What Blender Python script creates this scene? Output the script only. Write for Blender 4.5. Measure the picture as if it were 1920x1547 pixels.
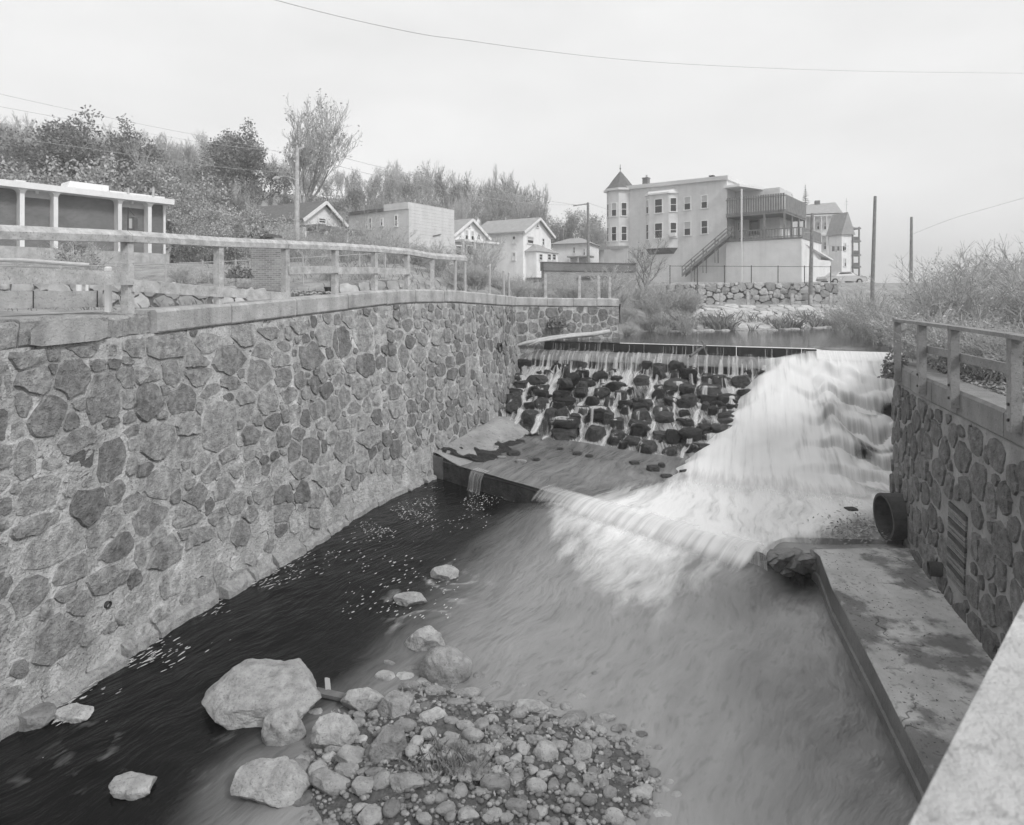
import bpy, bmesh, math, random
import numpy as np
from mathutils import Vector, Matrix, noise as mnoise
random.seed(7); np.random.seed(7)
R = math.radians
for o in list(bpy.data.objects): bpy.data.objects.remove(o)
SC = bpy.context.scene; COL = SC.collection
# ---------------------------------------------------------------- camera
FPX, CX, HY, ZC = 1150.0, 960.0, 552.0, 6.0
cam_d = bpy.data.cameras.new('camera'); cam = bpy.data.objects.new('camera', cam_d); COL.objects.link(cam)
cam.location = (0, 0, ZC); cam.rotation_euler = (R(90), 0, 0)
cam_d.sensor_width = 36; cam_d.lens = 36 * FPX / 1920; cam_d.shift_y = (HY - 773.5) / 1920
cam_d.clip_start = 0.05; cam_d.clip_end = 3000
cam_d.dof.use_dof = True; cam_d.dof.focus_distance = 16; cam_d.dof.aperture_fstop = 3.2
SC.camera = cam
# ---------------------------------------------------------------- sky, sun, exposure
SUN_EL, SUN_AZ = R(42), R(136)          # azimuth from +Y towards +X
w = bpy.data.worlds.new('World'); SC.world = w; w.use_nodes = True
nt = w.node_tree; nt.nodes.clear()
def N(nt, t, **k):
    n = nt.nodes.new(t)
    for a, b in k.items(): setattr(n, a, b)
    return n
sky = N(nt, 'ShaderNodeTexSky', sky_type='NISHITA', sun_disc=False, sun_elevation=SUN_EL, sun_rotation=SUN_AZ)
sky.dust_density = 3.0
bw = N(nt, 'ShaderNodeRGBToBW'); nt.links.new(sky.outputs[0], bw.inputs[0])
# overcast deck: an even grey-white layer with faint soft cloud, over the desaturated sky
tc = N(nt, 'ShaderNodeTexCoord'); mp = N(nt, 'ShaderNodeMapping'); mp.inputs['Scale'].default_value = (1.2, 1.2, 3.5)
nz = N(nt, 'ShaderNodeTexNoise'); nz.inputs['Scale'].default_value = 1.6; nz.inputs['Detail'].default_value = 5
nt.links.new(tc.outputs['Generated'], mp.inputs[0]); nt.links.new(mp.outputs[0], nz.inputs[0])
mr = N(nt, 'ShaderNodeMapRange'); nt.links.new(nz.outputs[0], mr.inputs[0])
mr.inputs[1].default_value = .3; mr.inputs[2].default_value = .7; mr.inputs[3].default_value = 6.7; mr.inputs[4].default_value = 8.1
mx = N(nt, 'ShaderNodeMix', data_type='FLOAT'); mx.inputs[0].default_value = .9
nt.links.new(bw.outputs[0], mx.inputs[2]); nt.links.new(mr.outputs[0], mx.inputs[3])
bg = N(nt, 'ShaderNodeBackground'); bg.inputs[1].default_value = 0.1
wo = N(nt, 'ShaderNodeOutputWorld'); nt.links.new(mx.outputs[0], bg.inputs[0]); nt.links.new(bg.outputs[0], wo.inputs[0])
sd = bpy.data.lights.new('sun', 'SUN'); sd.energy = 1.5; sd.angle = R(12)
sun = bpy.data.objects.new('sun', sd); COL.objects.link(sun)
sv = Vector((math.sin(SUN_AZ) * math.cos(SUN_EL), math.cos(SUN_AZ) * math.cos(SUN_EL), math.sin(SUN_EL)))
sun.rotation_euler = sv.to_track_quat('Z', 'Y').to_euler(); sun.location = sv * 60
SC.view_settings.view_transform = 'Standard'; SC.view_settings.look = 'None'
SC.view_settings.exposure = 0.46; SC.view_settings.gamma = 1.0; SC.view_settings.use_curve_mapping = False
SC.render.engine = 'CYCLES'
SC.cycles.use_denoising = True; SC.cycles.use_adaptive_sampling = True; SC.cycles.adaptive_threshold = .02
HAZE = .0017
try: SC.cycles.denoiser = 'OPENIMAGEDENOISE'
except Exception: pass
SC.cycles.max_bounces = 5; SC.cycles.transparent_max_bounces = 24; SC.cycles.volume_bounces = 0
SC.cycles.caustics_reflective = False; SC.cycles.caustics_refractive = False
# ---------------------------------------------------------------- helpers
def P(px, py, d): return Vector(((px - CX) / FPX * d, d, ZC - (py - HY) / FPX * d))
def PZ(px, py, z): return P(px, py, FPX * (ZC - z) / (py - HY))
def proj(x, y, z): return CX + FPX * x / y, HY + FPX * (ZC - z) / y
def ss(a, b, x):
    t = min(1, max(0, (x - a) / (b - a))) if b != a else float(x > a)
    return t * t * (3 - 2 * t)
def lerp(a, b, t): return a + (b - a) * t
def U(a, b): return random.uniform(a, b)
def nz3(x, y, z=0.0): return mnoise.noise(Vector((x, y, z)))
ORG = {}
class MB:
    def __init__(s): s.v = []; s.f = []; s.m = []; s.sh = []
    def add(s, vs, fs, mi=0, shade=None):
        b = len(s.v); s.v += [tuple(v) for v in vs]
        for f in fs: s.f.append(tuple(i + b for i in f)); s.m.append(mi)
        s.sh += [1.0 if shade is None else shade] * len(vs)
    def hexa(s, c, mi=0):      # 8 corners: bottom 4 ccw, top 4 ccw
        s.add(c, [(3, 2, 1, 0), (4, 5, 6, 7), (0, 1, 5, 4), (1, 2, 6, 5), (2, 3, 7, 6), (3, 0, 4, 7)], mi)
    def box(s, x0, x1, y0, y1, z0, z1, mi=0):
        s.hexa([(x0, y0, z0), (x1, y0, z0), (x1, y1, z0), (x0, y1, z0), (x0, y0, z1), (x1, y0, z1), (x1, y1, z1), (x0, y1, z1)], mi)
    def beam(s, a, b, wd, ht, up=(0, 0, 1), mi=0):
        a = Vector(a); b = Vector(b); t = (b - a).normalized(); up = Vector(up)
        sd = t.cross(up)
        if sd.length < 1e-4: sd = t.cross(Vector((1, 0, 0)))
        sd.normalize(); u = sd.cross(t).normalized(); sd *= wd / 2; u *= ht / 2
        s.hexa([a - sd - u, b - sd - u, b + sd - u, a + sd - u, a - sd + u, b - sd + u, b + sd + u, a + sd + u], mi)
    def tube(s, pts, rad, n=6, mi=0, cap=True):
        pts = [Vector(p) for p in pts]; k = len(pts)
        if not hasattr(rad, '__len__'): rad = [rad] * k
        vs = []; fs = []
        ref = None
        for i, p in enumerate(pts):
            t = (pts[min(k - 1, i + 1)] - pts[max(0, i - 1)])
            t = t.normalized() if t.length > 1e-9 else Vector((0, 0, 1))
            if ref is None: ref = t.orthogonal().normalized()
            a = (ref - t * ref.dot(t)); a = a.normalized() if a.length > 1e-6 else t.orthogonal().normalized(); ref = a
            b = t.cross(a)
            for j in range(n):
                an = 2 * math.pi * j / n; vs.append(p + (a * math.cos(an) + b * math.sin(an)) * rad[i])
        for i in range(k - 1):
            for j in range(n):
                j2 = (j + 1) % n; fs.append((i * n + j, i * n + j2, (i + 1) * n + j2, (i + 1) * n + j))
        if cap: fs.append(tuple(range(n - 1, -1, -1))); fs.append(tuple((k - 1) * n + j for j in range(n)))
        s.add(vs, fs, mi)
    def fbox(s, F, a0, a1, b0, b1, c0, c1, mi=0):
        s.hexa([F.pt(a0, b0, c0), F.pt(a1, b0, c0), F.pt(a1, b1, c0), F.pt(a0, b1, c0), F.pt(a0, b0, c1), F.pt(a1, b0, c1), F.pt(a1, b1, c1), F.pt(a0, b1, c1)], mi)
    def fpoly(s, F, pts, mi=0):
        s.add([F.pt(*p) for p in pts], [tuple(range(len(pts)))], mi)
    def build(s, name, mat, parent=None, smooth=False, shade=False, loc=None):
        o0 = ORG[parent.name] if parent is not None else (Vector(loc) if loc is not None else Vector((0, 0, 0)))
        me = bpy.data.meshes.new(name)
        me.from_pydata([(v[0] - o0[0], v[1] - o0[1], v[2] - o0[2]) for v in s.v], [], s.f)
        for m in (mat if isinstance(mat, (list, tuple)) else [mat]): me.materials.append(m)
        if len(set(s.m)) > 1: me.polygons.foreach_set('material_index', s.m)
        if smooth: me.polygons.foreach_set('use_smooth', [True] * len(s.f))
        if shade:
            at = me.attributes.new('shade', 'FLOAT', 'POINT'); at.data.foreach_set('value', s.sh)
        me.update()
        o = bpy.data.objects.new(name, me); COL.objects.link(o)
        if parent is not None: o.parent = parent
        else: o.location = o0
        ORG[o.name] = o0
        return o
def tag(o, label=None, cat=None, group=None, kind=None):
    if label: o['label'] = label
    if cat: o['category'] = cat
    if group: o['group'] = group
    if kind: o['kind'] = kind
    return o
def thing(name, label, cat, loc, group=None):
    o = bpy.data.objects.new(name, None); COL.objects.link(o); o.location = loc; o.empty_display_size = .3
    ORG[o.name] = Vector(loc); return tag(o, label, cat, group)
def copy_tree(o, parent=None):
    c = o.copy(); COL.objects.link(c); c.parent = parent
    for ch in list(o.children): copy_tree(ch, c)
    return c
class Frame:                       # a along a facade (left to right), b into the building, c height (world z)
    def __init__(s, p0, p1):
        s.o = Vector((p0[0], p0[1], 0)); u = Vector((p1[0] - p0[0], p1[1] - p0[1], 0)); s.len = u.length
        s.u = u.normalized(); s.v = Vector((-s.u.y, s.u.x, 0))
    def pt(s, a, b, c): q = s.o + s.u * a + s.v * b; return Vector((q.x, q.y, c))
    def pix(s, px, py, b=0.0):
        d = Vector(((px - CX) / FPX, 1.0, 0)); o = s.o + s.v * b
        t = o.dot(s.v) / d.dot(s.v); q = d * t
        return (q - s.o).dot(s.u), ZC - (py - HY) / FPX * t
    def side(s, right=True, b=0.0):
        return Frame(s.pt(s.len, b, 0), s.pt(s.len, b + 5, 0)) if right else Frame(s.pt(0, b + 5, 0), s.pt(0, b, 0))
def FR(x0, d0, x1, d1): return Frame(((x0 - CX) / FPX * d0, d0), ((x1 - CX) / FPX * d1, d1))
# ---------------------------------------------------------------- materials (all neutral: the photograph is monochrome)
def gm(name, val, var=.25, scale=4.0, bump=.3, bscale=None, rough=.85, detail=4, attr=False, streak=None, spec=.3, stretch=(1, 1, 1), bdist=.02, spots=0, coord='Object', cracks=0):
    m = bpy.data.materials.new(name); m.use_nodes = True; nt = m.node_tree; L = nt.links
    bs = nt.nodes['Principled BSDF']; bs.inputs['Roughness'].default_value = rough
    bs.inputs['Specular IOR Level'].default_value = spec
    tc = N(nt, 'ShaderNodeTexCoord')
    if coord == 'World':
        ge = N(nt, 'ShaderNodeNewGeometry'); src = ge.outputs['Position']
    else: src = tc.outputs[coord]
    mp = N(nt, 'ShaderNodeMapping'); mp.inputs['Scale'].default_value = stretch; L.new(src, mp.inputs[0])
    n1 = N(nt, 'ShaderNodeTexNoise'); n1.inputs['Scale'].default_value = scale; n1.inputs['Detail'].default_value = detail; n1.inputs['Roughness'].default_value = .65
    L.new(mp.outputs[0], n1.inputs[0])
    r = N(nt, 'ShaderNodeMapRange'); L.new(n1.outputs[0], r.inputs[0]); r.inputs[1].default_value = .28; r.inputs[2].default_value = .72
    r.inputs[3].default_value = val * (1 - var); r.inputs[4].default_value = val * (1 + var)
    out = r.outputs[0]
    if streak:                     # weather streaks running down (z-stretched noise): (strength, scale)
        mp2 = N(nt, 'ShaderNodeMapping'); mp2.inputs['Scale'].default_value = (1, 1, .07); L.new(src, mp2.inputs[0])
        n2 = N(nt, 'ShaderNodeTexNoise'); n2.inputs['Scale'].default_value = streak[1]; n2.inputs['Detail'].default_value = 3; L.new(mp2.outputs[0], n2.inputs[0])
        r2 = N(nt, 'ShaderNodeMapRange'); L.new(n2.outputs[0], r2.inputs[0]); r2.inputs[1].default_value = .45; r2.inputs[2].default_value = .75
        r2.inputs[3].default_value = 1.0; r2.inputs[4].default_value = 1 + streak[0]
        mu = N(nt, 'ShaderNodeMath', operation='MULTIPLY'); L.new(out, mu.inputs[0]); L.new(r2.outputs[0], mu.inputs[1]); out = mu.outputs[0]
    if spots:
        n4 = N(nt, 'ShaderNodeTexNoise'); n4.inputs['Scale'].default_value = scale * 7; n4.inputs['Detail'].default_value = 3; L.new(mp.outputs[0], n4.inputs[0])
        r4 = N(nt, 'ShaderNodeMapRange'); L.new(n4.outputs[0], r4.inputs[0]); r4.inputs[1].default_value = .3; r4.inputs[2].default_value = .42
        r4.inputs[3].default_value = 1 - spots; r4.inputs[4].default_value = 1
        mu = N(nt, 'ShaderNodeMath', operation='MULTIPLY'); L.new(out, mu.inputs[0]); L.new(r4.outputs[0], mu.inputs[1]); out = mu.outputs[0]
    if cracks:                     # thin dark cracks wandering through part of the surface
        wv = N(nt, 'ShaderNodeTexNoise'); wv.inputs['Scale'].default_value = 3; wv.inputs['Detail'].default_value = 4; L.new(src, wv.inputs[0])
        mxv = N(nt, 'ShaderNodeMix', data_type='RGBA', blend_type='LINEAR_LIGHT'); mxv.inputs[0].default_value = .22; L.new(src, mxv.inputs[6]); L.new(wv.outputs['Color'], mxv.inputs[7])
        vo = N(nt, 'ShaderNodeTexVoronoi', feature='DISTANCE_TO_EDGE'); vo.inputs['Scale'].default_value = 1.1; L.new(mxv.outputs[2], vo.inputs[0])
        r5 = N(nt, 'ShaderNodeMapRange'); L.new(vo.outputs['Distance'], r5.inputs[0]); r5.inputs[1].default_value = .008; r5.inputs[2].default_value = .024; r5.inputs[3].default_value = 1 - cracks; r5.inputs[4].default_value = 1
        r6 = N(nt, 'ShaderNodeMapRange'); L.new(n1.outputs[0], r6.inputs[0]); r6.inputs[1].default_value = .54; r6.inputs[2].default_value = .6; r6.inputs[3].default_value = 1; r6.inputs[4].default_value = 0
        mc = N(nt, 'ShaderNodeMath', operation='MAXIMUM'); L.new(r5.outputs[0], mc.inputs[0]); L.new(r6.outputs[0], mc.inputs[1])
        mu = N(nt, 'ShaderNodeMath', operation='MULTIPLY'); L.new(out, mu.inputs[0]); L.new(mc.outputs[0], mu.inputs[1]); out = mu.outputs[0]
    if attr:
        a = N(nt, 'ShaderNodeAttribute'); a.attribute_name = 'shade'
        mu = N(nt, 'ShaderNodeMath', operation='MULTIPLY'); L.new(out, mu.inputs[0]); L.new(a.outputs['Fac'], mu.inputs[1]); out = mu.outputs[0]
    L.new(out, bs.inputs['Base Color'])
    if bump:
        n3 = N(nt, 'ShaderNodeTexNoise'); n3.inputs['Scale'].default_value = bscale or scale * 3; n3.inputs['Detail'].default_value = 4; n3.inputs['Roughness'].default_value = .7
        L.new(mp.outputs[0], n3.inputs[0])
        b = N(nt, 'ShaderNodeBump'); b.inputs['Strength'].default_value = bump; b.inputs['Distance'].default_value = bdist
        L.new(n3.outputs[0], b.inputs['Height']); L.new(b.outputs[0], bs.inputs['Normal'])
    return m
def lined(name, val, period, depth=.35, axis='Z', var=.08, rough=.8):      # clapboard or shingle courses: narrow shadow-gap relief
    m = gm(name, val, var, 1.2, 0, rough=rough, streak=(-.1, 2)); nt = m.node_tree; L = nt.links; bs = nt.nodes['Principled BSDF']
    tc = N(nt, 'ShaderNodeTexCoord'); sp = N(nt, 'ShaderNodeSeparateXYZ'); L.new(tc.outputs['Object'], sp.inputs[0])
    mu = N(nt, 'ShaderNodeMath', operation='DIVIDE'); L.new(sp.outputs[axis], mu.inputs[0]); mu.inputs[1].default_value = period
    fr = N(nt, 'ShaderNodeMath', operation='FRACT'); L.new(mu.outputs[0], fr.inputs[0])
    b = N(nt, 'ShaderNodeBump'); b.inputs['Strength'].default_value = depth; b.inputs['Distance'].default_value = period * .25
    L.new(fr.outputs[0], b.inputs['Height']); b.invert = True; L.new(b.outputs[0], bs.inputs['Normal'])
    return m
def brickm(name, v1, v2, mort, bw=.22, bh=.075):
    m = bpy.data.materials.new(name); m.use_nodes = True; nt = m.node_tree; L = nt.links; bs = nt.nodes['Principled BSDF']; bs.inputs['Roughness'].default_value = .9
    uv = N(nt, 'ShaderNodeTexCoord'); sp = N(nt, 'ShaderNodeSeparateXYZ'); L.new(uv.outputs['Object'], sp.inputs[0])
    ad = N(nt, 'ShaderNodeMath', operation='ADD'); L.new(sp.outputs[0], ad.inputs[0]); L.new(sp.outputs[1], ad.inputs[1])
    cb = N(nt, 'ShaderNodeCombineXYZ'); L.new(ad.outputs[0], cb.inputs[0]); L.new(sp.outputs[2], cb.inputs[1])
    br = N(nt, 'ShaderNodeTexBrick'); L.new(cb.outputs[0], br.inputs[0]); br.inputs['Scale'].default_value = 1
    br.inputs['Brick Width'].default_value = bw; br.inputs['Row Height'].default_value = bh; br.inputs['Mortar Size'].default_value = .01
    for k, v in (('Color1', v1), ('Color2', v2), ('Mortar', mort)): br.inputs[k].default_value = (v, v, v, 1)
    n = N(nt, 'ShaderNodeTexNoise'); n.inputs['Scale'].default_value = .8; n.inputs['Detail'].default_value = 5; L.new(uv.outputs['Object'], n.inputs[0])
    r = N(nt, 'ShaderNodeMapRange'); L.new(n.outputs[0], r.inputs[0]); r.inputs[1].default_value = .3; r.inputs[2].default_value = .7; r.inputs[3].default_value = .8; r.inputs[4].default_value = 1.2
    mm = N(nt, 'ShaderNodeMix', data_type='RGBA', blend_type='MULTIPLY'); mm.inputs[0].default_value = 1; L.new(br.outputs[0], mm.inputs[6]); L.new(r.outputs[0], mm.inputs[7])
    L.new(mm.outputs[2], bs.inputs['Base Color'])
    b = N(nt, 'ShaderNodeBump'); b.inputs['Strength'].default_value = .5; b.inputs['Distance'].default_value = .01; b.invert = True
    L.new(br.outputs['Fac'], b.inputs['Height']); L.new(b.outputs[0], bs.inputs['Normal'])
    return m
M = {}
ORD = ('first', 'second', 'third', 'fourth', 'fifth', 'sixth', 'seventh', 'eighth')
M['mortar'] = gm('mortar', .435, .34, 3.2, 1.0, 13, .9, streak=(.5, 3.0), bdist=.08, spots=.5, detail=6, cracks=.75)
M['stone'] = gm('rubble_stone', .27, .5, 7, 1.0, 14, .88, attr=True, bdist=.07, spots=.5, streak=(.5, 3.0), detail=6)
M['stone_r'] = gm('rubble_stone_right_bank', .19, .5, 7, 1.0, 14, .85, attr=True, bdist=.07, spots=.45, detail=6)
M['concrete'] = gm('coping_concrete', .46, .26, 2.6, .8, 26, .9, streak=(-.35, 2.5), spots=.3, detail=6, bdist=.03)
M['rough_conc'] = gm('broken_concrete', .36, .35, 9, 1.0, 26, .95, bdist=.04, spots=.6)
M['slab'] = gm('slab_concrete', .30, .3, 1.1, .6, 40, .9, spots=.35)
M['wetconc'] = gm('wet_concrete', .16, .35, 1.5, .5, 20, .35, spots=.3, spec=.5)
M['wood'] = gm('weathered_wood', .47, .36, 4.5, .8, 20, .9, stretch=(1, 1, 1), spots=.4, detail=6)
M['wood_d'] = gm('dark_wood', .13, .3, 4, .5, 16, .85)
M['rock'] = gm('river_rock', .27, .28, 3.2, .6, 16, .85, bdist=.02, spots=.25, attr=False)
M['rockvar'] = []
for i, v in enumerate((.17, .23, .29, .35, .42)):
    M['rockvar'].append(gm('cobble_%d' % i, v, .38, 5, .9, 18, .85, bdist=.03, spots=.35, coord='World', detail=6))
M['wetrock'] = gm('wet_dark_rock', .022, .8, 4, 1.0, 14, .4, spec=.3, bdist=.05)
M['wetrock2'] = gm('wet_mossy_rock', .06, .7, 3, 1.0, 14, .55, spec=.2, bdist=.05)
M['gravel'] = gm('wet_gravel', .11, .5, 14, 1.0, 40, .7, bdist=.03)
M['bed'] = gm('river_bed', .05, .4, 2, .5, 6, .9)
M['litter'] = gm('leaf_litter_ground', .3, .4, 1.5, 1.0, 9, 1.0, bdist=.06)
M['hill'] = gm('hillside_litter', .15, .45, .5, 1.0, 3, 1.0, bdist=.15)
M['metal'] = gm('galvanised_pipe', .42, .2, 4, .2, 20, .55)
M['rust'] = gm('rusted_pipe', .06, .35, 6, .4, 20, .7)
M['iron'] = gm('dark_iron', .05, .3, 6, .3, 20, .6)
M['bark'] = gm('bark', .24, .35, 6, .6, 20, .95)
M['bark_l'] = gm('pale_bark', .44, .3, 6, .5, 20, .95)
M['drift'] = gm('driftwood', .48, .18, 5, .5, 18, .9)
M['board'] = gm('black_wet_timber', .012, .5, 5, .6, 16, .4, spec=.5)
def leafm(name, v, tr=.35):
    m = bpy.data.materials.new(name); m.use_nodes = True; nt = m.node_tree; nt.nodes.clear(); L = nt.links
    a = N(nt, 'ShaderNodeNewGeometry')
    r = N(nt, 'ShaderNodeMapRange'); L.new(a.outputs['Random Per Island'], r.inputs[0]); r.inputs[3].default_value = v * .55; r.inputs[4].default_value = v * 1.5
    d = N(nt, 'ShaderNodeBsdfDiffuse'); t = N(nt, 'ShaderNodeBsdfTranslucent'); L.new(r.outputs[0], d.inputs[0]); L.new(r.outputs[0], t.inputs[0])
    x = N(nt, 'ShaderNodeMixShader'); x.inputs[0].default_value = tr; L.new(d.outputs[0], x.inputs[1]); L.new(t.outputs[0], x.inputs[2])
    o = N(nt, 'ShaderNodeOutputMaterial'); L.new(x.outputs[0], o.inputs[0]); return m
M['leaf_d'] = leafm('dark_leaves', .24); M['leaf_m'] = leafm('grey_leaves', .38); M['leaf_l'] = leafm('pale_leaves', .48)
M['needle'] = leafm('spruce_needles', .035, .15); M['grass'] = leafm('dry_grass', .3); M['fallen'] = leafm('fallen_leaves', .3, .1)
M['white'] = gm('white_paint', .78, .06, 2, .1, 10, .6, streak=(-.12, 1.5))
M['cream'] = lined('pale_clapboard', .84, .12, .5)
M['grey_clap'] = lined('grey_clapboard', .64, .13, .5)
M['asph_side'] = lined('ribbed_metal_siding', .58, .3, .6)
M['brick_d'] = brickm('dark_brick', .13, .18, .24)
M['brick_l'] = brickm('weathered_brick', .2, .32, .4)
M['roof'] = gm('asphalt_shingle', .15, .25, 3, .5, 12, .95)
M['roof_l'] = gm('pale_shingle', .36, .15, 2, .5, 12, .95)
M['trim'] = gm('trim_paint', .74, .05, 2, .1, 10, .6)
M['deckwood'] = gm('deck_wood', .22, .25, 2, .3, 8, .85)
gl = gm('window_glass', .03, .2, 1, 0, rough=.08, spec=.6); M['glass'] = gl
M['pale_pane'] = gm('pale_window_pane', .45, .1, 2, 0, rough=.3, spec=.5)  # paler pane for some upper sashes and the sign face
M['stucco'] = gm('white_stucco', .74, .08, .8, .2, 6, .85, streak=(-.12, 1.2))
M['car'] = gm('car_paint', .5, .03, 1, 0, rough=.25, spec=.6); M['tyre'] = gm('tyre', .03, .1, 3, 0)
M['foam'] = gm('foam_flecks', .5, .1, 8, 0, rough=.9)
M['cloth'] = gm('cloth', .5, .4, 1.5, 0, rough=1)
M['wood_r'] = gm('shaded_grey_wood', .25, .25, 3.5, .6, 18, .9, spots=.35); M['concrete_r'] = gm('shaded_coping_concrete', .24, .2, 2.2, .6, 30, .9, streak=(-.25, 2.5), spots=.2)  # right-bank copies of wood and coping, the side's shade put into their colour
# ================================================================ ground
def hillamp(x):
    return float(np.interp(x, [-160, -80, -50, -25, -5, 10, 25, 40, 200], [20, 19, 17, 14, 10, 6, 1.5, 0, 0]))
def H(x, y):
    rise = 2.3 * ss(20, 37, y) * ss(2, -6, x) + 1.6 * ss(34, 60, y) * ss(-6, 2, x) * ss(14, 6, x)
    base = 5.62 + rise
    if x > 6: base = lerp(base, 7.2 if y > 50 else 5.3, ss(6, 14, x))
    base += .9 * ss(38, 62, y) * ss(0, -20, x)
    st = lerp(66, 54, ss(-10, -35, x))
    base += hillamp(x) * ss(st, st + 62, y) 
    base += .25 * nz3(x * .15, y * .15) * ss(22, 40, math.hypot(x, y))
    return base
KEYS = [  # x, y, angle, profile [(offset, z)...], distance at which the profile gives way to H
 (-7.5, -40, 185, [(0, 5.5)], 3), (-7.6, 0, 180, [(0, 5.5)], 3), (-7.4, 8.6, 178, [(0, 5.55)], 3), (-7.0, 11.3, 172, [(0, 5.6)], 3), (-6.15, 14.6, 160, [(0, 5.68)], 3),
 (-5.05, 17.4, 150, [(0, 5.8)], 3), (-3.85, 20.1, 146, [(0, 5.95)], 3), (-2.4, 22.8, 138, [(0, 5.9)], 4), (-1.15, 25.8, 128, [(0, 5.75)], 4), (-.2, 29.0, 116, [(0, 5.7)], 5),
 (1.6, 29.9, 110, [(0, 5.65)], 6), (5.6, 31.6, 98, [(0, 5.5)], 6), (5.7, 33.0, 97, [(0, 3.4), (.8, 4.0), (4, 5.2), (8, 5.6)], 14), (7.4, 35.4, 95, [(0, 3.3), (.7, 3.75), (6, 5.1), (11, 5.3)], 20),
 (11, 37.0, 90, [(0, 3.3), (.6, 3.72), (8.5, 5.1), (13.2, 5.2), (13.7, 6.7), (20, 7.0)], 24), (16, 37.6, 86, [(0, 3.3), (.6, 3.72), (8.5, 5.15), (12.9, 5.2), (13.4, 6.75), (20, 7.1)], 24),
 (20, 40, 82, [(0, 3.3), (.6, 3.72), (7, 5.2), (10.8, 5.2), (11.3, 6.75), (16, 7.1)], 20), (24, 43, 76, [(0, 3.3), (.6, 3.72), (5.5, 5.2), (9.0, 5.2), (9.5, 6.6), (13, 7.1)], 16), (30, 45, 70, [(0, 3.3), (.8, 3.72), (6, 5.4), (10, 6.2), (14, 7)], 18),
 (40, 47, 60, [(0, 3.4), (5, 5)], 18), (47, 43, 42, [(0, 3.4), (5, 5)], 18), (45, 35, 25, [(0, 3.4), (5, 5)], 18), (34, 30, 12, [(0, 3.5), (4, 5)], 18), (22, 27, 2, [(0, 3.6), (3, 5)], 18),
 (15.9, 24.6, -4, [(0, 4.4), (4, 4.8)], 18), (12.7, 19.4, -8, [(0, 4.4), (4, 4.8)], 18), (9.6, 14.6, -10, [(0, 4.28), (4, 4.6)], 18), (8.75, 12, -13, [(0, 4.25), (4, 4.6)], 18), (8.05, 9.9, -16, [(0, 4.2), (4, 4.6)], 18),
 (7.1, 6.5, -22, [(0, 4.15), (4, 4.6)], 18), (6.2, 2.5, -30, [(0, 4.1), (4, 4.6)], 18), (6, -5, -40, [(0, 4.1), (4, 4.6)], 18), (6, -40, -60, [(0, 4.1), (4, 4.6)], 18)]
OFFS = [0, .25, .5, .8, 1.2, 1.8, 2.6, 3.6, 4.8, 6.2, 7.5, 8.6, 9.1, 9.6, 10.2, 10.8, 11.4, 12.2, 12.9, 13.3, 13.8, 15, 17, 19.5, 22.5, 26, 30, 35, 41, 48, 56, 65, 75, 86, 98, 112, 130, 155, 190, 240, 320, 450, 700]
def build_ground():
    rows = []
    for k in range(len(KEYS) - 1):
        a, b = KEYS[k], KEYS[k + 1]; n = max(3, int(math.hypot(a[0] - b[0], a[1] - b[1]) / 1.2)); n = min(n, 10)
        for i in range(n + (k == len(KEYS) - 2)):
            t = i / n; x = lerp(a[0], b[0], t); y = lerp(a[1], b[1], t); an = R(lerp(a[2], b[2], t)); row = []
            for o in OFFS:
                px = x + math.cos(an) * o; py = y + math.sin(an) * o
                za = float(np.interp(o, [p[0] for p in a[3]], [p[1] for p in a[3]])); zb = float(np.interp(o, [p[0] for p in b[3]], [p[1] for p in b[3]]))
                z = lerp(za, zb, t); e = lerp(a[4], b[4], t)
                z = lerp(z, H(px, py), ss(e * .55, e * 1.3, o))
                if o > 1: z += .05 * nz3(px * .9, py * .9, 3)
                row.append((px, py, z))
            rows.append(row)
    mb = MB(); n = len(OFFS); vs = [v for r in rows for v in r]; fs = []
    for i in range(len(rows) - 1):
        for j in range(n - 1): fs.append((i * n + j, i * n + j + 1, (i + 1) * n + j + 1, (i + 1) * n + j))
    mb.add(vs, fs); return tag(mb.build('ground', M['litter'], smooth=True), kind='structure')
build_ground()
mb = MB(); mb.box(-12, 20, -40, 34, -2.2, -.9); tag(mb.build('river_bed', M['bed']), kind='structure')
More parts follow.
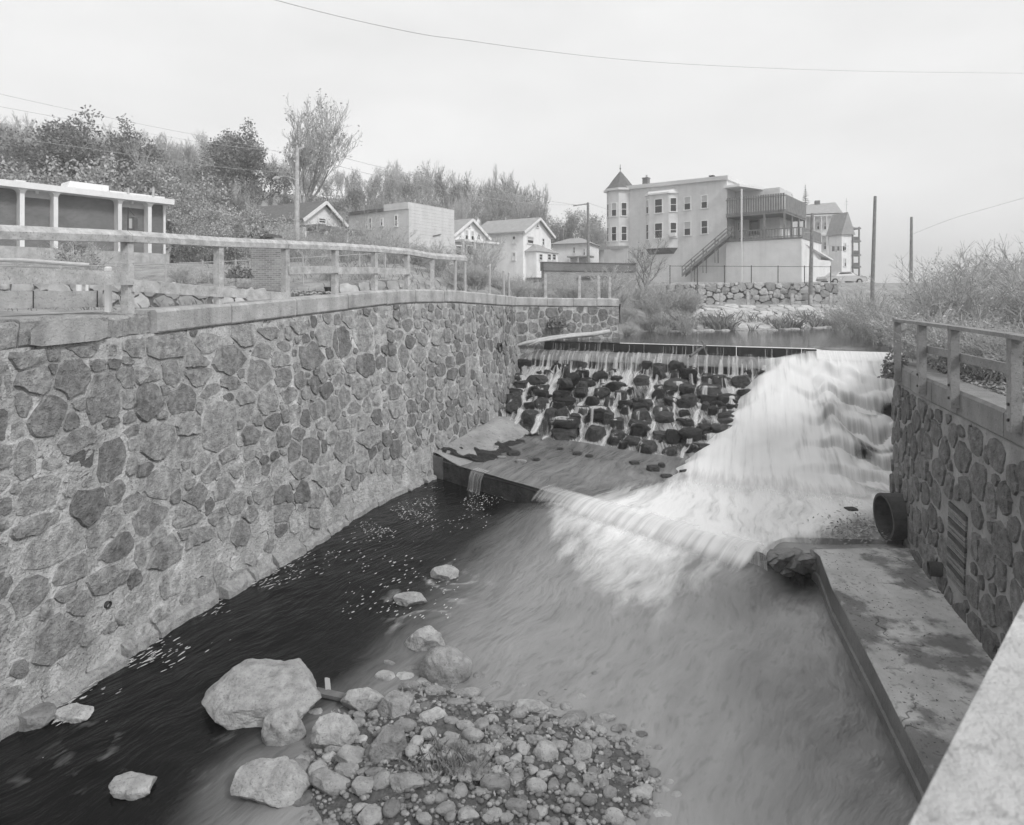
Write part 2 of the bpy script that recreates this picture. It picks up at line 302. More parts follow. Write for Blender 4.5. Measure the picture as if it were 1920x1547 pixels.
# ================================================================ left retaining wall (ruled surface between a top and a battered foot line)
def catmull(pts, m=12):
    pts = [np.array(p, float) for p in pts]; out = []
    for i in range(len(pts) - 1):
        p0 = pts[max(0, i - 1)]; p1 = pts[i]; p2 = pts[i + 1]; p3 = pts[min(len(pts) - 1, i + 2)]
        for k in range(m):
            t = k / m; out.append(.5 * ((2 * p1) + (-p0 + p2) * t + (2 * p0 - 5 * p1 + 4 * p2 - p3) * t * t + (-p0 + 3 * p1 - 3 * p2 + p3) * t ** 3))
    out.append(pts[-1]); return np.array(out)
class Wall:
    """top line (x, y, z, batter); foot z = z0; coordinates S (metres along), V (metres up from z0 measured on the top profile)"""
    def __init__(s, pts, z0, side):
        s.c = pts; s.z0 = z0; d = np.diff(pts[:, :2], axis=0); s.S = np.concatenate([[0], np.cumsum(np.hypot(d[:, 0], d[:, 1]))]); s.L = s.S[-1]
        t = np.gradient(pts[:, :2], axis=0); t /= np.linalg.norm(t, axis=1)[:, None]; s.n = np.stack([t[:, 1], -t[:, 0]], 1) * side
    def at(s, S):
        c = [np.interp(S, s.S, s.c[:, i]) for i in range(4)]; n = np.array([np.interp(S, s.S, s.n[:, i]) for i in range(2)]); n /= np.linalg.norm(n); return c, n
    def pt(s, S, V, o=0.0):
        c, n = s.at(S); z = s.z0 + V; k = (c[2] - z) / c[2]; off = c[3] * k + o
        return (c[0] + n[0] * off, c[1] + n[1] * off, z)
    def top(s, S): return float(np.interp(S, s.S, s.c[:, 2]))
    def grid(s, ds=.08, dv=.08):
        Ss = np.arange(0, s.L, ds); c = [np.interp(Ss, s.S, s.c[:, i]) for i in range(4)]; n = [np.interp(Ss, s.S, s.n[:, i]) for i in range(2)]
        V = np.arange(0, s.c[:, 2].max() - s.z0, dv); z = s.z0 + V
        off = c[3][:, None] * (c[2][:, None] - z[None]) / c[2][:, None]
        X = c[0][:, None] + n[0][:, None] * off; Y = c[1][:, None] + n[1][:, None] * off
        s.gx = CX + FPX * X / Y; s.gy = HY + FPX * (ZC - z[None]) / Y; s.gS = Ss; s.gV = V
    def inv(s, px, py):
        if not hasattr(s, 'gx'): s.grid()
        d = (s.gx - px) ** 2 + (s.gy - py) ** 2; i = np.unravel_index(np.argmin(d), d.shape); return s.gS[i[0]], s.gV[i[1]]
    def mesh(s, mb, ds=.12, dv=.12, amp=.012):
        ns = int(s.L / ds) + 1; nv = 46; vs = []; fs = []
        for i in range(ns + 1):
            S = s.L * i / ns; tp = s.top(S) - s.z0
            for j in range(nv + 1):
                V = tp * j / nv; vs.append(s.pt(S, V, amp * (nz3(S * 2.2, V * 2.2) + .8 * nz3(S * 7, V * 7))))
        for i in range(ns):
            for j in range(nv): a = i * (nv + 1) + j; fs.append((a, a + nv + 1, a + nv + 2, a + 1))
        b = len(vs); k0 = len(vs)
        for i in range(ns + 1):    # solid back, 0.7 m behind the top line
            S = s.L * i / ns; c, n = s.at(S)
            vs.append((c[0] - n[0] * .7, c[1] - n[1] * .7, c[2])); vs.append((c[0] - n[0] * .7, c[1] - n[1] * .7, s.z0))
        for i in range(ns):
            f = i * (nv + 1) + nv; g = (i + 1) * (nv + 1) + nv; a = b + 2 * i
            fs.append((f, g, a + 2, a)); fs.append((a, a + 2, a + 3, a + 1))
        for i in (0, ns):
            fs.append(tuple([i * (nv + 1) + j for j in range(nv + 1)] + [b + 2 * i, b + 2 * i + 1]))
        mb.add(vs, fs)
def clip(poly, px, py, nx, ny):     # keep side where (p - P).n <= 0
    out = []; k = len(poly)
    for i in range(k):
        a = poly[i]; b = poly[(i + 1) % k]; da = (a[0] - px) * nx + (a[1] - py) * ny; db = (b[0] - px) * nx + (b[1] - py) * ny
        if da <= 0: out.append(a)
        if (da < 0 < db) or (db < 0 < da):
            t = da / (da - db); out.append((a[0] + (b[0] - a[0]) * t, a[1] + (b[1] - a[1]) * t))
    return out
def pack(seeds, S0, S1, Vmin, Vtop, amin, amax, tries, gap, asp=(1.0, 1.7), squar=2.6, loose=1.0, shade=(.75, 1.05), rim=None):
    st = [dict(s=a, v=b, a=c, b=d, r=e, sh=g) for a, b, c, d, e, g in seeds]; cell = {}
    def key(q): return int(q['s'] // 1.0), int(q['v'] // 1.0)
    for q in st: cell.setdefault(key(q), []).append(q)
    for phase in range(3):
        lo = lerp(amax, amin, (phase + 1) / 3); hi = lerp(amax, amin, phase / 3)
        for _ in range(tries):
            S = U(S0, S1); V = U(Vmin, Vtop(S)); b = U(lo, hi) * .5; a = b * U(*asp)
            if V + b > Vtop(S) + .02 or V - b < Vmin - .1: continue
            ok = True; kx, ky = int(S // 1), int(V // 1)
            for i in (-1, 0, 1):
                for j in (-1, 0, 1):
                    for q in cell.get((kx + i, ky + j), ()):
                        dx = abs(q['s'] - S) / (q['a'] + a + gap); dy = abs(q['v'] - V) / (q['b'] + b + gap)
                        if dx ** 2.6 + dy ** 2.6 < .78 * loose: ok = False; break
                    if not ok: break
                if not ok: break
            if ok:
                q = dict(s=S, v=V, a=a, b=b, r=U(-.18, .18), sh=U(*shade)); st.append(q); cell.setdefault((kx, ky), []).append(q)
    res = []
    for q in st:
        n = 16; poly = []; e = 2 / squar * U(.6, 1.15); ph = U(0, 99); skx = U(-.25, .25)
        for i in range(n):
            t = 2 * math.pi * i / n; c, s_ = math.cos(t), math.sin(t); k = 1.30 + .26 * nz3(c * 1.6 + ph, s_ * 1.6, ph)
            x = math.copysign(abs(c) ** e, c) * q['a'] * k; y = math.copysign(abs(s_) ** e, s_) * q['b'] * k; x += skx * y
            cr, sr = math.cos(q['r']), math.sin(q['r']); poly.append((q['s'] + x * cr - y * sr, q['v'] + x * sr + y * cr))
        kx, ky = key(q)
        for i in (-2, -1, 0, 1, 2):
            for j in (-2, -1, 0, 1, 2):
                for p in cell.get((kx + i, ky + j), ()):
                    if p is q: continue
                    dx = p['s'] - q['s']; dy = p['v'] - q['v']; L = math.hypot(dx, dy)
                    if L > 1.9 or L < 1e-6: continue
                    ux, uy = dx / L, dy / L
                    rq = 1 / math.sqrt((ux / q['a']) ** 2 + (uy / q['b']) ** 2); rp = 1 / math.sqrt((ux / p['a']) ** 2 + (uy / p['b']) ** 2)
                    w_ = L * rq / (rq + rp) - gap / 2 * U(.6, 1.5)
                    if w_ < rq * 1.9 and len(poly) > 2: poly = clip(poly, q['s'] + ux * w_, q['v'] + uy * w_, ux, uy)
        tp = Vtop(q['s']) - .02; poly = clip(poly, 0, tp, 0, 1) if len(poly) > 2 else poly
        if len(poly) < 3: continue
        A = .5 * abs(sum(poly[i][0] * poly[(i + 1) % len(poly)][1] - poly[(i + 1) % len(poly)][0] * poly[i][1] for i in range(len(poly))))
        if A < .006: continue
        # resample to 11 points, rounding corners a little
        per = [0]
        for i in range(len(poly)): a, b = poly[i], poly[(i + 1) % len(poly)]; per.append(per[-1] + math.hypot(a[0] - b[0], a[1] - b[1]))
        px = [p[0] for p in poly] + [poly[0][0]]; py = [p[1] for p in poly] + [poly[0][1]]
        m = 16; tt = [per[-1] * (i + U(-.4, .4)) / m % per[-1] for i in range(m)]
        rp_ = [(float(np.interp(t, per, px)), float(np.interp(t, per, py))) for t in tt]
        jg = .035 * math.sqrt(A); rp_ = [(a + random.gauss(0, jg), b + random.gauss(0, jg)) for a, b in rp_]
        cx = sum(p[0] for p in rp_) / m; cy = sum(p[1] for p in rp_) / m
        res.append((cx, cy, rp_, q['sh'], A))
    return res
def stone_geo(mb, W, cx, cy, poly, sh, h):
    m = len(poly); vs = []
    tx, ty = U(-.3, .3) * h, U(-.3, .3) * h; ph = U(0, 50)
    for k, o in ((1.0, -.03), (.93, h * .8)):
        for x, y in poly:
            X = cx + (x - cx) * k; Y = cy + (y - cy) * k
            j = h * .45 * nz3(X * 6 + ph, Y * 6) if k < 1 else 0
            vs.append(W.pt(X, Y, o + j + (tx * (X - cx) + ty * (Y - cy)) / .3))
    vs.append(W.pt(cx, cy, h * U(.75, 1.2)))
    fs = []
    for r in (0,):
        for i in range(m): fs.append((r * m + i, r * m + (i + 1) % m, (r + 1) * m + (i + 1) % m, (r + 1) * m + i))
    for i in range(m): fs.append((m + i, m + (i + 1) % m, 2 * m))
    mb.add(vs, fs, 0, sh)
def lay(stones, W, root, mat, hts, score, nmax=300, name='stone'):
    stones = sorted(stones, key=score, reverse=True); rest = MB()
    for i, (cx, cy, poly, sh, A) in enumerate(stones):
        if i < nmax:
            mb = MB(); stone_geo(mb, W, cx, cy, poly, sh, U(*hts)); mb.build(name, mat, root, shade=True)
        else: stone_geo(rest, W, cx, cy, poly, sh, U(*hts))
    if rest.v: tag(rest.build('small_stones', mat, root, shade=True), kind='stuff')
TOP = []   # px, py of the coping's lower edge, depth, batter
for px, py, d, bt in [(-330, 700, 6.2, .1), (-60, 668, 8.0, .12), (25, 654, 8.6, .15), (150, 641, 9.7, .3), (290, 625, 11.3, .5), (430, 607, 13.3, .75), (550, 592, 15.2, .75), (650, 580, 17.3, .7), (764, 567, 20.0, .7), (860, 567, 22.6, .6), (930, 571, 25.6, .5), (966, 573, 28.6, .35)]:
    p = P(px, py, d); TOP.append((p.x, p.y, p.z, bt))
crvA = catmull(TOP)
LW = Wall(crvA, -.6, 1)
lw = thing('retaining_wall', 'long curving rubble stone retaining wall with concrete coping, along the left of the stream', 'wall', (-5, 14, 0))
mb = MB(); LW.mesh(mb); mb.build('mortar_face', M['mortar'], lw, smooth=True)
ZA = [(350,265,575,345,.9),(245,280,325,340,.95),(80,285,235,370,.9),(695,225,815,325,1),(830,205,1060,325,1),(1070,205,1235,300,1),(1305,155,1435,245,1),(1440,155,1595,225,.85),(1630,145,1745,195,1),(1540,240,1655,300,.9),(1425,255,1530,330,.85),(1200,270,1390,400,.8),(1040,310,1180,380,1),(915,350,1010,495,.95),(750,380,885,475,.95),(605,335,680,380,.6),(510,345,595,400,.75),(310,375,510,530,.75),(105,380,285,540,.95),(480,445,690,670,.85),(1765,150,1860,260,1),(1870,170,1920,320,.7),(1675,265,1810,390,.7),(1525,310,1640,375,1),(1390,350,1515,510,.85),(1245,420,1335,505,.8),(1055,400,1175,475,.95),(1545,395,1635,490,.8),(1655,415,1715,495,.8),(1830,350,1905,420,1),(945,510,1100,655,.8),(770,490,905,660,.7),(1130,490,1230,560,.8),(1335,525,1440,590,1),(1455,500,1560,650,1),(1575,510,1675,580,.8),(1690,510,1745,565,1),(1790,480,1870,550,.65),(1740,570,1835,685,.8),(1845,560,1910,680,1),(160,575,380,745,.7),(80,520,175,660,.8),(370,665,435,745,.7),(395,560,470,630,1),(705,650,755,695,.7),(555,675,665,710,.6),(690,705,820,775,.7),(215,740,650,865,.85),(1365,610,1425,695,1),(1485,655,1580,735,.65),(1115,580,1325,825,1),(1355,725,1450,820,.8),(1465,755,1550,870,1),(1625,590,1695,690,1),(1765,695,1855,735,1),(805,715,1000,910,.95),(700,790,780,840,1),(370,875,545,1025,.45),(550,825,725,1020,.65),(80,815,205,1010,1),(245,885,370,965,.95),(765,925,880,985,.7),(1085,880,1190,980,1),(1225,830,1340,905,1),(1710,770,1795,905,.7),(1620,810,1690,910,.7),(1570,835,1610,880,1),(1830,750,1920,810,.9),(800,940,1015,1115,1),(1110,940,1250,1035,.9),(1290,940,1365,1005,1),(1370,920,1460,1040,1),(1520,915,1595,1035,1),(1610,930,1760,1005,.9),(1790,860,1870,930,1),(1770,920,1920,1030,1),(1040,1010,1095,1070,1),(690,1085,800,1185,.85),(80,1010,340,1200,.95),(430,1080,575,1250,.55),(1010,1060,1190,1175,.8),(1205,1020,1340,1110,.95),(720,1150,960,1310,.85),(1270,1110,1375,1205,1),(1420,1050,1530,1145,1),(935,1185,1145,1275,.95),(1155,1170,1265,1260,.8),(1325,1180,1460,1250,.85),(90,1205,340,1310,.85),(470,1240,690,1385,.95),(1035,1285,1190,1430,.85),(1220,1260,1305,1360,1),(500,1340,810,1470,.65),(820,1350,1010,1515,.75),(80,1300,460,1500,1),(1730,1090,1830,1170,.85),(1680,1150,1715,1200,.7)]
ZB = [(485,155,575,250,1),(305,240,415,360,1),(420,255,540,445,.6),(555,200,675,400,1),(690,260,765,345,1),(710,140,810,180,1),(770,200,850,255,1),(875,185,935,280,.75),(945,155,985,200,1),(1030,155,1080,205,1),(1085,135,1130,200,.75),(1165,140,1210,200,1),(950,220,995,265,1),(1010,215,1070,265,.8),(1080,215,1115,265,1),(825,275,890,350,.8),(775,280,810,350,.8),(580,425,690,545,.65),(705,430,765,515,.6),(330,620,425,700,.6),(850,370,910,520,.8),(935,370,1015,480,1),(1040,375,1085,465,.85),(1100,375,1165,440,1),(770,440,840,520,1),(750,535,790,605,.85),(845,535,900,610,.8),(965,525,1020,675,1),(880,585,965,690,1),(545,590,655,695,1),(665,630,750,750,.85),(790,635,845,715,.8),(505,725,610,810,.8),(675,770,730,865,.65),(435,835,535,910,.9),(815,845,880,935,.95),(440,935,550,1105,.95),(560,900,740,1020,1),(310,1120,480,1265,.85),(570,1050,660,1180,1),(580,1215,715,1340,1),(475,1330,565,1470,.85),(1060,275,1130,355,1),(1140,275,1180,355,.9),(1230,270,1270,340,1)]
ZD = [(1030,30,1195,110,.95),(1020,170,1200,235,.9),(410,205,760,305,.8),(300,140,480,260,.85),(80,240,260,420,.8),(330,305,420,375,.75),(150,440,480,690,.75),(340,340,530,450,.85),(680,300,870,430,1),(890,225,1010,350,1),(1005,285,1190,385,.85),(830,400,980,500,1),(430,570,720,790,1),(80,560,180,690,.95),(210,780,330,880,.95)]
seeds = []
for Z, ox, oy, k in ((ZA, 0, 560, 1 / 3), (ZB, 500, 540, .29167), (ZD, 0, 1000, .33613)):
    for x0, y0, x1, y1, sh in Z:
        px, py = ox + (x0 + x1) / 2 * k, oy + (y0 + y1) / 2 * k
        s0, v0 = LW.inv(px, py); sl, _ = LW.inv(ox + x0 * k, py); sr, _ = LW.inv(ox + x1 * k, py); _, vt = LW.inv(px, oy + y0 * k); _, vb = LW.inv(px, oy + y1 * k)
        a = max(.08, abs(sr - sl) / 2); b = max(.07, abs(vt - vb) / 2)
        if a < 1.2 and b < 1.0: seeds.append((s0, v0, a * 1.0, b * 1.0, U(-.1, .1), .48 + (sh - .45) * 1.2))
st = pack(seeds, .2, LW.L - .1, .55, lambda S: LW.top(S) + .6 - .03, .12, .46, 7500, .036, asp=(.75, 1.9), squar=3.6, shade=(.6, 1.3))
out = []
for cx, cy, poly, sh, A in st:     # near the foot the pointing is smeared over most stones
    if cy < 2.3 and random.random() < .5 * ss(2.3, .9, cy): continue
    out.append((cx, cy, poly, sh * lerp(1.0, 1.28, ss(2.4, .8, cy)), A))
def near_score(q):
    p = LW.pt(q[0], q[1]); return q[4] / (p[1] ** 2) if abs(p[0] / max(p[1], .1)) < .84 else -1
lay(out, LW, lw, M['stone'], (.0, .075), near_score)
# footing ledge along the waterline: short uneven concrete toe blocks
s = 1.0
while s < LW.L - 9.2:
    l = U(.5, 1.5); mb = MB(); vs = []; k = 5; hh = U(.05, .2); dp = U(.10, .24)
    for i in range(k + 1):
        S = s + l * i / k
        for o, v in ((-.1, .3), (dp + U(-.05, .04), .3), (dp + U(-.06, .03), .62 + hh * .6 + U(-.05, .04)), (.02, .66 + hh + U(-.03, .03)), (-.1, .66 + hh)): vs.append(LW.pt(S, v, o))
    fs = [(i * 5 + j, (i + 1) * 5 + j, (i + 1) * 5 + j + 1, i * 5 + j + 1) for i in range(k) for j in range(4)] + [(0, 1, 2, 3, 4), (k * 5 + 4, k * 5 + 3, k * 5 + 2, k * 5 + 1, k * 5)]
    mb.add(vs, fs); mb.build('footing_block', M['rough_conc'], lw); s += l + U(.02, .12)
def coping_block(W, s0, s1, name, parent, mat, hh=.43, over=.07, dep=.62, jit=.0, dz=0, nseg=4, rough=0):
    mb = MB(); vs = []; prof = [(over - .02, 0), (over, .03), (over, hh - .05), (over - .045, hh), (-dep + .02, hh), (-dep, hh - .03), (-dep, 0)]; k = len(prof)
    tz = U(-.012, .012)
    for i in range(nseg + 1):
        S = lerp(s0, s1, i / nseg); c, n = W.at(S); q = (.985 if i in (0, nseg) else 1)
        for o, v in prof:
            ro = rough * (nz3(S * 5, v * 9, o * 5) + .6 * nz3(S * 14, v * 20, o * 9)) if rough else 0
            vs.append((c[0] + n[0] * (o * q + jit + ro), c[1] + n[1] * (o * q + jit + ro), c[2] + dz + v * (1 if i not in (0, nseg) else .99) + tz + (ro * .9 if v > .1 else 0)))
    fs = [(i * k + j, i * k + (j + 1) % k, (i + 1) * k + (j + 1) % k, (i + 1) * k + j) for i in range(nseg) for j in range(k)]
    fs = [f[::-1] for f in fs] + [tuple(range(k)), tuple(range(nseg * k + k - 1, nseg * k - 1, -1))]
    mb.add(vs, fs); return mb.build(name, mat, parent)
def Sof(px, py): return LW.inv(px, py)[0]
cuts = [Sof(x, y) for x, y in ((288, 628), (430, 610), (553, 595), (650, 583), (722, 575), (778, 570), (830, 570), (872, 571), (930, 574))] + [LW.L]
for a, b in zip(cuts[:-1], cuts[1:]): coping_block(LW, a + .012, b - .012, 'coping_block', lw, M['concrete'], nseg=5)
# broken stretch at the near end
cb = [0.0, Sof(-60, 668), Sof(28, 655), Sof(205, 636), Sof(240, 632), cuts[0]]
coping_block(LW, cb[0], cb[1], 'coping_block', lw, M['concrete'], hh=.4, nseg=6)
for i, (a, b) in enumerate(zip(cb[1:-1], cb[2:])):
    o = coping_block(LW, a + .01, b - .01, 'broken_coping_block', lw, M['rough_conc'], hh=(.36, .40, .36, .38)[i], over=(.0, .02, .0, -.06)[i], nseg=34 if i % 2 == 0 or i == 1 else 20, rough=(.05, .03, .05, .09)[i])
    o['label'] = 'crumbled coping with exposed aggregate'
sm = MB()
a, b = cb[2] + .12, cb[3] - .1
vs = []                          # the smooth cast face left on the broken block
for i in range(9):
    S = lerp(a, b, i / 8); c, n = LW.at(S); e = .05 * math.sin(i / 8 * math.pi)
    for v in (.0 + .04 * (i in (0, 8)), .33 + e - .1 * (i == 0) - .06 * (i == 8)): vs.append((c[0] + n[0] * .085, c[1] + n[1] * .085, c[2] + v))
sm.add(vs, [(2 * i, 2 * i + 2, 2 * i + 3, 2 * i + 1) for i in range(8)]); 
sm.add([(v[0] - .06, v[1] + .02, v[2]) for v in vs], [(2 * i + 1, 2 * i + 3, 2 * i + 2, 2 * i) for i in range(8)])
sm.build('smooth_face', M['concrete'], lw)
# upstream return of the wall beside the pond
RT = []
for px, py, d, bt in [(966, 573, 28.6, .35), (1010, 573.5, 29.3, .3), (1060, 574, 29.9, .3), (1110, 574, 30.4, .3), (1160, 575, 31, .3)]:
    p = P(px, py, d); RT.append((p.x, p.y, p.z, bt))
RW = Wall(catmull(RT, 4), 2.6, 1)
mb = MB(); RW.mesh(mb); mb.build('return_face', M['mortar'], lw, smooth=True)
st = pack([], .1, RW.L - .1, .1, lambda S: RW.top(S) - 2.6 - .03, .2, .5, 1200, .05, asp=(.9, 1.6), shade=(.6, 1.0))
lay(st, RW, lw, M['stone'], (.012, .05), lambda q: q[4], 0)
rs = [0] + [RW.inv(x, 576)[0] for x in (1024, 1075, 1118)] + [RW.L]
for a, b in zip(rs[:-1], rs[1:]): coping_block(RW, a + .01, b - .01, 'coping_block', lw, M['concrete'], hh=.4)
# outlet pipe and weep hole
def pipe_stub(name, c, n, r, out, mat, parent=None, lab=None, cat=None, back=.5, wall=.85):
    n = Vector(n).normalized(); a = n.orthogonal().normalized(); b = n.cross(a); mb = MB(); vs = []; k = 24; c = Vector(c)
    for rr, o in ((r, -back), (r, out), (r * wall, out), (r * wall, -back)):
        for i in range(k): t = 2 * math.pi * i / k; vs.append(c + n * o + (a * math.cos(t) + b * math.sin(t)) * rr)
    fs = [(q * k + i, q * k + (i + 1) % k, (q + 1) * k + (i + 1) % k, (q + 1) * k + i) for q in range(3) for i in range(k)]
    fs.append(tuple(3 * k + i for i in range(k)))
    mb.add(vs, fs); o = mb.build(name, mat, parent, smooth=False, loc=None if parent else c)
    if lab: tag(o, lab, cat)
    return o
S, V = LW.inv(934, 653); c, n = LW.at(S)
pipe_stub('outlet_pipe', LW.pt(S, V, 0), (n[0], n[1], -.05), .2, .14, M['rust'], lab='short rusty outlet pipe high in the left wall near the weir', cat='pipe')
S, V = LW.inv(203, 1137); c, n = LW.at(S)
pipe_stub('weep_pipe', LW.pt(S, V, 0), (n[0], n[1], -.05), .055, .05, M['iron'], lab='small weep pipe low in the left wall', cat='pipe')
# ================================================================ left railing
rail = thing('railing', 'weathered timber railing with one sagging middle board, on the left wall coping', 'railing', LW.pt(8, 6, 0))
def on_coping(px, W=LW, back=.28, hh=.43):
    best = None
    for S in np.arange(0, W.L, .02):
        c, n = W.at(S); x, y = c[0] - n[0] * back, c[1] - n[1] * back; q = abs(CX + FPX * x / y - px)
        if y > 1 and (best is None or q < best[0]): best = (q, x, y, c[2] + hh, n, S)
    return best[1:]
posts = []
for px, top in ((-330, 405), (-120, 425), (240, 451), (410, 460), (535, 464), (628, 467), (702, 471), (764, 476)):
    if px < 0:
        S = Sof(-60, 668) if px > -200 else .3
        c, n = LW.at(S); x, y, z, = c[0] - n[0] * .28, c[1] - n[1] * .28, c[2] + .43
    else: x, y, z, n, S = on_coping(px)
    zt = ZC - (top - HY) / FPX * y
    if px < 0: zt = z + 1.14
    posts.append((Vector((x, y, z)), zt, n)); t = Vector((n[1], -n[0], 0)); mb = MB(); nn = Vector((n[0], n[1], 0)); lean = U(-.012, .012)
    a = Vector((x, y, z - .05)); b = Vector((x + lean, y + lean, zt))
    mb.beam(a, b, .14, .15, up=nn); mb.build('post', M['wood'], rail)
def toprail(p, q):                 # timber with a weathered slope on the river side
    mb = MB(); t = (q - p).normalized(); sd = Vector((t.y, -t.x, 0)).normalized(); u = sd.cross(t)
    if u.z < 0: u = -u
    prof = [(-.09, -.03), (.10, -.03), (.10, .085), (.0, .18), (-.09, .18)]; vs = []
    for c in (p, q):
        for a, b in prof: vs.append(c + sd * a + u * b)
    fs = [(i, (i + 1) % 5, 5 + (i + 1) % 5, 5 + i) for i in range(5)] + [(4, 3, 2, 1, 0), (5, 6, 7, 8, 9)]
    mb.add(vs, fs); mb.build('top_rail', M['wood'], rail)
for (p, z0, n0), (q, z1, n1) in zip(posts[:-1], posts[1:]):
    t = (q - p).normalized() * .06
    toprail(Vector((p.x, p.y, z0)) + t * .1, Vector((q.x, q.y, z1)) - t * .1)
# middle boards (the near ones have slipped)
def mid(i, j, fa, fb, w=.2, e=.0):
    (p, z0, n0), (q, z1, n1) = posts[i], posts[j]; o = Vector((n0[0], n0[1], 0)) * .09
    a = Vector((p.x, p.y, lerp(p.z, z0, fa))) + o; b = Vector((q.x, q.y, lerp(q.z, z1, fb))) + o; d = (b - a).normalized()
    mb = MB(); mb.beam(a - d * e, b + d * e, .045, w); mb.build('middle_board', M['wood'], rail)
mid(1, 2, .56, .46, .24); mid(2, 3, .36, .20, .22); mid(3, 4, .20, .03, .2); mid(4, 5, .55, .55, .2); mid(5, 6, .52, .52, .2); mid(6, 7, .5, .5, .2)
# last length of rail sagging onto the next, lower posts
(p, z0, n0) = posts[-1]
x, y, z, n, S = on_coping(811); e = Vector((x, y, ZC - (484 - HY) / FPX * y)); toprail(Vector((p.x, p.y, z0)), e)
mb = MB(); mb.beam((x, y, z), (x, y, e.z), .13, .13); mb.build('post', M['wood'], rail)
x2, y2, z2, n2, S2 = on_coping(872); e2 = Vector((x2, y2, ZC - (488 - HY) / FPX * y2)); toprail(e, e2)
for i, (px, top, r) in enumerate(((853, 488, .06), (872, 493, .06), (918, 503, .05), (945, 508, .05), (958, 512, .05))):
    x, y, z, n, S = on_coping(px); zt = ZC - (top - HY) / FPX * y
    mb = MB(); mb.tube([(x, y, z - .05), (x + U(-.02, .02), y, zt)], r, 8)
    tag(mb.build('railing_post', M['metal'], loc=(x, y, z)), ORD[i] + ' thin bare metal post on the coping beyond the timber railing', 'post', 'bare posts along the far coping')
for i, (px, top) in enumerate(((1023, 513), (1086, 516), (1123, 517), (1143, 519))):
    x, y, z, n, S = on_coping(px, RW, .25, .4); zt = ZC - (top - HY) / FPX * y
    mb = MB(); mb.beam((x, y, z - .05), (x + U(-.03, .03), y, zt), .13, .13)
    tag(mb.build('railing_post', M['wood'], loc=(x, y, z)), ORD[i] + ' bare wooden post from the corner on the wall return beside the pond', 'post', 'bare posts on the wall return')
# ================================================================ weir (u along the crest from the left, n downstream)
C0 = Vector((.4, 29.8, 0)); C1 = Vector((15.4, 23.95, 0)); UD = (C1 - C0).normalized(); ND = Vector((UD.y, -UD.x, 0)); CL = (C1 - C0).length
def D(u, n, z): q = C0 + UD * u + ND * n; return Vector((q.x, q.y, z))
def DI(px, py, z): q = PZ(px, py, z) - C0; q.z = 0; return q.dot(UD), q.dot(ND)
if ND.y > 0: ND = -ND
UB = DI(1532, 655, 3.76)[0]          # right end of the flashboards
dam = thing('weir', 'rock-faced weir with black timber crest boards and a rounded concrete sill across the stream', 'weir', D(6, 0, 0))
mb = MB(); vs = []; fs = []
SILL = [(-.4, 2.6), (-.25, 3.3), (.1, 3.36), (.3, 3.38), (.5, 3.34), (.7, 3.24), (.85, 3.12), (.95, 3.0), (1.0, 2.76), (1.0, 1.6)]; SILLG = SILL[:-3] + [(.93, 3.02), (.95, 2.97), (.9, 2.93), (.72, 2.90), (.70, 1.6)]; k = len(SILLG)
for i in range(61):
    u = -1.2 + (CL + 2.4) * i / 60
    for n, z in SILLG: vs.append(D(u, n + .03 * nz3(u, n), z + .03 * nz3(u * .8, n * 3, 5)))
fs = [(i * k + j, i * k + j + 1, (i + 1) * k + j + 1, (i + 1) * k + j) for i in range(60) for j in range(k - 1)]
mb.add(vs, fs); mb.build('concrete_sill', M['wetconc'], dam, smooth=True)
u = -.6
while u < UB - .3:
    l = min(U(1.6, 2.6), UB - u); mb = MB(); nzj = U(-.015, .015)
    a, b = u + .012, u + l - .012; t = 3.76 + U(-.012, .012)
    mb.hexa([D(a, -.07 + nzj, 3.2), D(b, -.07, 3.2), D(b, .05, 3.2), D(a, .05 + nzj, 3.2), D(a, -.07 + nzj, t), D(b, -.07, t), D(b, .05, t), D(a, .05 + nzj, t)])
    mb.f = [f[::-1] for f in mb.f]
    mb.build('flashboard', M['board'], dam); u += l
def slope_z(u, n):                   # rubble face under the rocks
    toe = lerp(5.2, 7.2, ss(0, 9, u)); zt = lerp(.95, .5, ss(0, 5, u)); return lerp(2.72, zt, min(1, max(0, (n - 1) / (toe - 1))) ** .92) if n > 1 else 2.72
mb = MB(); vs = []; nu, nn = 110, 60
for i in range(nu + 1):
    for j in range(nn + 1):
        u = -1.5 + 18 * i / nu; n = .9 + 9 * j / nn; vs.append(D(u, n, slope_z(u, n) - .12 + .10 * nz3(u * 1.5, n * 1.5) + .08 * nz3(u * 4, n * 4)))
fs = [(i * (nn + 1) + j, i * (nn + 1) + j + 1, (i + 1) * (nn + 1) + j + 1, (i + 1) * (nn + 1) + j) for i in range(nu) for j in range(nn)]
mb.add(vs, fs); mb.build('rubble_core', M['wetrock'], dam, smooth=True)
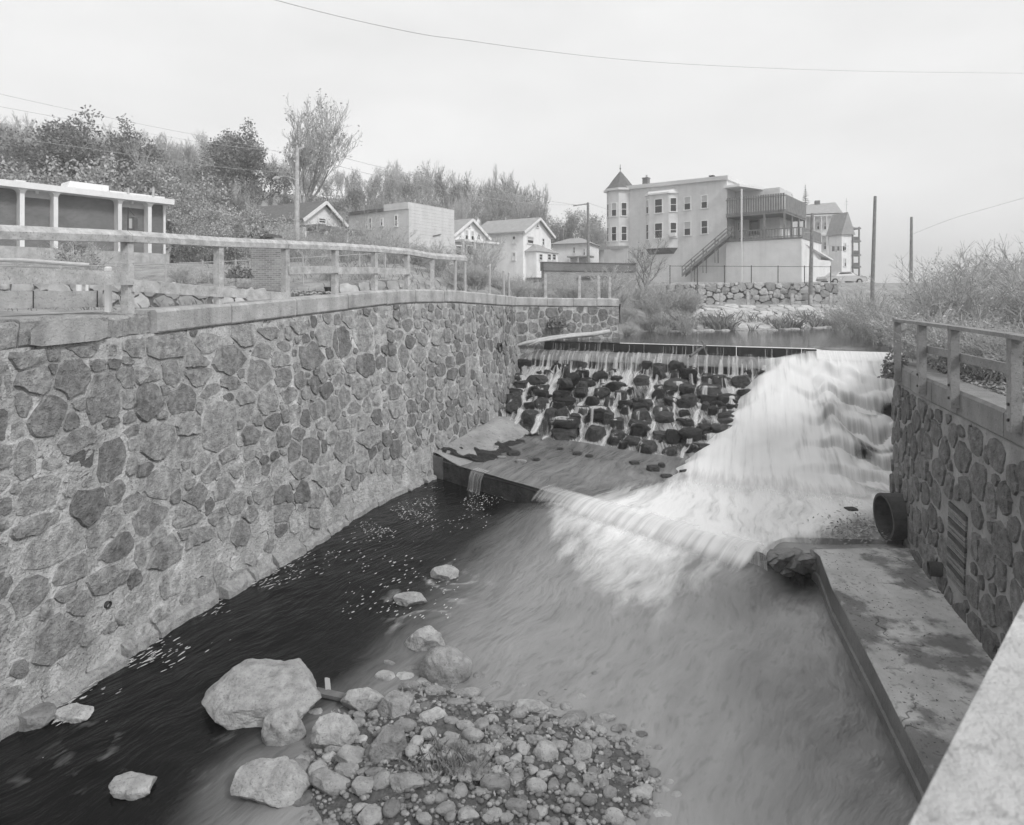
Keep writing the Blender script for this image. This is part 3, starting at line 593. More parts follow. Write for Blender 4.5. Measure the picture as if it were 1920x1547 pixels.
# rocks: rows of angular blocks stepping down the face
def rock_mesh(name, ang=.55, seed=0, mat=None, sub=2, block=False):
    rnd = random.Random(seed); bm = bmesh.new(); bmesh.ops.create_icosphere(bm, subdivisions=sub, radius=1)
    planes = []
    for _ in range(11):
        v = Vector((rnd.gauss(0, 1), rnd.gauss(0, 1), rnd.gauss(0, 1))).normalized(); planes.append((v, rnd.uniform(.55, .95)))
    planes.append((Vector((rnd.gauss(0, .1), rnd.gauss(0, .1), 1)).normalized(), .62)); planes.append((Vector((0, 0, -1)), .7))
    if block:
        for v in ((1, 0, 0), (-1, 0, 0), (0, 1, 0), (0, -1, 0)): planes.append((Vector((v[0] + rnd.gauss(0, .22), v[1] + rnd.gauss(0, .22), rnd.gauss(0, .2))).normalized(), rnd.uniform(.58, .74)))
    for v in bm.verts:
        p = v.co.copy(); q = p.copy()
        for nrm, dd in planes:
            t = q.dot(nrm) - dd
            if t > 0: q -= nrm * t
        p = p.lerp(q, ang) + p * .06 * mnoise.noise(p * 1.7 + Vector((seed, 0, 0))) * (1 + ang) + p * .03 * mnoise.noise(p * 5 + Vector((seed, 0, 0)))
        v.co = p
    me = bpy.data.meshes.new(name); bm.to_mesh(me); bm.free()
    if mat: me.materials.append(mat)
    if ang < .5: me.polygons.foreach_set('use_smooth', [True] * len(me.polygons))
    return me
def put(name, me, parent, loc, rot, scl):
    o = bpy.data.objects.new(name, me); COL.objects.link(o)
    if parent is not None: o.parent = parent; o.location = Vector(loc) - ORG[parent.name]
    else: o.location = loc
    o.rotation_euler = rot; o.scale = scl; ORG[o.name] = Vector(loc); return o
WR = [rock_mesh('weir_rock_shape', .97, 100 + i, M['wetrock'] if i % 2 else M['wetrock2'], 3, True) for i in range(12)]
GS = .05; gu0, gn0 = -1.5, -.3; GU, GN = int(15.5 / GS), int(9.5 / GS)
HM = np.zeros((GU, GN))
for i in range(GU):
    u = gu0 + i * GS
    for j in range(GN):
        n = gn0 + j * GS
        HM[i, j] = (3.78 if u < UB else 3.5) if n < .05 else (float(np.interp(n, [q[0] for q in SILL[:-1]], [q[1] for q in SILL[:-1]])) if n < 1 else slope_z(u, n))
ang0 = math.atan2(UD.y, UD.x); uu = gu0 + np.arange(GU) * GS; nnv = gn0 + np.arange(GN) * GS
def stamp(u, n, a, b, r, zt):
    i0, i1 = int((u - 1.2 - gu0) / GS), int((u + 1.2 - gu0) / GS); j0, j1 = int((n - 1.2 - gn0) / GS), int((n + 1.2 - gn0) / GS)
    i0, j0 = max(0, i0), max(0, j0); i1, j1 = min(GU, i1), min(GN, j1)
    if i1 <= i0 or j1 <= j0: return
    x = uu[i0:i1, None] - u; y = nnv[None, j0:j1] - n; c, s_ = math.cos(r), math.sin(r); X = (x * c + y * s_) / a; Y = (-x * s_ + y * c) / b
    q = (np.abs(X) ** 3 + np.abs(Y) ** 3); h = zt - .10 * q * min(a, b); HM[i0:i1, j0:j1] = np.where(q < 1, np.maximum(HM[i0:i1, j0:j1], h), HM[i0:i1, j0:j1])
rocks = []
n = 1.12
while n < 7.0:
    u = U(-.6, .2)
    while u < 13.6:
        toe = lerp(5.0, 7.0, ss(0, 9, u)) + U(-.3, .3)
        a = U(.15, .36) * (1.5 if random.random() < .14 else 1)
        lim = 13.5 if n > 3 else 12
        uLn = float(np.interp(n, [-.4, .2, .8, 2, 4, 6.9, 8.5, 12], [12.6, 12.2, 11.2, 10.5, 9.8, 8.7, 8.1, 7.4])) + .5
        if n < toe and u < min(lim, uLn) and random.random() < .9:
            b = a * U(.7, 1.0); h = U(.22, .46); nn_ = n + U(-.2, .2); zt = slope_z(u, nn_) + U(.04, .38) * (1.2 - .3 * nn_ / 7)
            rocks.append((u, nn_, a, b, h, U(-.35, .35), zt))
        u += a * 2 + U(-.02, .38)
    n += U(.43, .58)
for (u, n, a, b, h, r, zt) in rocks:
    put('rock', random.choice(WR), dam, D(u, n, zt - h * .72), (U(-.16, .16), U(-.16, .16), ang0 - r + random.choice((0, math.pi / 2, math.pi))), (a * 1.5, a * 1.4, h * 1.2)); stamp(u, n, a * .9, b * .95, r, zt - .03)
for px, py, w_, z, f_ in ((1352, 792, 74, 1.35, .6), (1335, 842, 86, .8, .55), (1285, 822, 46, .95, .7), (1180, 730, 48, 2.0, .75), (1120, 770, 44, 1.5, .7), (1240, 700, 50, 2.3, .7), (1060, 790, 50, 1.2, .6)):
    u_, n_ = DI(px, py, z); k = PZ(px, py, z).y / FPX; a = w_ * k / 2; r = U(-.5, .2)
    put('rock', random.choice(WR), dam, D(u_, n_, z - .1), (U(-.25, .1), U(-.2, .2), ang0 - r), (a * 1.25, a * 1.1, a * f_)); stamp(u_, n_, a * .9, a * .8, r, z + a * f_ * .4)
# big dark blocks at the left abutment
for px, py, w_, h_, z in ((985, 690, 62, 40, 2.3), (1010, 672, 60, 30, 2.75), (965, 715, 40, 34, 2.0), (1003, 715, 34, 30, 1.9), (985, 735, 70, 42, 1.5), (958, 755, 50, 26, 1.35), (1020, 700, 30, 26, 2.2), (975, 664, 50, 22, 2.9), (1040, 655, 60, 24, 3.05), (945, 770, 36, 22, 1.2)):
    p = PZ(px, py, z); k = p.y / FPX
    put('rock', random.choice(WR), dam, p + Vector((0, .35, -.1)), (U(-.1, .1), U(-.1, .1), U(-.4, .4)), (w_ * k * .6, .5, h_ * k * .62)).data = random.choice([m for m in WR if m.materials[0] == M['wetrock2']])
# ================================================================ water materials
def watermat(name, deep, pale, foamv=.82, rough=.12, bump=.25, flow=(1, 1, 1), rot=0.0, bscale=1.2, amp=1.5, rip=0.0, warp=1.3, spec=.5):
    m = bpy.data.materials.new(name); m.use_nodes = True; nt = m.node_tree; L = nt.links; bs = nt.nodes['Principled BSDF']
    ge = N(nt, 'ShaderNodeNewGeometry'); mp = N(nt, 'ShaderNodeMapping', vector_type='TEXTURE'); mp.inputs['Rotation'].default_value = (0, 0, rot); mp.inputs['Scale'].default_value = flow
    # domain warp so the streaks meander with the current
    wn = N(nt, 'ShaderNodeTexNoise'); wn.inputs['Scale'].default_value = .45; wn.inputs['Detail'].default_value = 2; L.new(ge.outputs['Position'], wn.inputs[0])
    sb = N(nt, 'ShaderNodeVectorMath', operation='SUBTRACT'); L.new(wn.outputs['Color'], sb.inputs[0]); sb.inputs[1].default_value = (.5, .5, .5)
    sc = N(nt, 'ShaderNodeVectorMath', operation='SCALE'); L.new(sb.outputs[0], sc.inputs[0]); sc.inputs['Scale'].default_value = warp
    ad = N(nt, 'ShaderNodeVectorMath', operation='ADD'); L.new(ge.outputs['Position'], ad.inputs[0]); L.new(sc.outputs[0], ad.inputs[1]); L.new(ad.outputs[0], mp.inputs[0])
    n1 = N(nt, 'ShaderNodeTexNoise'); n1.inputs['Scale'].default_value = bscale; n1.inputs['Detail'].default_value = 7; n1.inputs['Roughness'].default_value = .6; L.new(mp.outputs[0], n1.inputs[0])
    n2 = N(nt, 'ShaderNodeTexNoise'); n2.inputs['Scale'].default_value = bscale * 3.3; n2.inputs['Detail'].default_value = 5; L.new(mp.outputs[0], n2.inputs[0])
    ap = N(nt, 'ShaderNodeAttribute'); ap.attribute_name = 'pale'; af = N(nt, 'ShaderNodeAttribute'); af.attribute_name = 'foam'
    def mathn(op, a, b, cl=False):
        q = N(nt, 'ShaderNodeMath', operation=op, use_clamp=cl)
        for i, x in enumerate((a, b)):
            if hasattr(x, 'links'): L.new(x, q.inputs[i])
            else: q.inputs[i].default_value = x
        return q.outputs[0]
    # pale colour stands for aerated water and sky reflection, broken up by the current
    d1 = mathn('MULTIPLY', mathn('SUBTRACT', n1.outputs[0], .5), amp); pm = mathn('ADD', ap.outputs['Fac'], d1, True)
    pm = mathn('MULTIPLY', pm, mathn('MINIMUM', mathn('MULTIPLY', ap.outputs['Fac'], 4.0), 1.0), True)
    d2 = mathn('MULTIPLY', mathn('SUBTRACT', n1.outputs[0], .5), 1.5); fm = mathn('ADD', mathn('MULTIPLY', af.outputs['Fac'], 1.5), mathn('SUBTRACT', d2, .25), True)
    fm = mathn('MULTIPLY', fm, mathn('MINIMUM', mathn('MULTIPLY', af.outputs['Fac'], 4.0), 1.0), True)
    c1 = N(nt, 'ShaderNodeMix', data_type='FLOAT'); L.new(pm, c1.inputs[0]); c1.inputs[2].default_value = deep; c1.inputs[3].default_value = pale
    c2 = N(nt, 'ShaderNodeMix', data_type='FLOAT'); L.new(fm, c2.inputs[0]); L.new(c1.outputs[0], c2.inputs[2]); c2.inputs[3].default_value = foamv
    rv_ = N(nt, 'ShaderNodeMapRange'); L.new(n2.outputs[0], rv_.inputs[0]); rv_.inputs[1].default_value = .34; rv_.inputs[2].default_value = .46; rv_.inputs[3].default_value = 1 - rip; rv_.inputs[4].default_value = 1
    L.new(mathn('MULTIPLY', c2.outputs[0], mathn('MAXIMUM', rv_.outputs[0], fm)), bs.inputs['Base Color']); bs.inputs['IOR'].default_value = 1.33; bs.inputs['Specular IOR Level'].default_value = spec
    rr = N(nt, 'ShaderNodeMapRange'); L.new(fm, rr.inputs[0]); rr.inputs[3].default_value = rough; rr.inputs[4].default_value = .9; L.new(rr.outputs[0], bs.inputs['Roughness'])
    b = N(nt, 'ShaderNodeBump'); b.inputs['Strength'].default_value = bump; b.inputs['Distance'].default_value = .08
    h = mathn('ADD', n1.outputs[0], mathn('MULTIPLY', n2.outputs[0], .6)); L.new(h, b.inputs['Height']); L.new(b.outputs[0], bs.inputs['Normal'])
    return m
def fallmat(name, v=.86, ascale=14.0, cover=.5, soft=.2, attr='foam', gap=.0, vs=.06, flow=(UD.x, UD.y)):
    """white falling water: streak opacity comes from noise stretched along the fall"""
    m = bpy.data.materials.new(name); m.use_nodes = True; nt = m.node_tree; nt.nodes.clear(); L = nt.links
    uv = N(nt, 'ShaderNodeUVMap'); uv.uv_map = 'flow'; mp = N(nt, 'ShaderNodeMapping'); mp.inputs['Scale'].default_value = (ascale, ascale * vs, 1); L.new(uv.outputs[0], mp.inputs[0])
    n1 = N(nt, 'ShaderNodeTexNoise'); n1.inputs['Scale'].default_value = 1; n1.inputs['Detail'].default_value = 5; n1.inputs['Roughness'].default_value = .6; L.new(mp.outputs[0], n1.inputs[0])
    at = N(nt, 'ShaderNodeAttribute'); at.attribute_name = 'foam'
    r = N(nt, 'ShaderNodeMapRange'); L.new(n1.outputs[0], r.inputs[0]); r.inputs[1].default_value = .5 - soft; r.inputs[2].default_value = .5 + soft; r.inputs[3].default_value = -.5; r.inputs[4].default_value = .5
    a = N(nt, 'ShaderNodeMath', operation='ADD', use_clamp=True); L.new(r.outputs[0], a.inputs[0]); L.new(at.outputs['Fac'], a.inputs[1])
    d = N(nt, 'ShaderNodeBsdfDiffuse'); 
    cv = N(nt, 'ShaderNodeMapRange'); L.new(n1.outputs[0], cv.inputs[0]); cv.inputs[1].default_value = .25; cv.inputs[2].default_value = .7; cv.inputs[3].default_value = v * .84; cv.inputs[4].default_value = v
    L.new(cv.outputs[0], d.inputs[0])
    tl = N(nt, 'ShaderNodeBsdfTranslucent'); L.new(cv.outputs[0], tl.inputs[0]); mm = N(nt, 'ShaderNodeMixShader'); mm.inputs[0].default_value = .25; L.new(d.outputs[0], mm.inputs[1]); L.new(tl.outputs[0], mm.inputs[2])
    tr = N(nt, 'ShaderNodeBsdfTransparent'); x = N(nt, 'ShaderNodeMixShader'); L.new(a.outputs[0], x.inputs[0]); L.new(tr.outputs[0], x.inputs[1]); L.new(mm.outputs[0], x.inputs[2])
    o = N(nt, 'ShaderNodeOutputMaterial'); L.new(x.outputs[0], o.inputs[0]); return m
def grid_obj(name, nu, nv, fn, mat, attrs, uvf=None, smooth=True):
    """fn(i,j)->(point, attr dict, (u,v)); one sheet with float attributes and a 'flow' uv"""
    vs = []; A = {k: [] for k in attrs}; UVs = []
    for i in range(nu + 1):
        for j in range(nv + 1):
            p, a, t = fn(i / nu, j / nv); vs.append(tuple(p)); UVs.append(t)
            for k in attrs: A[k].append(a.get(k, 0.0))
    fs = [(i * (nv + 1) + j, (i + 1) * (nv + 1) + j, (i + 1) * (nv + 1) + j + 1, i * (nv + 1) + j + 1) for i in range(nu) for j in range(nv)]
    me = bpy.data.meshes.new(name); me.from_pydata(vs, [], fs); me.materials.append(mat)
    for k in attrs: at = me.attributes.new(k, 'FLOAT', 'POINT'); at.data.foreach_set('value', A[k])
    ul = me.uv_layers.new(name='flow'); li = np.zeros(len(me.loops), int); me.loops.foreach_get('vertex_index', li); ul.data.foreach_set('uv', np.array(UVs, float)[li].ravel())
    if smooth: me.polygons.foreach_set('use_smooth', [True] * len(me.polygons))
    o = bpy.data.objects.new(name, me); COL.objects.link(o); ORG[o.name] = Vector((0, 0, 0)); return o
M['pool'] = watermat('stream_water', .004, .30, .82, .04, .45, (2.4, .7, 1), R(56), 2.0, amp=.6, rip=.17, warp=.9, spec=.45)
M['apronw'] = watermat('apron_water', .06, .26, .80, .12, .35, (3.6, .6, 1), R(64), 2.0, rip=.25)
M['pondw'] = watermat('pond_water', .05, .12, .8, .10, .10, (1, 1, 1), 0, .8)
M['fall'] = fallmat('falling_water', .93, 7.0, soft=.42, vs=.05)
M['torrent'] = fallmat('torrent_water', .95, 5.5, soft=.42, vs=.06)
M['fall_thin'] = fallmat('trickling_water', .85, 16.0, soft=.4, vs=.05)
# ---- pond
def pondf(s, t):
    a = D(lerp(-1.0, CL + .6, s), -.01, 0); b = Vector((lerp(-6, 56, s), 56, 0)); t = t ** 2.2; q = a.lerp(b, t); u = (q - C0).dot(UD); z = 3.79 - .07 * ss(UB - .15, UB + .3, u) * ss(1.4, 0, -(q - C0).dot(ND))
    return (q.x, q.y, z), dict(pale=.25, foam=0), (0, 0)
tag(grid_obj('pond', 60, 30, pondf, M['pondw'], ('pale', 'foam')), kind='structure')
# ---- apron between weir and ledge
L0, L1, L2 = Vector((-2.9, 20.5, 0)), Vector((5.3, 12.82, 0)), Vector((6.5, 12.75, 0))
LU = (L1 - L0).normalized(); LN = Vector((LU.y, -LU.x, 0));
if LN.y > 0: LN = -LN                # downstream normal of the ledge
def wall_dist(x, y):                 # distance from the left wall's foot line
    best = 9
    for S in FOOT:
        d = math.hypot(S[0] - x, S[1] - y)
        if d < best: best = d
    return best
FOOT = [LW.pt(S, .6, 0) for S in np.arange(LW.L - 14, LW.L, .3)]
def apron_z(x, y):
    A = lerp(.30, .62, ss(19.8, 23.5, y)); w0 = lerp(1.7, 1.5, ss(20, 24, y)); wd = wall_dist(x, y)
    return .50 + A * max(0, 1 - wd / w0) ** .9 + .03 * nz3(x * 1.1, y * 1.1) + .06 * max(0, nz3(x * .6 + 5, y * .6))
def apron_xy(s, t, over=.0):
    l = (L1 - L0).length; a = L0 + LU * (lerp(-1.0, l, min(s, 1.0)))
    if s > 1: a = a + Vector((1, -.03, 0)) * ((s - 1) * l)
    q = a - LN * (t * 15 + over + (.3 if s > 1 else 0)); return q
mb = MB(); vs = []; nu, nv = 100, 100
for i in range(nu + 1):
    for j in range(nv + 1): q = apron_xy(i / nu * 1.32, (j / nv) ** 1.3); vs.append((q.x, q.y, apron_z(q.x, q.y)))
fs = [(i * (nv + 1) + j, (i + 1) * (nv + 1) + j, (i + 1) * (nv + 1) + j + 1, i * (nv + 1) + j + 1) for i in range(nu) for j in range(nv)]
mb.add(vs, fs)
ledge = thing('apron', 'low concrete apron with a dark stepped edge below the weir', 'apron', (1, 18, 0)); mb.build('concrete_bed', M['slab'], ledge, smooth=True)
# stepped edge: individual dark stones
s = -1.0; LL = (L1 - L0).length
while s < LL - .05:
    l = min(U(.5, 1.1), LL - s + .02); o = U(-.05, .05); mb = MB()
    a = L0 + LU * (s + .01); b = L0 + LU * (s + l - .01)
    za, zb = apron_z(a.x, a.y) - .03, apron_z(b.x, b.y) - .03
    q = [a + LN * (.03 + o), b + LN * (.03 + o + U(-.03, .03)), b - LN * .35, a - LN * .35]
    mb.hexa([Vector((p.x, p.y, -.4)) for p in q] + [Vector((p.x, p.y, z)) for p, z in zip(q, (za, zb, zb, za))]); mb.build('edge_stone', M['wetrock2'] if s > .9 else M['wetconc'], ledge); s += l
WRC = [rock_mesh('edge_rock_shape', .97, 300 + i, M['wetconc'], 3, True) for i in range(4)]
for px, py, w_, h_ in ((1452, 1044, 52, 34), (1490, 1048, 48, 42), (1524, 1050, 36, 40), (1438, 1042, 34, 24), (1472, 1062, 34, 20), (1505, 1040, 40, 22), (1470, 1034, 44, 18), (1448, 1060, 26, 16), (1532, 1035, 30, 18)):
    p = P(px, py + 6, 13.0); k = p.y / FPX; put('edge_stone', random.choice(WR), ledge, p, (U(-.1, .1), U(-.2, .2), U(-.3, .3)), (w_ * k * .68, .3, h_ * k * .7)).data = random.choice(WRC)
def foam_apron(px, py):
    # broad white fan below the heavy fall
    yl = np.interp(px, [1000, 1060, 1150, 1230, 1320, 1420, 1500, 1560, 1640], [960, 938, 920, 905, 868, 800, 800, 800, 800])
    yb = np.interp(px, [1000, 1200, 1380, 1420, 1480, 1560, 1640], [1100, 1100, 1100, 1040, 1010, 985, 955])
    return ss(-18, 34, py - yl) * ss(30, -10, py - yb)
def apronw(s, t):
    q = apron_xy(s * 1.32, t ** 1.3, -.04); z = .60 + .012 * nz3(q.x * 1.5, q.y * 1.5); px, py = proj(q.x, q.y, z)
    f = foam_apron(px, py); z += (.05 * f * (.5 + nz3(q.x * .8, q.y * .8, 4)) if t > .02 else 0)
    if s * 1.32 > 1.0 and t < .1 and px > 1430: z -= .2
    return (q.x, q.y, z), dict(pale=.6 + .3 * nz3(q.x * .4, q.y * .4), foam=f * .8), (0, 0)
tag(grid_obj('apron_water', 170, 150, apronw, M['apronw'], ('pale', 'foam')), 'thin sheet of water sliding over the apron', 'water', kind='structure')
def boil(x, y):                      # the pool heaps up under the ledge fall
    q = Vector((x, y, 0)) - L0; k = q.dot(LU) / LL; o = q.dot(LN)
    return .40 * ss(.34, .55, k) * ss(1.06, .98, k) * ss(2.6, .5, o) if o > -1 else 0.0
# ---- lower pool
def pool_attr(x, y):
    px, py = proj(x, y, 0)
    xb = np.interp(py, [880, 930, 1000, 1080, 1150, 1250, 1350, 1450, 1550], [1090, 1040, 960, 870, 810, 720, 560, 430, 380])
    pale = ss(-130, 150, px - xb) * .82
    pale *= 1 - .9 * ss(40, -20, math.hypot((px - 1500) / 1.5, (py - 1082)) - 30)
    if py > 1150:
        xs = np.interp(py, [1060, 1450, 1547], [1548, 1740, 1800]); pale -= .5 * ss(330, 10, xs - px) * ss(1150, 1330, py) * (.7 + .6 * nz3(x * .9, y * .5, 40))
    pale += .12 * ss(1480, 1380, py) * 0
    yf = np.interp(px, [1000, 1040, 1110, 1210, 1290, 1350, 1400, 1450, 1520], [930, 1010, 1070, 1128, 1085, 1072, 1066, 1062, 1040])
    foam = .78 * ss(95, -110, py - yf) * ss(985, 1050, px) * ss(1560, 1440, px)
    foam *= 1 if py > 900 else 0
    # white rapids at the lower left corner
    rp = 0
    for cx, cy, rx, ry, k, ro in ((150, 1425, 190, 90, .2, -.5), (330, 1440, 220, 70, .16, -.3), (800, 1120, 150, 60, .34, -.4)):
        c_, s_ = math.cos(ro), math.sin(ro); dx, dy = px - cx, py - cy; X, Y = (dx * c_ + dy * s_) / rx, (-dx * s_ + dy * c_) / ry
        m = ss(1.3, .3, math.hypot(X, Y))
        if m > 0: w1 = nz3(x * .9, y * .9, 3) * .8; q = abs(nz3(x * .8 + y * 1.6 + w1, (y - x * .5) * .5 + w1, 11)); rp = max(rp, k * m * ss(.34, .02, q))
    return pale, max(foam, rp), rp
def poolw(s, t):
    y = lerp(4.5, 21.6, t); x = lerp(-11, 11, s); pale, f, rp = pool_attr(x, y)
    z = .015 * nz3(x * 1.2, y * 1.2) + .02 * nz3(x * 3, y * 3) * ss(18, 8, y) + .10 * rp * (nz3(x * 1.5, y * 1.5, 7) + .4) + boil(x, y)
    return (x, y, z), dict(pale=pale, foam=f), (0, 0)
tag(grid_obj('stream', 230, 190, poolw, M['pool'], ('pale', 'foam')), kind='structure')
mb = MB(); mb.add([(-11, 4.52, -.01), (11, 4.52, -.01), (11, -40, -.3), (-11, -40, -.3)], [(3, 2, 1, 0)]); tag(mb.build('stream_below', M['pool']), kind='structure')
# ---- falling sheet at the ledge
def ledgef(s, t):
    k = lerp(.43, 1.0, s) * LL; base = L0 + LU * k; prof = [(-.35, .665), (-.05, .655), (.12, .62), (.24, .56), (.38, .47), (.58, .40), (.95, .30)]
    x = t * 6; i = min(5, int(x)); o = lerp(prof[i][0], prof[i + 1][0], x - i); z = lerp(prof[i][1], prof[i + 1][1], x - i)
    o = lerp(-.4, .75 + .2 * s, t) + (.12 * nz3(k * .9, 3) + .06 * nz3(k * 4, 1)) * t; q = base + LN * o; zl = .628 + .02 * s; zp = boil(q.x, q.y) + .0; z = lerp(zl, zp, ss(.28, 1.0, t)) + .03 * nz3(k * 1.3, 8) * t * (1 - t)
    e = ss(0, .05, s) * ss(1.0, .96, s)
    return (q.x, q.y, z), dict(foam=(lerp(.15, .95, ss(.0, .35, s)) * e - .5 * (1 - e)) * ss(0, .12, t) - 1.1 * ss(.55, 1.0, t)), (k, t)
tag(grid_obj('ledge_fall', 160, 14, ledgef, M['fall'], ('foam',)), 'low white curtain of water dropping over the apron ledge', 'waterfall')
def ledgef2(s, t):
    k = lerp(.205, .255, s) * LL; base = L0 + LU * k; prof = [(-.2, .62), (.05, .60), (.16, .4), (.2, .1), (.25, .0)]; x = t * 4; i = min(3, int(x))
    o = lerp(prof[i][0], prof[i + 1][0], x - i); z = lerp(prof[i][1], prof[i + 1][1], x - i); q = base + LN * (o + .03 * nz3(k * 6, 2)); return (q.x, q.y, z), dict(foam=.3), (k, t)
tag(grid_obj('ledge_trickle', 20, 10, ledgef2, M['fall_thin'], ('foam',)), 'thin trickle over the dark ledge near the left wall', 'waterfall')
q0, q1 = PZ(1378, 1040, .5), PZ(1436, 1044, .5)
def ledgef3(s, t):
    a = q0.lerp(q1, s); o = lerp(-.3, .45, t); z = .62 - .6 * ss(.3, 1, t); return (a.x - .25 * (o), a.y - o, z + .02 * nz3(s * 9, t)), dict(foam=.35), (s * .7, t)
tag(grid_obj('ledge_trickle', 24, 10, ledgef3, M['fall_thin'], ('foam',)), 'narrow ribbed trickle beside the dark edge stones at the slab corner', 'waterfall')
# ---- heavy fall on the right
def heavyf(s, t):
    n = lerp(-.04, 11.5, t ** 1.15); uL = float(np.interp(n, [-.4, .2, .8, 2, 4, 6.9, 8.5, 12], [12.6, 12.2, 11.2, 10.5, 9.8, 8.7, 8.1, 7.4])); uR = 16.4
    u = lerp(uL - .9, uR, s)
    z = float(np.interp(n, [-.4, 0, .4, .9, 1.5, 2.3, 3.4, 4.6, 6.0, 7.4, 8.6, 11.5], [3.725, 3.715, 3.56, 3.36, 3.02, 2.66, 2.2, 1.74, 1.26, .92, .74, .60]))
    lump = .2 * nz3(u * .75, n * .45, 2) + .08 * nz3(u * 1.5, n * .6, 9)
    # water arches over buried rocks, steps on the right side
    lump += .22 * ss(11.8, 14, u) * (abs(nz3(u * 1.1, n * .8, 21)) * 2 - .5)
    k = ss(.3, 1.6, n) * ss(9.5, 7.5, n); z += lump * k + .04 * k
    ph = n * .62 + .9 * nz3(u * .55, 2.5) + .45 * nz3(u * 1.6, n * .15, 6); fr = ph - math.floor(ph); sw = fr - ss(.78, 1.0, fr) - .4; z += sw * lerp(.05, .34, ss(11.2, 13.6, u)) * k
    e = ss(-.05, 1.5, u - uL + .8 + .35 * nz3(n * 1.2, 4)); z -= (1 - e) * (.65 if n > .9 else .15)
    dark = .55 * ss(12.0, 14.2, u) * max(0, nz3(u * 1.3, n * .9, 31) * 1.6)
    return D(u, n, z), dict(foam=lerp(.1, 1.08, e) - dark * 2.2 * ss(2.0, 4.0, n) - .5 * ss(.75, .9, fr) * ss(11.5, 14, u) * ss(1.5, 3, n) - .55 * ss(1.2, .1, n) - .25 * ss(1.8, .8, n) * max(0, nz3(u * 2.2, 5)) - 1.2 * ss(.74, .97, t)), (u, n * 1.2)
tag(grid_obj('waterfall', 170, 150, heavyf, M['torrent'], ('foam',)), 'broad silky white torrent pouring over the right side of the weir', 'waterfall')
# ---- trickles over boards and rocks: strands that follow the stepped surface
HS = HM.copy()
for _ in range(6):
    HS[1:-1, 1:-1] = (HS[1:-1, 1:-1] * 2 + HS[:-2, 1:-1] + HS[2:, 1:-1] + HS[1:-1, :-2] + HS[1:-1, 2:]) / 6
GUu, GNn = np.gradient(HS, GS)
def hm(A, u, n):
    i = (u - gu0) / GS; j = (n - gn0) / GS; i = min(GU - 2, max(0, i)); j = min(GN - 2, max(0, j)); a, b = int(i), int(j); fx, fy = i - a, j - b
    return A[a, b] * (1 - fx) * (1 - fy) + A[a + 1, b] * fx * (1 - fy) + A[a, b + 1] * (1 - fx) * fy + A[a + 1, b + 1] * fx * fy
def strand(u, n, wid, nend, tail=True):
    pts = []; du = 0
    while n < nend:
        pts.append((u, n)); g = hm(GUu, u, n); du = .6 * du + .4 * max(-.9, min(.9, -g * 1.1)); step = .07
        u += du * step + U(-.01, .01); n += step * (1 if abs(du) < .6 else .7)
        if u < -1.2 or u > 13.4: break
    return pts
# thin veil lying on the tops of the rocks; it tears open on their steep faces
HV = HM.copy()
for _ in range(2): HV[1:-1, 1:-1] = (HV[1:-1, 1:-1] * 2 + HV[:-2, 1:-1] + HV[2:, 1:-1] + HV[1:-1, :-2] + HV[1:-1, 2:]) / 6
VU, VN = np.gradient(HV, GS)
def veilf(s, t):
    u = lerp(-.6, 11.6, s); n = lerp(.06, 7.3, t); z = hm(HV, u, n) + .022; st_ = math.hypot(hm(VU, u, n), hm(VN, u, n))
    f = lerp(.33, -.45, ss(.75, 2.3, st_)) + .55 * nz3(u * .9, n * .5, 15) + .25 * nz3(u * 3.2, n * .8, 5)
    if n < 1.1: f = -.18 + .6 * nz3(u * 1.3, n * .3, 15)
    f -= .8 * ss(lerp(5.3, 7.0, ss(0, 9, u)), lerp(5.9, 7.5, ss(0, 9, u)), n)
    return D(u, n, z), dict(foam=f), (u - .35 * n, n)
tag(grid_obj('veil', 240, 130, veilf, M['fall_thin'], ('foam',)), 'thin white veil of water spread over the rock face of the weir', 'waterfall')
SV, SF, SA, SU = [], [], [], []
def add_strand(pts, wid, fo, lift=.035):
    b = len(SV); k = 5; L = len(pts); ph = U(0, 99); prev = None
    for i, (u, n) in enumerate(pts):
        wv = wid * (1 + .45 * nz3(i * .12, ph)) * (.5 + .5 * ss(0, 5, i)) * (.35 + .65 * ss(0, 6, L - 1 - i)); t = i / max(1, L - 1)
        for j in range(k):
            q = (j / (k - 1) - .5) * 2; uu_ = u + q * wv
            z = max(hm(HM, uu_, n), hm(HS, uu_, n) - .04) + lift * (1.3 - q * q) + .01
            if n > 1.05: z = .5 * z + .5 * max(hm(HM, u, n), hm(HM, uu_, max(gn0, n - .05))) + .0
            p = D(uu_, n + (.04 if n < .3 else 0), z); SV.append(tuple(p)); SA.append(fo - .55 * q * q); SU.append((u * .2 + ph + q * wv, i * .07))
    for i in range(L - 1):
        for j in range(k - 1): a = b + i * k + j; SF.append((a, a + 1, a + k + 1, a + k))
for _ in range(150):     # curtains over the boards
    u = U(-.3, UB - .1)
    if nz3(u * .9, 77) < -.12: continue
    p = strand(u, -.06, 0, U(.5, 1.05)); add_strand(p, U(.015, .08), U(-.1, .35), .02)
for _ in range(170):    # across the sill and its drop
    u = U(-.2, 11.6)
    if nz3(u * .8, 12) < -.15 and random.random() < .7: continue
    p = strand(u, U(.1, .6), 0, U(1.3, 2.2)); add_strand(p, U(.03, .10), U(-.05, .45), .025)
for _ in range(300):    # main streams down the rocks
    u = U(-.2, 11.4); n = U(.7, 1.4) if random.random() < .55 else U(1.3, 4.5)
    p = strand(u, n, 0, min(lerp(5.2, 7.2, ss(0, 9, u)) + .25, n + U(1.0, 6.0)))
    if len(p) > 6: add_strand(p, U(.03, .12) * (1.6 if u < 1.6 or random.random() < .25 else 1), U(.1, .7))
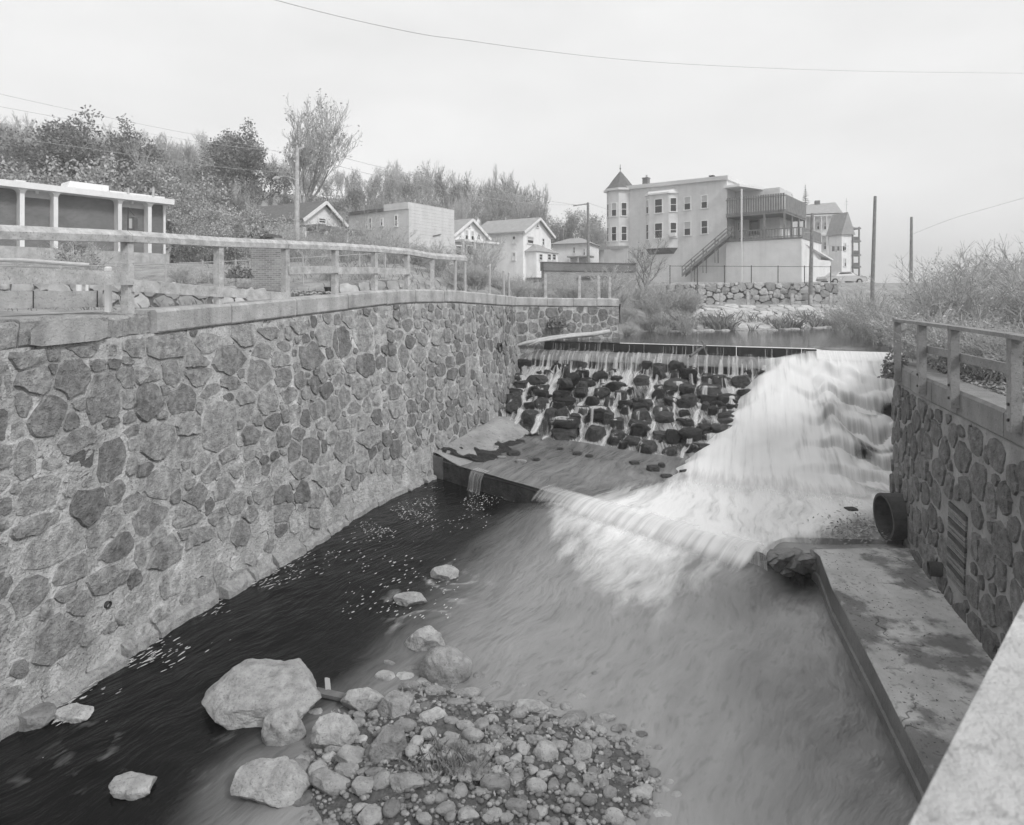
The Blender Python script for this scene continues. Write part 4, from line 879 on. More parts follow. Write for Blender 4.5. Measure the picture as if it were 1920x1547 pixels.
me = bpy.data.meshes.new('trickles'); me.from_pydata(SV, [], SF); me.materials.append(M['fall_thin'])
at = me.attributes.new('foam', 'FLOAT', 'POINT'); at.data.foreach_set('value', SA)
ul = me.uv_layers.new(name='flow'); li = np.zeros(len(me.loops), int); me.loops.foreach_get('vertex_index', li); ul.data.foreach_set('uv', np.array(SU, float)[li].ravel())
me.polygons.foreach_set('use_smooth', [True] * len(me.polygons))
o = bpy.data.objects.new('trickles', me); COL.objects.link(o); tag(o, 'white trickles threading down the dark rocks of the weir', 'waterfall', kind='stuff')
# ================================================================ right slab and wall
slab = thing('slab', 'long pale concrete slab at the foot of the right wall', 'slab', (6, 9, 0))
E = [PZ(1537, 1040, .62), PZ(1560, 1100, .60), PZ(1640, 1250, .55), PZ(1740, 1450, .5)]; E.append(E[-1] + (E[-1] - E[-2]) * 1.6)
mb = MB(); vs = []; n = 60; m = 26
ex = np.array([(e.x, e.y, e.z) for e in E])
for i in range(n + 1):
    t = i / n; y = lerp(12.95, E[-1].y, t); x0 = float(np.interp(-y, -ex[:, 1], ex[:, 0])); z0 = float(np.interp(-y, -ex[:, 1], ex[:, 2]))
    for j in range(m + 1):
        q = j / m; x = lerp(x0 + .02, 9.5, q); vs.append((x, y, z0 + .05 * q + .012 * nz3(x * 1.3, y * 1.3) + .006 * nz3(x * 5, y * 5)))
fs = [(i * (m + 1) + j, (i + 1) * (m + 1) + j, (i + 1) * (m + 1) + j + 1, i * (m + 1) + j + 1) for i in range(n) for j in range(m)]
mb.add(vs, fs); b = len(mb.v)
fv = []
for i in range(n + 1):
    v = vs[i * (m + 1)]; fv += [(v[0] - .02, v[1] - .0, v[2] - .03), (v[0] - .03, v[1], .2), (v[0] - .06, v[1], .17), (v[0] - .07, v[1], -.6)]
mb.add(fv, [(i * 4 + j, i * 4 + j + 1, (i + 1) * 4 + j + 1, (i + 1) * 4 + j) for i in range(n) for j in range(3)], 1)
mb.add([vs[i * (m + 1)] for i in range(n + 1)] + [fv[i * 4] for i in range(n + 1)], [(i, n + 1 + i, n + 2 + i, i + 1) for i in range(n)])
mb.add([fv[0], fv[3], (9.5, 12.95, -.6), (9.5, 12.95, .62)], [(0, 1, 2, 3)])
ms = gm('slab_top', .5, .3, 1.4, .9, 45, .9, spots=.4, detail=6, cracks=.6)
# damp stains and scattered silt with shapes of their own
nt = ms.node_tree; L_ = nt.links; bs = nt.nodes['Principled BSDF']; old = bs.inputs['Base Color'].links[0].from_socket
ge = N(nt, 'ShaderNodeNewGeometry'); na = N(nt, 'ShaderNodeTexNoise'); na.inputs['Scale'].default_value = .9; na.inputs['Detail'].default_value = 7; na.inputs['Roughness'].default_value = .62; L_.new(ge.outputs['Position'], na.inputs[0])
ra = N(nt, 'ShaderNodeMapRange'); L_.new(na.outputs[0], ra.inputs[0]); ra.inputs[1].default_value = .44; ra.inputs[2].default_value = .52; ra.inputs[3].default_value = .42; ra.inputs[4].default_value = 1
mu = N(nt, 'ShaderNodeMath', operation='MULTIPLY'); L_.new(old, mu.inputs[0]); L_.new(ra.outputs[0], mu.inputs[1]); L_.new(mu.outputs[0], bs.inputs['Base Color'])
mb.build('slab_body', [ms, M['wetconc']], slab, smooth=False)
RP = [(9.2, 14.75, 3.95, .1), (8.2, 12.2, 3.95, .1), (7.62, 10.3, 3.92, .1), (6.75, 7.4, 3.88, .1), (5.9, 4.0, 3.85, .1), (5.3, .5, 3.8, .1)]
RWl = Wall(catmull(RP, 8), .3, 1)
rw = thing('retaining_wall', 'shaded rubble stone retaining wall with concrete coping on the right bank', 'wall', (8, 11, 0))
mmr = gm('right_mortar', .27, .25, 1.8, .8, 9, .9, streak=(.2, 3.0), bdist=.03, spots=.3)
mb = MB(); RWl.mesh(mb); mb.build('mortar_face', mmr, rw, smooth=True)
st = pack([], .1, RWl.L - .2, .12, lambda S: RWl.top(S) - .3 - .05, .17, .5, 3000, .05, asp=(.7, 1.25), squar=2.3, shade=(.7, 1.1))
pb = RWl.inv(1797, 1030); pc = RWl.inv(1693, 970)
st = [q for q in st if not (abs(q[0] - pb[0]) < .5 and abs(q[1] - pb[1]) < .75)]
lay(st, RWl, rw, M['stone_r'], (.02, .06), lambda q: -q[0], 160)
# upstream return (only its end edge shows)
RR = Wall(catmull([(15.6, 24.4, 3.9, .05), (12.4, 19.4, 3.95, .05), (9.2, 14.75, 3.95, .05)], 6), .0, 1)
mb = MB(); RR.mesh(mb); mb.build('return_face', mmr, rw, smooth=True)
cuts = [.0, 1.9, 3.35, 4.5, 6.2, 8, 10, 12, RWl.L]
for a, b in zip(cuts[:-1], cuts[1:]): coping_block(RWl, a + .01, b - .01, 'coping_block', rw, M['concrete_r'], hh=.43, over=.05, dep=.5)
coping_block(RR, .1, RR.L - .02, 'coping_block', rw, M['concrete'], hh=.42, over=-.05, dep=.45, nseg=10)
# patch of tile-like bricks set in the wall
for i in range(15):
    V = pb[1] + .62 - i * .088; mb = MB(); vs = []
    for o in (-.02, .03):
        for a, b in ((-.36, 0), (.36, -.03), (.36, .042), (-.36, .072)): vs.append(RWl.pt(pb[0] + a, V + b, o))
    mb.hexa(vs); mb.build('brick', M['brick_d'] if i % 3 else M['rust'], rw)
c, n_ = RWl.at(pc[0]); cc = Vector(RWl.pt(pc[0], pc[1], 0)); nr = Vector((n_[0], n_[1], 0))
pipe_stub('storm_drain_pipe', cc + Vector((0, 0, .0)), (nr.x, nr.y - .25, -.03), .50, .42, M['rust'], lab='large round drain pipe jutting from the right wall above the slab', cat='pipe', back=1.6, wall=.88)
c2 = RWl.inv(1765, 1068); p2 = Vector(RWl.pt(c2[0], c2[1], 0))
pipe_stub('drain_pipe', p2, (nr.x, nr.y, -.05), .13, .2, M['rust'], lab='small rusty drain pipe low on the right wall', cat='pipe', back=.2)
# right fence: posts bolted to the coping face
fence = thing('railing', 'plain timber railing bolted to the coping of the right wall', 'railing', (8.2, 12.2, 4.0)); pts = []
for px, yt, yb, S in ((1684, 603, 714, None), (1730, 609, 739, None), (1790, 617, 764, None), (1905, 634, 810, None)):
    best = min(((abs(proj(*RWl.pt(S, 3.9, .11))[0] - px), S) for S in np.arange(0, RWl.L, .02)))
    S = best[1]; p = Vector(RWl.pt(S, 3.7, .12)); zt = ZC - (yt - HY) / FPX * p.y; zb = ZC - (yb - HY) / FPX * p.y; c, n_ = RWl.at(S); nn = Vector((n_[0], n_[1], 0))
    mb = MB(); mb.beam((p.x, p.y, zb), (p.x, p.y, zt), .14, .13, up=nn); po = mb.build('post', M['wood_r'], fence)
    for q in (.16, .38):
        bo = MB(); bo.tube([(p.x + nn.x * .06, p.y + nn.y * .06, zb + q), (p.x + nn.x * .085, p.y + nn.y * .085, zb + q)], .022, 8); bo.build('bolt', M['iron'], po)
    pts.append((p, zt, nn))
for (p, z0, n0), (q, z1, n1) in zip(pts[:-1], pts[1:]):
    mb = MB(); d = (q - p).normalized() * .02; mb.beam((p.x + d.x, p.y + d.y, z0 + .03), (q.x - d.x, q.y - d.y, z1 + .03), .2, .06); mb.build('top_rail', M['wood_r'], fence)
for (p, z0, n0), (q, z1, n1) in zip(pts[1:-1], pts[2:]):
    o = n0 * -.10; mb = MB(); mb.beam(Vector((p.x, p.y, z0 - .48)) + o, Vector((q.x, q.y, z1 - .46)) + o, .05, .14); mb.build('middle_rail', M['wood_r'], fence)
p, z0, n0 = pts[-1]; q = Vector(RWl.pt(9.5, 3.7, .12)); mb = MB(); mb.beam((p.x, p.y, z0 + .03), (q.x, q.y, z0 - .05), .2, .06); mb.build('top_rail', M['wood_r'], fence)
mb = MB(); mb.beam((q.x, q.y, 3.7), (q.x, q.y, z0 - .08), .14, .13); mb.build('post', M['wood_r'], fence)
# handrail right beside the camera and the footbridge that carries it
br = thing('footbridge', 'footbridge with a pale handrail in the near right corner', 'bridge', (1, .6, 3.8))
rd = Vector((1.09, 1, 0)).normalized(); side = Vector((rd.y, -rd.x, 0)); A = PZ(1722, 1512, 5.1); B = PZ(1838, 1287, 5.1)
rc = (A + B) / 2 + side * .09
mb = MB(); mb.beam(rc - rd * 2.2 - Vector((0, 0, .05)), rc + rd * 4.2 - Vector((0, 0, .05)), .18, .1); mb.build('handrail', M['concrete'], br)
for t in (-1.6, .9, 3.4):
    q = rc + rd * t + side * .0; mb = MB(); mb.beam((q.x, q.y, 3.8), (q.x, q.y, 4.99), .1, .1); mb.build('post', M['wood'], br)
ctr = rc + side * .75
for i in range(26):
    q = ctr + rd * (-2.2 + i * .25); mb = MB(); mb.beam(q - side * .65 + Vector((0, 0, 3.76 - q.z)), q + side * .75 + Vector((0, 0, 3.76 - q.z)), .235, .06); mb.build('plank', M['wood'], br)
# ================================================================ gravel bar and stones
def bar_z(x, y):
    px, py = proj(x, y, .1)
    d = math.hypot((px - 895) / 480, (py - 1455) / 205); d2 = math.hypot((px - 780) / 160, (py - 1330) / 110)
    return -.22 + .36 * ss(1.15, .35, d) + .14 * ss(1.2, .2, d2) + .03 * nz3(x * 2, y * 2) + .018 * nz3(x * 6, y * 6)
mb = MB(); vs = []; nu, nv = 110, 80
for i in range(nu + 1):
    for j in range(nv + 1): x = lerp(-4.6, 3.4, i / nu); y = lerp(4.8, 11.2, j / nv); vs.append((x, y, bar_z(x, y)))
mb.add(vs, [(i * (nv + 1) + j, (i + 1) * (nv + 1) + j, (i + 1) * (nv + 1) + j + 1, i * (nv + 1) + j + 1) for i in range(nu) for j in range(nv)])
tag(mb.build('gravel_bar', M['gravel'], smooth=True), kind='structure')
CB = [[rock_mesh('cobble_shape', a, 10 + i * 7 + k, M['rockvar'][k], 3) for i, a in enumerate((.42, .75, .96))] for k in range(5)]
# big boulder: outline follows the photograph, with real depth
def boulder(name, pts, z, thick, mat, seed, lab=None, cat='rock', ang=.96, cr=.62, tilt=None):
    x0, x1 = min(p[0] for p in pts), max(p[0] for p in pts); y0, y1 = min(p[1] for p in pts), max(p[1] for p in pts)
    c = PZ((x0 + x1) / 2, (y0 + y1) / 2, z + thick * .45); k = c.y / FPX * math.sqrt(1 + (ZC / c.y) ** 2) ** .5
    th = math.atan2(ZC - c.z, c.y); a = (x1 - x0) * k / 2; hh = (y1 - y0) * k / 2; cz = thick; b = max(.5 * a, (hh - cz * math.cos(th) * .75) / math.sin(th))
    rnd = random.Random(seed); bm = bmesh.new(); bmesh.ops.create_icosphere(bm, subdivisions=5, radius=1); planes = []
    for _ in range(13):
        v = Vector((rnd.gauss(0, 1), rnd.gauss(0, 1), rnd.gauss(0, .7))).normalized(); planes.append((v, rnd.uniform(.62, .97)))
    tl = tilt or (rnd.uniform(-.25, .25), rnd.uniform(-.35, .1)); planes.append((Vector((tl[0], tl[1], 1)).normalized(), .58)); planes.append((Vector((.4, -.5, .7)).normalized(), .8)); planes.append((Vector((0, 0, -1)), .75))
    for v in bm.verts:
        p = v.co.copy(); q = p.copy()
        for _ in range(2):
            for nrm, dd in planes:
                t = q.dot(nrm) - dd
                if t > 0: q -= nrm * t
        q = p.lerp(q, ang) * 1.22
        q = Vector((q.x * a, q.y * b, q.z * cz)); q += q.normalized() * (a * .10 * mnoise.noise(q * (1.6 / a) + Vector((seed, 0, 0))) + a * .045 * mnoise.noise(q * (5 / a)) + a * .02 * mnoise.noise(q * (13 / a)) + a * .010 * mnoise.noise(q * (30 / a)))
        v.co = q
    me = bpy.data.meshes.new(name); bm.to_mesh(me); bm.free(); me.materials.append(mat)
    if ang < .9: me.polygons.foreach_set('use_smooth', [True] * len(me.polygons))
    o = bpy.data.objects.new(name, me); COL.objects.link(o); o.location = c; ORG[o.name] = c; tag(o, lab, cat); return o
zd = lambda L: [(400 + x * .4375, 1180 + y * .4375) for x, y in L]
boulder('boulder', zd([(35, 310), (50, 285), (95, 240), (110, 205), (150, 190), (230, 165), (320, 142), (345, 150), (400, 180), (440, 205), (443, 225), (430, 290), (400, 330), (330, 375), (240, 412), (180, 392), (60, 368), (45, 340)]), 0, .27, M['rockvar'][3], 3, tilt=(-.1, -.5), lab='largest flat-topped boulder standing in the dark water', cat='boulder')
boulder('boulder', zd([(230, 445), (240, 400), (300, 372), (350, 370), (378, 400), (380, 440), (350, 475), (300, 488), (245, 475)]), 0, .26, M['rockvar'][3], 5, ang=.7, lab='pale rounded boulder leaning against the near side of the largest boulder', cat='boulder')
boulder('boulder', zd([(835, 60), (850, 25), (885, 0), (930, 5), (980, 35), (985, 62), (950, 92), (900, 102), (850, 85)]), 0, .2, M['rockvar'][3], 6, lab='wet-footed boulder standing alone in the current above the gravel bar', cat='boulder')
boulder('boulder', zd([(908, 165), (915, 125), (950, 100), (1010, 98), (1060, 120), (1082, 165), (1070, 215), (1030, 240), (970, 220), (920, 195)]), 0, .3, M['rockvar'][2], 8, ang=.35, lab='smooth egg-shaped boulder at the top of the gravel bar', cat='boulder')
boulder('boulder', zd([(675, 545), (680, 490), (720, 440), (765, 425), (805, 450), (820, 510), (815, 565), (780, 582), (700, 583)]), .1, .25, M['rockvar'][1], 9, lab='dark upright boulder in the middle of the gravel bar', cat='boulder')
boulder('boulder', zd([(722, 400), (728, 320), (770, 275), (800, 268), (830, 300), (850, 340), (830, 385), (770, 408)]), .1, .22, M['rockvar'][2], 11, lab='angular pointed boulder above the dark upright one', cat='boulder')
boulder('boulder', zd([(105, 690), (140, 630), (220, 580), (265, 577), (330, 620), (375, 680), (380, 720), (300, 745), (150, 740)]), .02, .2, M['rockvar'][3], 12, lab='broad pale boulder at the lower left end of the gravel bar', cat='boulder')
boulder('boulder', zd([(425, 480), (440, 430), (500, 402), (540, 400), (605, 430), (600, 465), (560, 480), (470, 492)]), .08, .2, M['rockvar'][3], 13, lab='wedge-shaped pale boulder near the largest boulder', cat='boulder')
boulder('boulder', zd([(568, 352), (575, 320), (620, 285), (690, 263), (715, 275), (705, 305), (650, 335), (600, 355)]), .05, .16, M['rockvar'][3], 14, lab='long leaf-shaped pale boulder beside the dark water', cat='boulder')
boulder('boulder', [(744, 1128), (748, 1115), (770, 1110), (795, 1114), (800, 1128), (785, 1138), (755, 1138)], 0, .12, M['rockvar'][3], 15, lab='flat rock in the riffle, second upstream from the bar', cat='rock')
boulder('boulder', [(813, 1080), (820, 1066), (832, 1060), (846, 1068), (856, 1082), (840, 1090), (820, 1088)], 0, .12, M['rockvar'][3], 16, lab='small pale rock in the riffle, farthest upstream', cat='rock')
boulder('boulder', [(212, 1478), (222, 1466), (245, 1456), (270, 1460), (285, 1472), (270, 1486), (235, 1490)], 0, .1, M['rockvar'][3], 17, lab='low pale rock awash at the bottom left', cat='rock')
boulder('boulder', [(28, 1345), (45, 1330), (75, 1318), (90, 1335), (80, 1355), (50, 1370)], 0, .15, M['rockvar'][1], 18, lab='dark block at the foot of the left wall', cat='rock')
boulder('boulder', [(110, 1350), (130, 1332), (155, 1323), (168, 1335), (150, 1350), (128, 1356)], 0, .1, M['rockvar'][4], 19, lab='white stone in the water at the foot of the left wall', cat='rock')
Q = [(740,205,95,55,3),(820,205,80,55,4),(840,240,100,45,2),(910,220,85,45,4),(950,265,90,50,2),(1085,265,120,50,2),(1045,310,95,40,1),(1130,300,55,55,2),(1125,345,60,30,1),(940,370,110,95,4),(860,345,70,75,3),(820,410,100,60,1),(1020,385,75,35,2),(1080,410,80,45,2),(1150,400,70,60,2),(1195,380,60,40,3),(1210,430,80,45,1),(1110,445,100,45,3),(1020,450,65,35,2),(925,440,70,50,3),(1000,485,100,50,2),(1240,320,120,40,1),(1310,355,90,45,2),(1365,325,150,50,3),(1345,425,70,40,1),(1250,475,65,40,2),(1210,495,55,40,4),(1130,520,140,75,2),(1420,520,110,80,3),(1380,465,80,40,2),(1570,520,100,75,3),(1545,370,120,40,1),(1520,395,90,60,2),(1600,410,60,50,2),(1675,380,100,60,2),(1515,330,60,40,2),(1665,480,70,45,1),(1480,485,70,40,2),(1600,490,80,40,2),(1665,555,70,35,0),(1900,505,60,50,1),(1840,570,60,45,0),(1885,610,60,35,0),(515,500,90,50,3),(500,540,65,45,4),(310,545,60,30,4),(375,560,75,50,3),(350,605,110,100,1),(590,540,120,90,2),(570,600,100,65,2),(450,590,90,75,3),(500,655,170,90,2),(640,665,95,80,2),(720,640,80,75,2),(685,605,75,40,1),(830,655,150,80,2),(1080,620,80,65,2),(1140,600,110,100,1),(1060,680,60,50,2),(1210,660,130,80,1),(1145,685,70,35,3),(1300,630,60,65,2),(1370,590,50,50,3),(1415,615,70,50,3),(1480,595,60,50,1),(1520,560,50,40,2),(1570,575,50,45,3),(1460,660,50,60,1),(1385,665,90,50,3),(1545,680,75,45,2),(1615,630,65,55,2),(1670,640,50,60,1),(1300,545,55,40,3),(1355,555,45,35,2),(1240,555,60,40,2),(1215,595,55,35,4),(1245,625,50,35,4),(1275,575,50,30,3),(1290,595,60,25,2),(870,470,60,40,3),(850,510,65,50,2),(920,505,60,40,4),(930,540,60,40,3),(1010,530,70,45,4),(1330,500,60,65,3),(1060,490,70,45,2),(640,460,40,40,4),(700,360,70,40,2),(670,400,40,30,1),(680,420,40,30,1),(705,440,45,30,0),(655,495,35,30,0),(430,360,80,50,3),(1290,180,30,25,0),(1640,195,50,35,0),(1540,255,100,25,0),(1420,280,60,40,1),(1700,690,60,50,1),(1840,690,110,50,3),(1760,640,80,30,0),(760,150,70,40,1),(860,165,90,35,1),(640,180,80,22,2)]
taken = []
def cob_zone(px, py):
    if px > 1130: return 'awash at the right edge of the gravel bar'
    if py < 1330: return 'at the upper end of the gravel bar below the egg-shaped boulder'
    if px < 720: return 'in the left part of the gravel bar near the largest boulder'
    if py > 1440: return 'in the nearest part of the gravel bar'
    return 'in the middle of the bar left of the grass tuft' if px < 850 else 'in the middle of the bar right of the dark boulder'
def cobble(px, py, w_, h_, k, group, lab, dz=0):
    p = PZ(px, py, .1); 
    z = max(bar_z(p.x, p.y), -.06); p = PZ(px, py, z + .04); s = p.y / FPX; a = w_ * s / 2; b = max(h_ * s * .62, a * .55) ; hh = min(a * .62, h_ * s * .5)
    o = put('cobble', CB[k][random.choice((0, 0, 1, 1, 2)) if a < .2 else random.choice((1, 2))], None, (p.x, p.y, z + hh * .3 + dz), (U(-.2, .2), U(-.2, .2), U(-.35, .35) + random.choice((0, math.pi))), (a * 1.1, b * 1.05, hh)); sh = ('dark', 'dark', 'mid-grey', 'pale', 'pale')[k]; zn = cob_zone(px, py); tag(o, '%s cobble %s' % (sh, zn), 'stone', '%s cobbles %s' % (sh, zn))
    taken.append((p.x, p.y, max(a, b)))
for x, y, w_, h_, k in Q: cobble(400 + x * .4375, 1180 + y * .4375, w_ * .4375, h_ * .4375, k, 'cobbles on the gravel bar', 'smooth grey cobble lying on the gravel bar among many like it')
cnt = 0
for _ in range(5000):               # the smaller cobbles that fill the bar
    if cnt > 185: break
    px, py = U(560, 1280), U(1265, 1575)
    if math.hypot((px - 905) / 370, (py - 1468) / 200) > 1.0: continue
    w_ = U(12, 30) if py < 1485 else U(20, 48); p = PZ(px, py, .1); r = w_ * p.y / FPX / 2
    if any((p.x - a) ** 2 + (p.y - b) ** 2 < (r + c) ** 2 * .8 for a, b, c in taken): continue
    if math.hypot(px - 505, py - 1300) < 115: continue
    cobble(px, py, w_, w_ * U(.6, .8), random.choice((0, 1, 1, 2, 2, 3, 3)), 'cobbles on the gravel bar', 'smooth grey cobble lying on the gravel bar among many like it'); cnt += 1
# pebbles and leaf litter between them: too many to count
mb = MB(); base = [v.co.copy() for v in rock_mesh('tmp', .3, 3, None, 1).vertices]; bf = [tuple(p.vertices) for p in rock_mesh('tmp', .3, 3, None, 1).polygons]
for _ in range(3400):
    px, py = U(520, 1330), U(1260, 1580)
    if math.hypot((px - 880) / 380, (py - 1460) / 215) > 1.05: continue
    p = PZ(px, py, .08); r = U(.01, .05); z = bar_z(p.x, p.y); cs, sn = math.cos(px), math.sin(px)
    mb.add([(p.x + (v.x * cs - v.y * sn) * r, p.y + (v.x * sn + v.y * cs) * r * .85, z + r * .3 + v.z * r * .6) for v in base], bf, random.randrange(4))
tag(mb.build('pebbles', M['rockvar'][:4], smooth=True), 'small pebbles packed between the cobbles of the bar', 'pebbles', kind='stuff')
mb = MB()
def leafquad(mb, p, r, tilt=.5):
    a = Vector((U(-1, 1), U(-1, 1), U(-tilt, tilt))).normalized(); b = a.orthogonal() if tilt > 1 else Vector((-a.y, a.x, U(-tilt, tilt))).normalized(); p = Vector(p)
    mb.add([p - a * r, p + b * r * .5, p + a * r, p - b * r * .5], [(0, 1, 2, 3)])
for cx, cy, rx, ry, k in ((615, 1330, 40, 30, 110), (800, 1300, 60, 22, 70), (960, 1325, 60, 20, 60), (940, 1385, 60, 25, 60), (1070, 1370, 60, 25, 50), (780, 1430, 70, 30, 120), (900, 1470, 80, 30, 90), (1500, 1475, 30, 12, 20), (1160, 1460, 50, 20, 40)):
    for _ in range(k): p = PZ(random.gauss(cx, rx * .6), random.gauss(cy, ry * .6), .1); leafquad(mb, (p.x, p.y, bar_z(p.x, p.y) + U(.02, .09)), U(.02, .045))
tag(mb.build('fallen_leaves', M['fallen']), 'pale fallen leaves caught between the stones of the bar', 'leaves', kind='stuff')
mb = MB()
for _ in range(300):
    px = random.gauss(855, 40); p = PZ(px, U(1420, 1475), .1); z = bar_z(p.x, p.y); d = Vector((U(-.5, .5), U(-.4, .4), 1)).normalized(); l = U(.08, .28); q = Vector((p.x, p.y, z)); s = Vector((d.y, -d.x, 0)).normalized() * .006
    if s.length < .001: s = Vector((.006, 0, 0))
    mb.add([q - s, q + s, q + d * l * .6 + s * .7 + Vector((d.x, d.y, 0)) * .03, q + d * l + Vector((d.x, d.y, -.2)) * l * .5], [(0, 1, 2, 3)])
tag(mb.build('grass_tuft', M['grass']), 'dry grass tuft growing on the near edge of the gravel bar', 'grass', kind='stuff')
mb = MB()
for _ in range(420):
    p = PZ(random.gauss(1608, 34), random.gauss(990, 15), .66); leafquad(mb, (p.x, p.y, .66 + U(0, .07)), U(.025, .06))
tag(mb.build('leaf_drift', M['fallen']), 'drift of dead leaves at the head of the slab under the drain pipe', 'leaves', kind='stuff')
mb = MB()
for _ in range(520):     # sticks, leaf scraps and grit on the slab
    y = U(4.5, 12.6); x0 = float(np.interp(-y, -ex[:, 1], ex[:, 0])); x = x0 + abs(random.gauss(.1, .9)); z = float(np.interp(-y, -ex[:, 1], ex[:, 2])) + .03; leafquad(mb, (x, y, z + .012 + .05 * (x - x0) / 3), U(.008, .028), .25)
tag(mb.build('slab_litter', leafm('grit', .12, .05)), 'scraps of leaf and grit strewn over the slab', 'litter', kind='stuff')
# apron stones
for px, py, w_, h_, k in ((963, 851, 28, 10, 0), (940, 858, 16, 8, 1), (976, 865, 20, 8, 1), (1005, 862, 16, 8, 0), (1050, 842, 14, 7, 0), (1082, 851, 20, 8, 0), (1105, 855, 16, 7, 0), (1190, 868, 22, 8, 0), (1225, 880, 28, 14, 0), (1240, 874, 16, 12, 0), (1290, 888, 34, 12, 0), (1250, 893, 26, 8, 0), (925, 838, 22, 8, 2), (1596, 956, 26, 10, 0)):
    p = PZ(px, py, .62); s = p.y / FPX
    o = put('stone', WR[k % len(WR)] if k == 0 else CB[k][1], None, (p.x, p.y, .58 + h_ * s * .3), (0, 0, U(-.4, .4)), (w_ * s * .6, w_ * s * .5, h_ * s * .55)); tag(o, 'dark stone breaking the thin water on the apron', 'stone', 'stones on the apron')
p, q = PZ(1363, 1071, .03), PZ(1397, 1089, .03); mb = MB(); mb.tube([p, p.lerp(q, .5) + Vector((0, .01, .01)), q], .022, 7); tag(mb.build('stick', M['wood_d'], loc=p), 'thin black stick floating below the ledge', 'stick')
# floating plank and post end behind the large boulder
p, q = PZ(592, 1296, .08), PZ(665, 1312, .06); mb = MB(); mb.beam(p, q, .12, .05); tag(mb.build('plank', M['wood_d'], loc=p), 'dark sunken plank beside the largest boulder', 'plank')
p = PZ(613, 1300, .05); mb = MB(); mb.add([p + Vector(v) for v in ((-.02, 0, 0), (.06, .02, 0), (.03, .04, .2), (-.04, .02, .22), (-.0, .05, 0), (-.02, .06, .2))], [(0, 1, 2, 3), (4, 5, 3), (1, 4, 5, 2), (0, 3, 5, 4), (3, 5, 2)]); tag(mb.build('wood_chip', M['drift'], loc=p), 'pale upright splinter of wood beside the largest boulder', 'wood')
# foam flecks drifting on the dark water
mb = MB()
def fleck(px, py, r, el):
    p = PZ(px, py, .045); an = U(-.25, .25) + math.atan2(9, 5); k = 6; vs = []
    for i in range(k):
        t = 2 * math.pi * i / k; a, b = math.cos(t) * r * el, math.sin(t) * r * U(.6, 1.2); vs.append((p.x + a * math.cos(an) - b * math.sin(an), p.y + a * math.sin(an) + b * math.cos(an), .045 + .004 * nz3(px, py)))
    mb.add(vs, [tuple(range(k))])
for _ in range(1500):
    t = random.random(); px = lerp(1030, 640, t ** .8) + random.gauss(0, 40); py = np.interp(px, [600, 700, 820, 900, 1030], [1010, 975, 930, 925, 950]) + random.gauss(12, 20)
    if py < np.interp(px, [550, 690, 815, 1040], [1045, 970, 905, 952]): continue
    if random.random() < ss(-.25, .15, nz3(px * .016, py * .03)): fleck(px, py, U(.006, .018), U(1, 3))
for _ in range(650):
    t = random.random(); px = lerp(700, 60, t); wl = np.interp(px, [25, 240, 550, 690], [1370, 1225, 1040, 965]); py = wl + abs(random.gauss(8, 30)) + 4
    if random.random() < ss(-.2, .2, nz3(px * .012, py * .02)): fleck(px, py, U(.005, .016), U(1.5, 6))
for _ in range(220):
    px, py = U(640, 860), U(1040, 1160); 
    if random.random() < .6: fleck(px, py, U(.008, .02), U(1, 3))
tag(mb.build('foam_flecks', M['foam']), 'white flecks of foam drifting on the dark water by the left wall', 'foam', kind='stuff')
# driftwood log on the crest
lg = thing('driftwood_log', 'pale barkless log lodged on the left end of the weir crest', 'log', P(1050, 635, 28.9))
mb = MB(); mb.tube([P(955, 652, 28.3), P(985, 643, 28.5), P(1030, 634, 28.8), P(1075, 629, 29.2), P(1110, 627, 29.5), P(1143, 621, 29.8)], [.05, .08, .1, .12, .12, .1], 9); mb.build('trunk', M['drift'], lg, smooth=True)
mb = MB(); mb.tube([P(1110, 627, 29.4), P(1060, 632, 28.7), P(1010, 640, 28.2), P(990, 648, 28)], [.07, .06, .05, .03], 7); mb.build('branch', M['drift'], lg, smooth=True)
br2 = thing('snagged_branch', 'dark snagged branch hanging over the crest boards at mid weir', 'branch', P(1318, 650, 25.6))
mb = MB(); mb.tube([P(1294, 668, 25.0), P(1306, 659, 25.3), P(1322, 648, 25.8), P(1316, 640, 26)], [.06, .06, .05, .03], 6); mb.build('limb', M['wood_d'], br2)
mb = MB(); mb.tube([P(1318, 644, 25.6), P(1322, 657, 25.2), P(1325, 666, 25.0)], [.03, .03, .02], 5); mb.build('twig', M['wood_d'], br2)
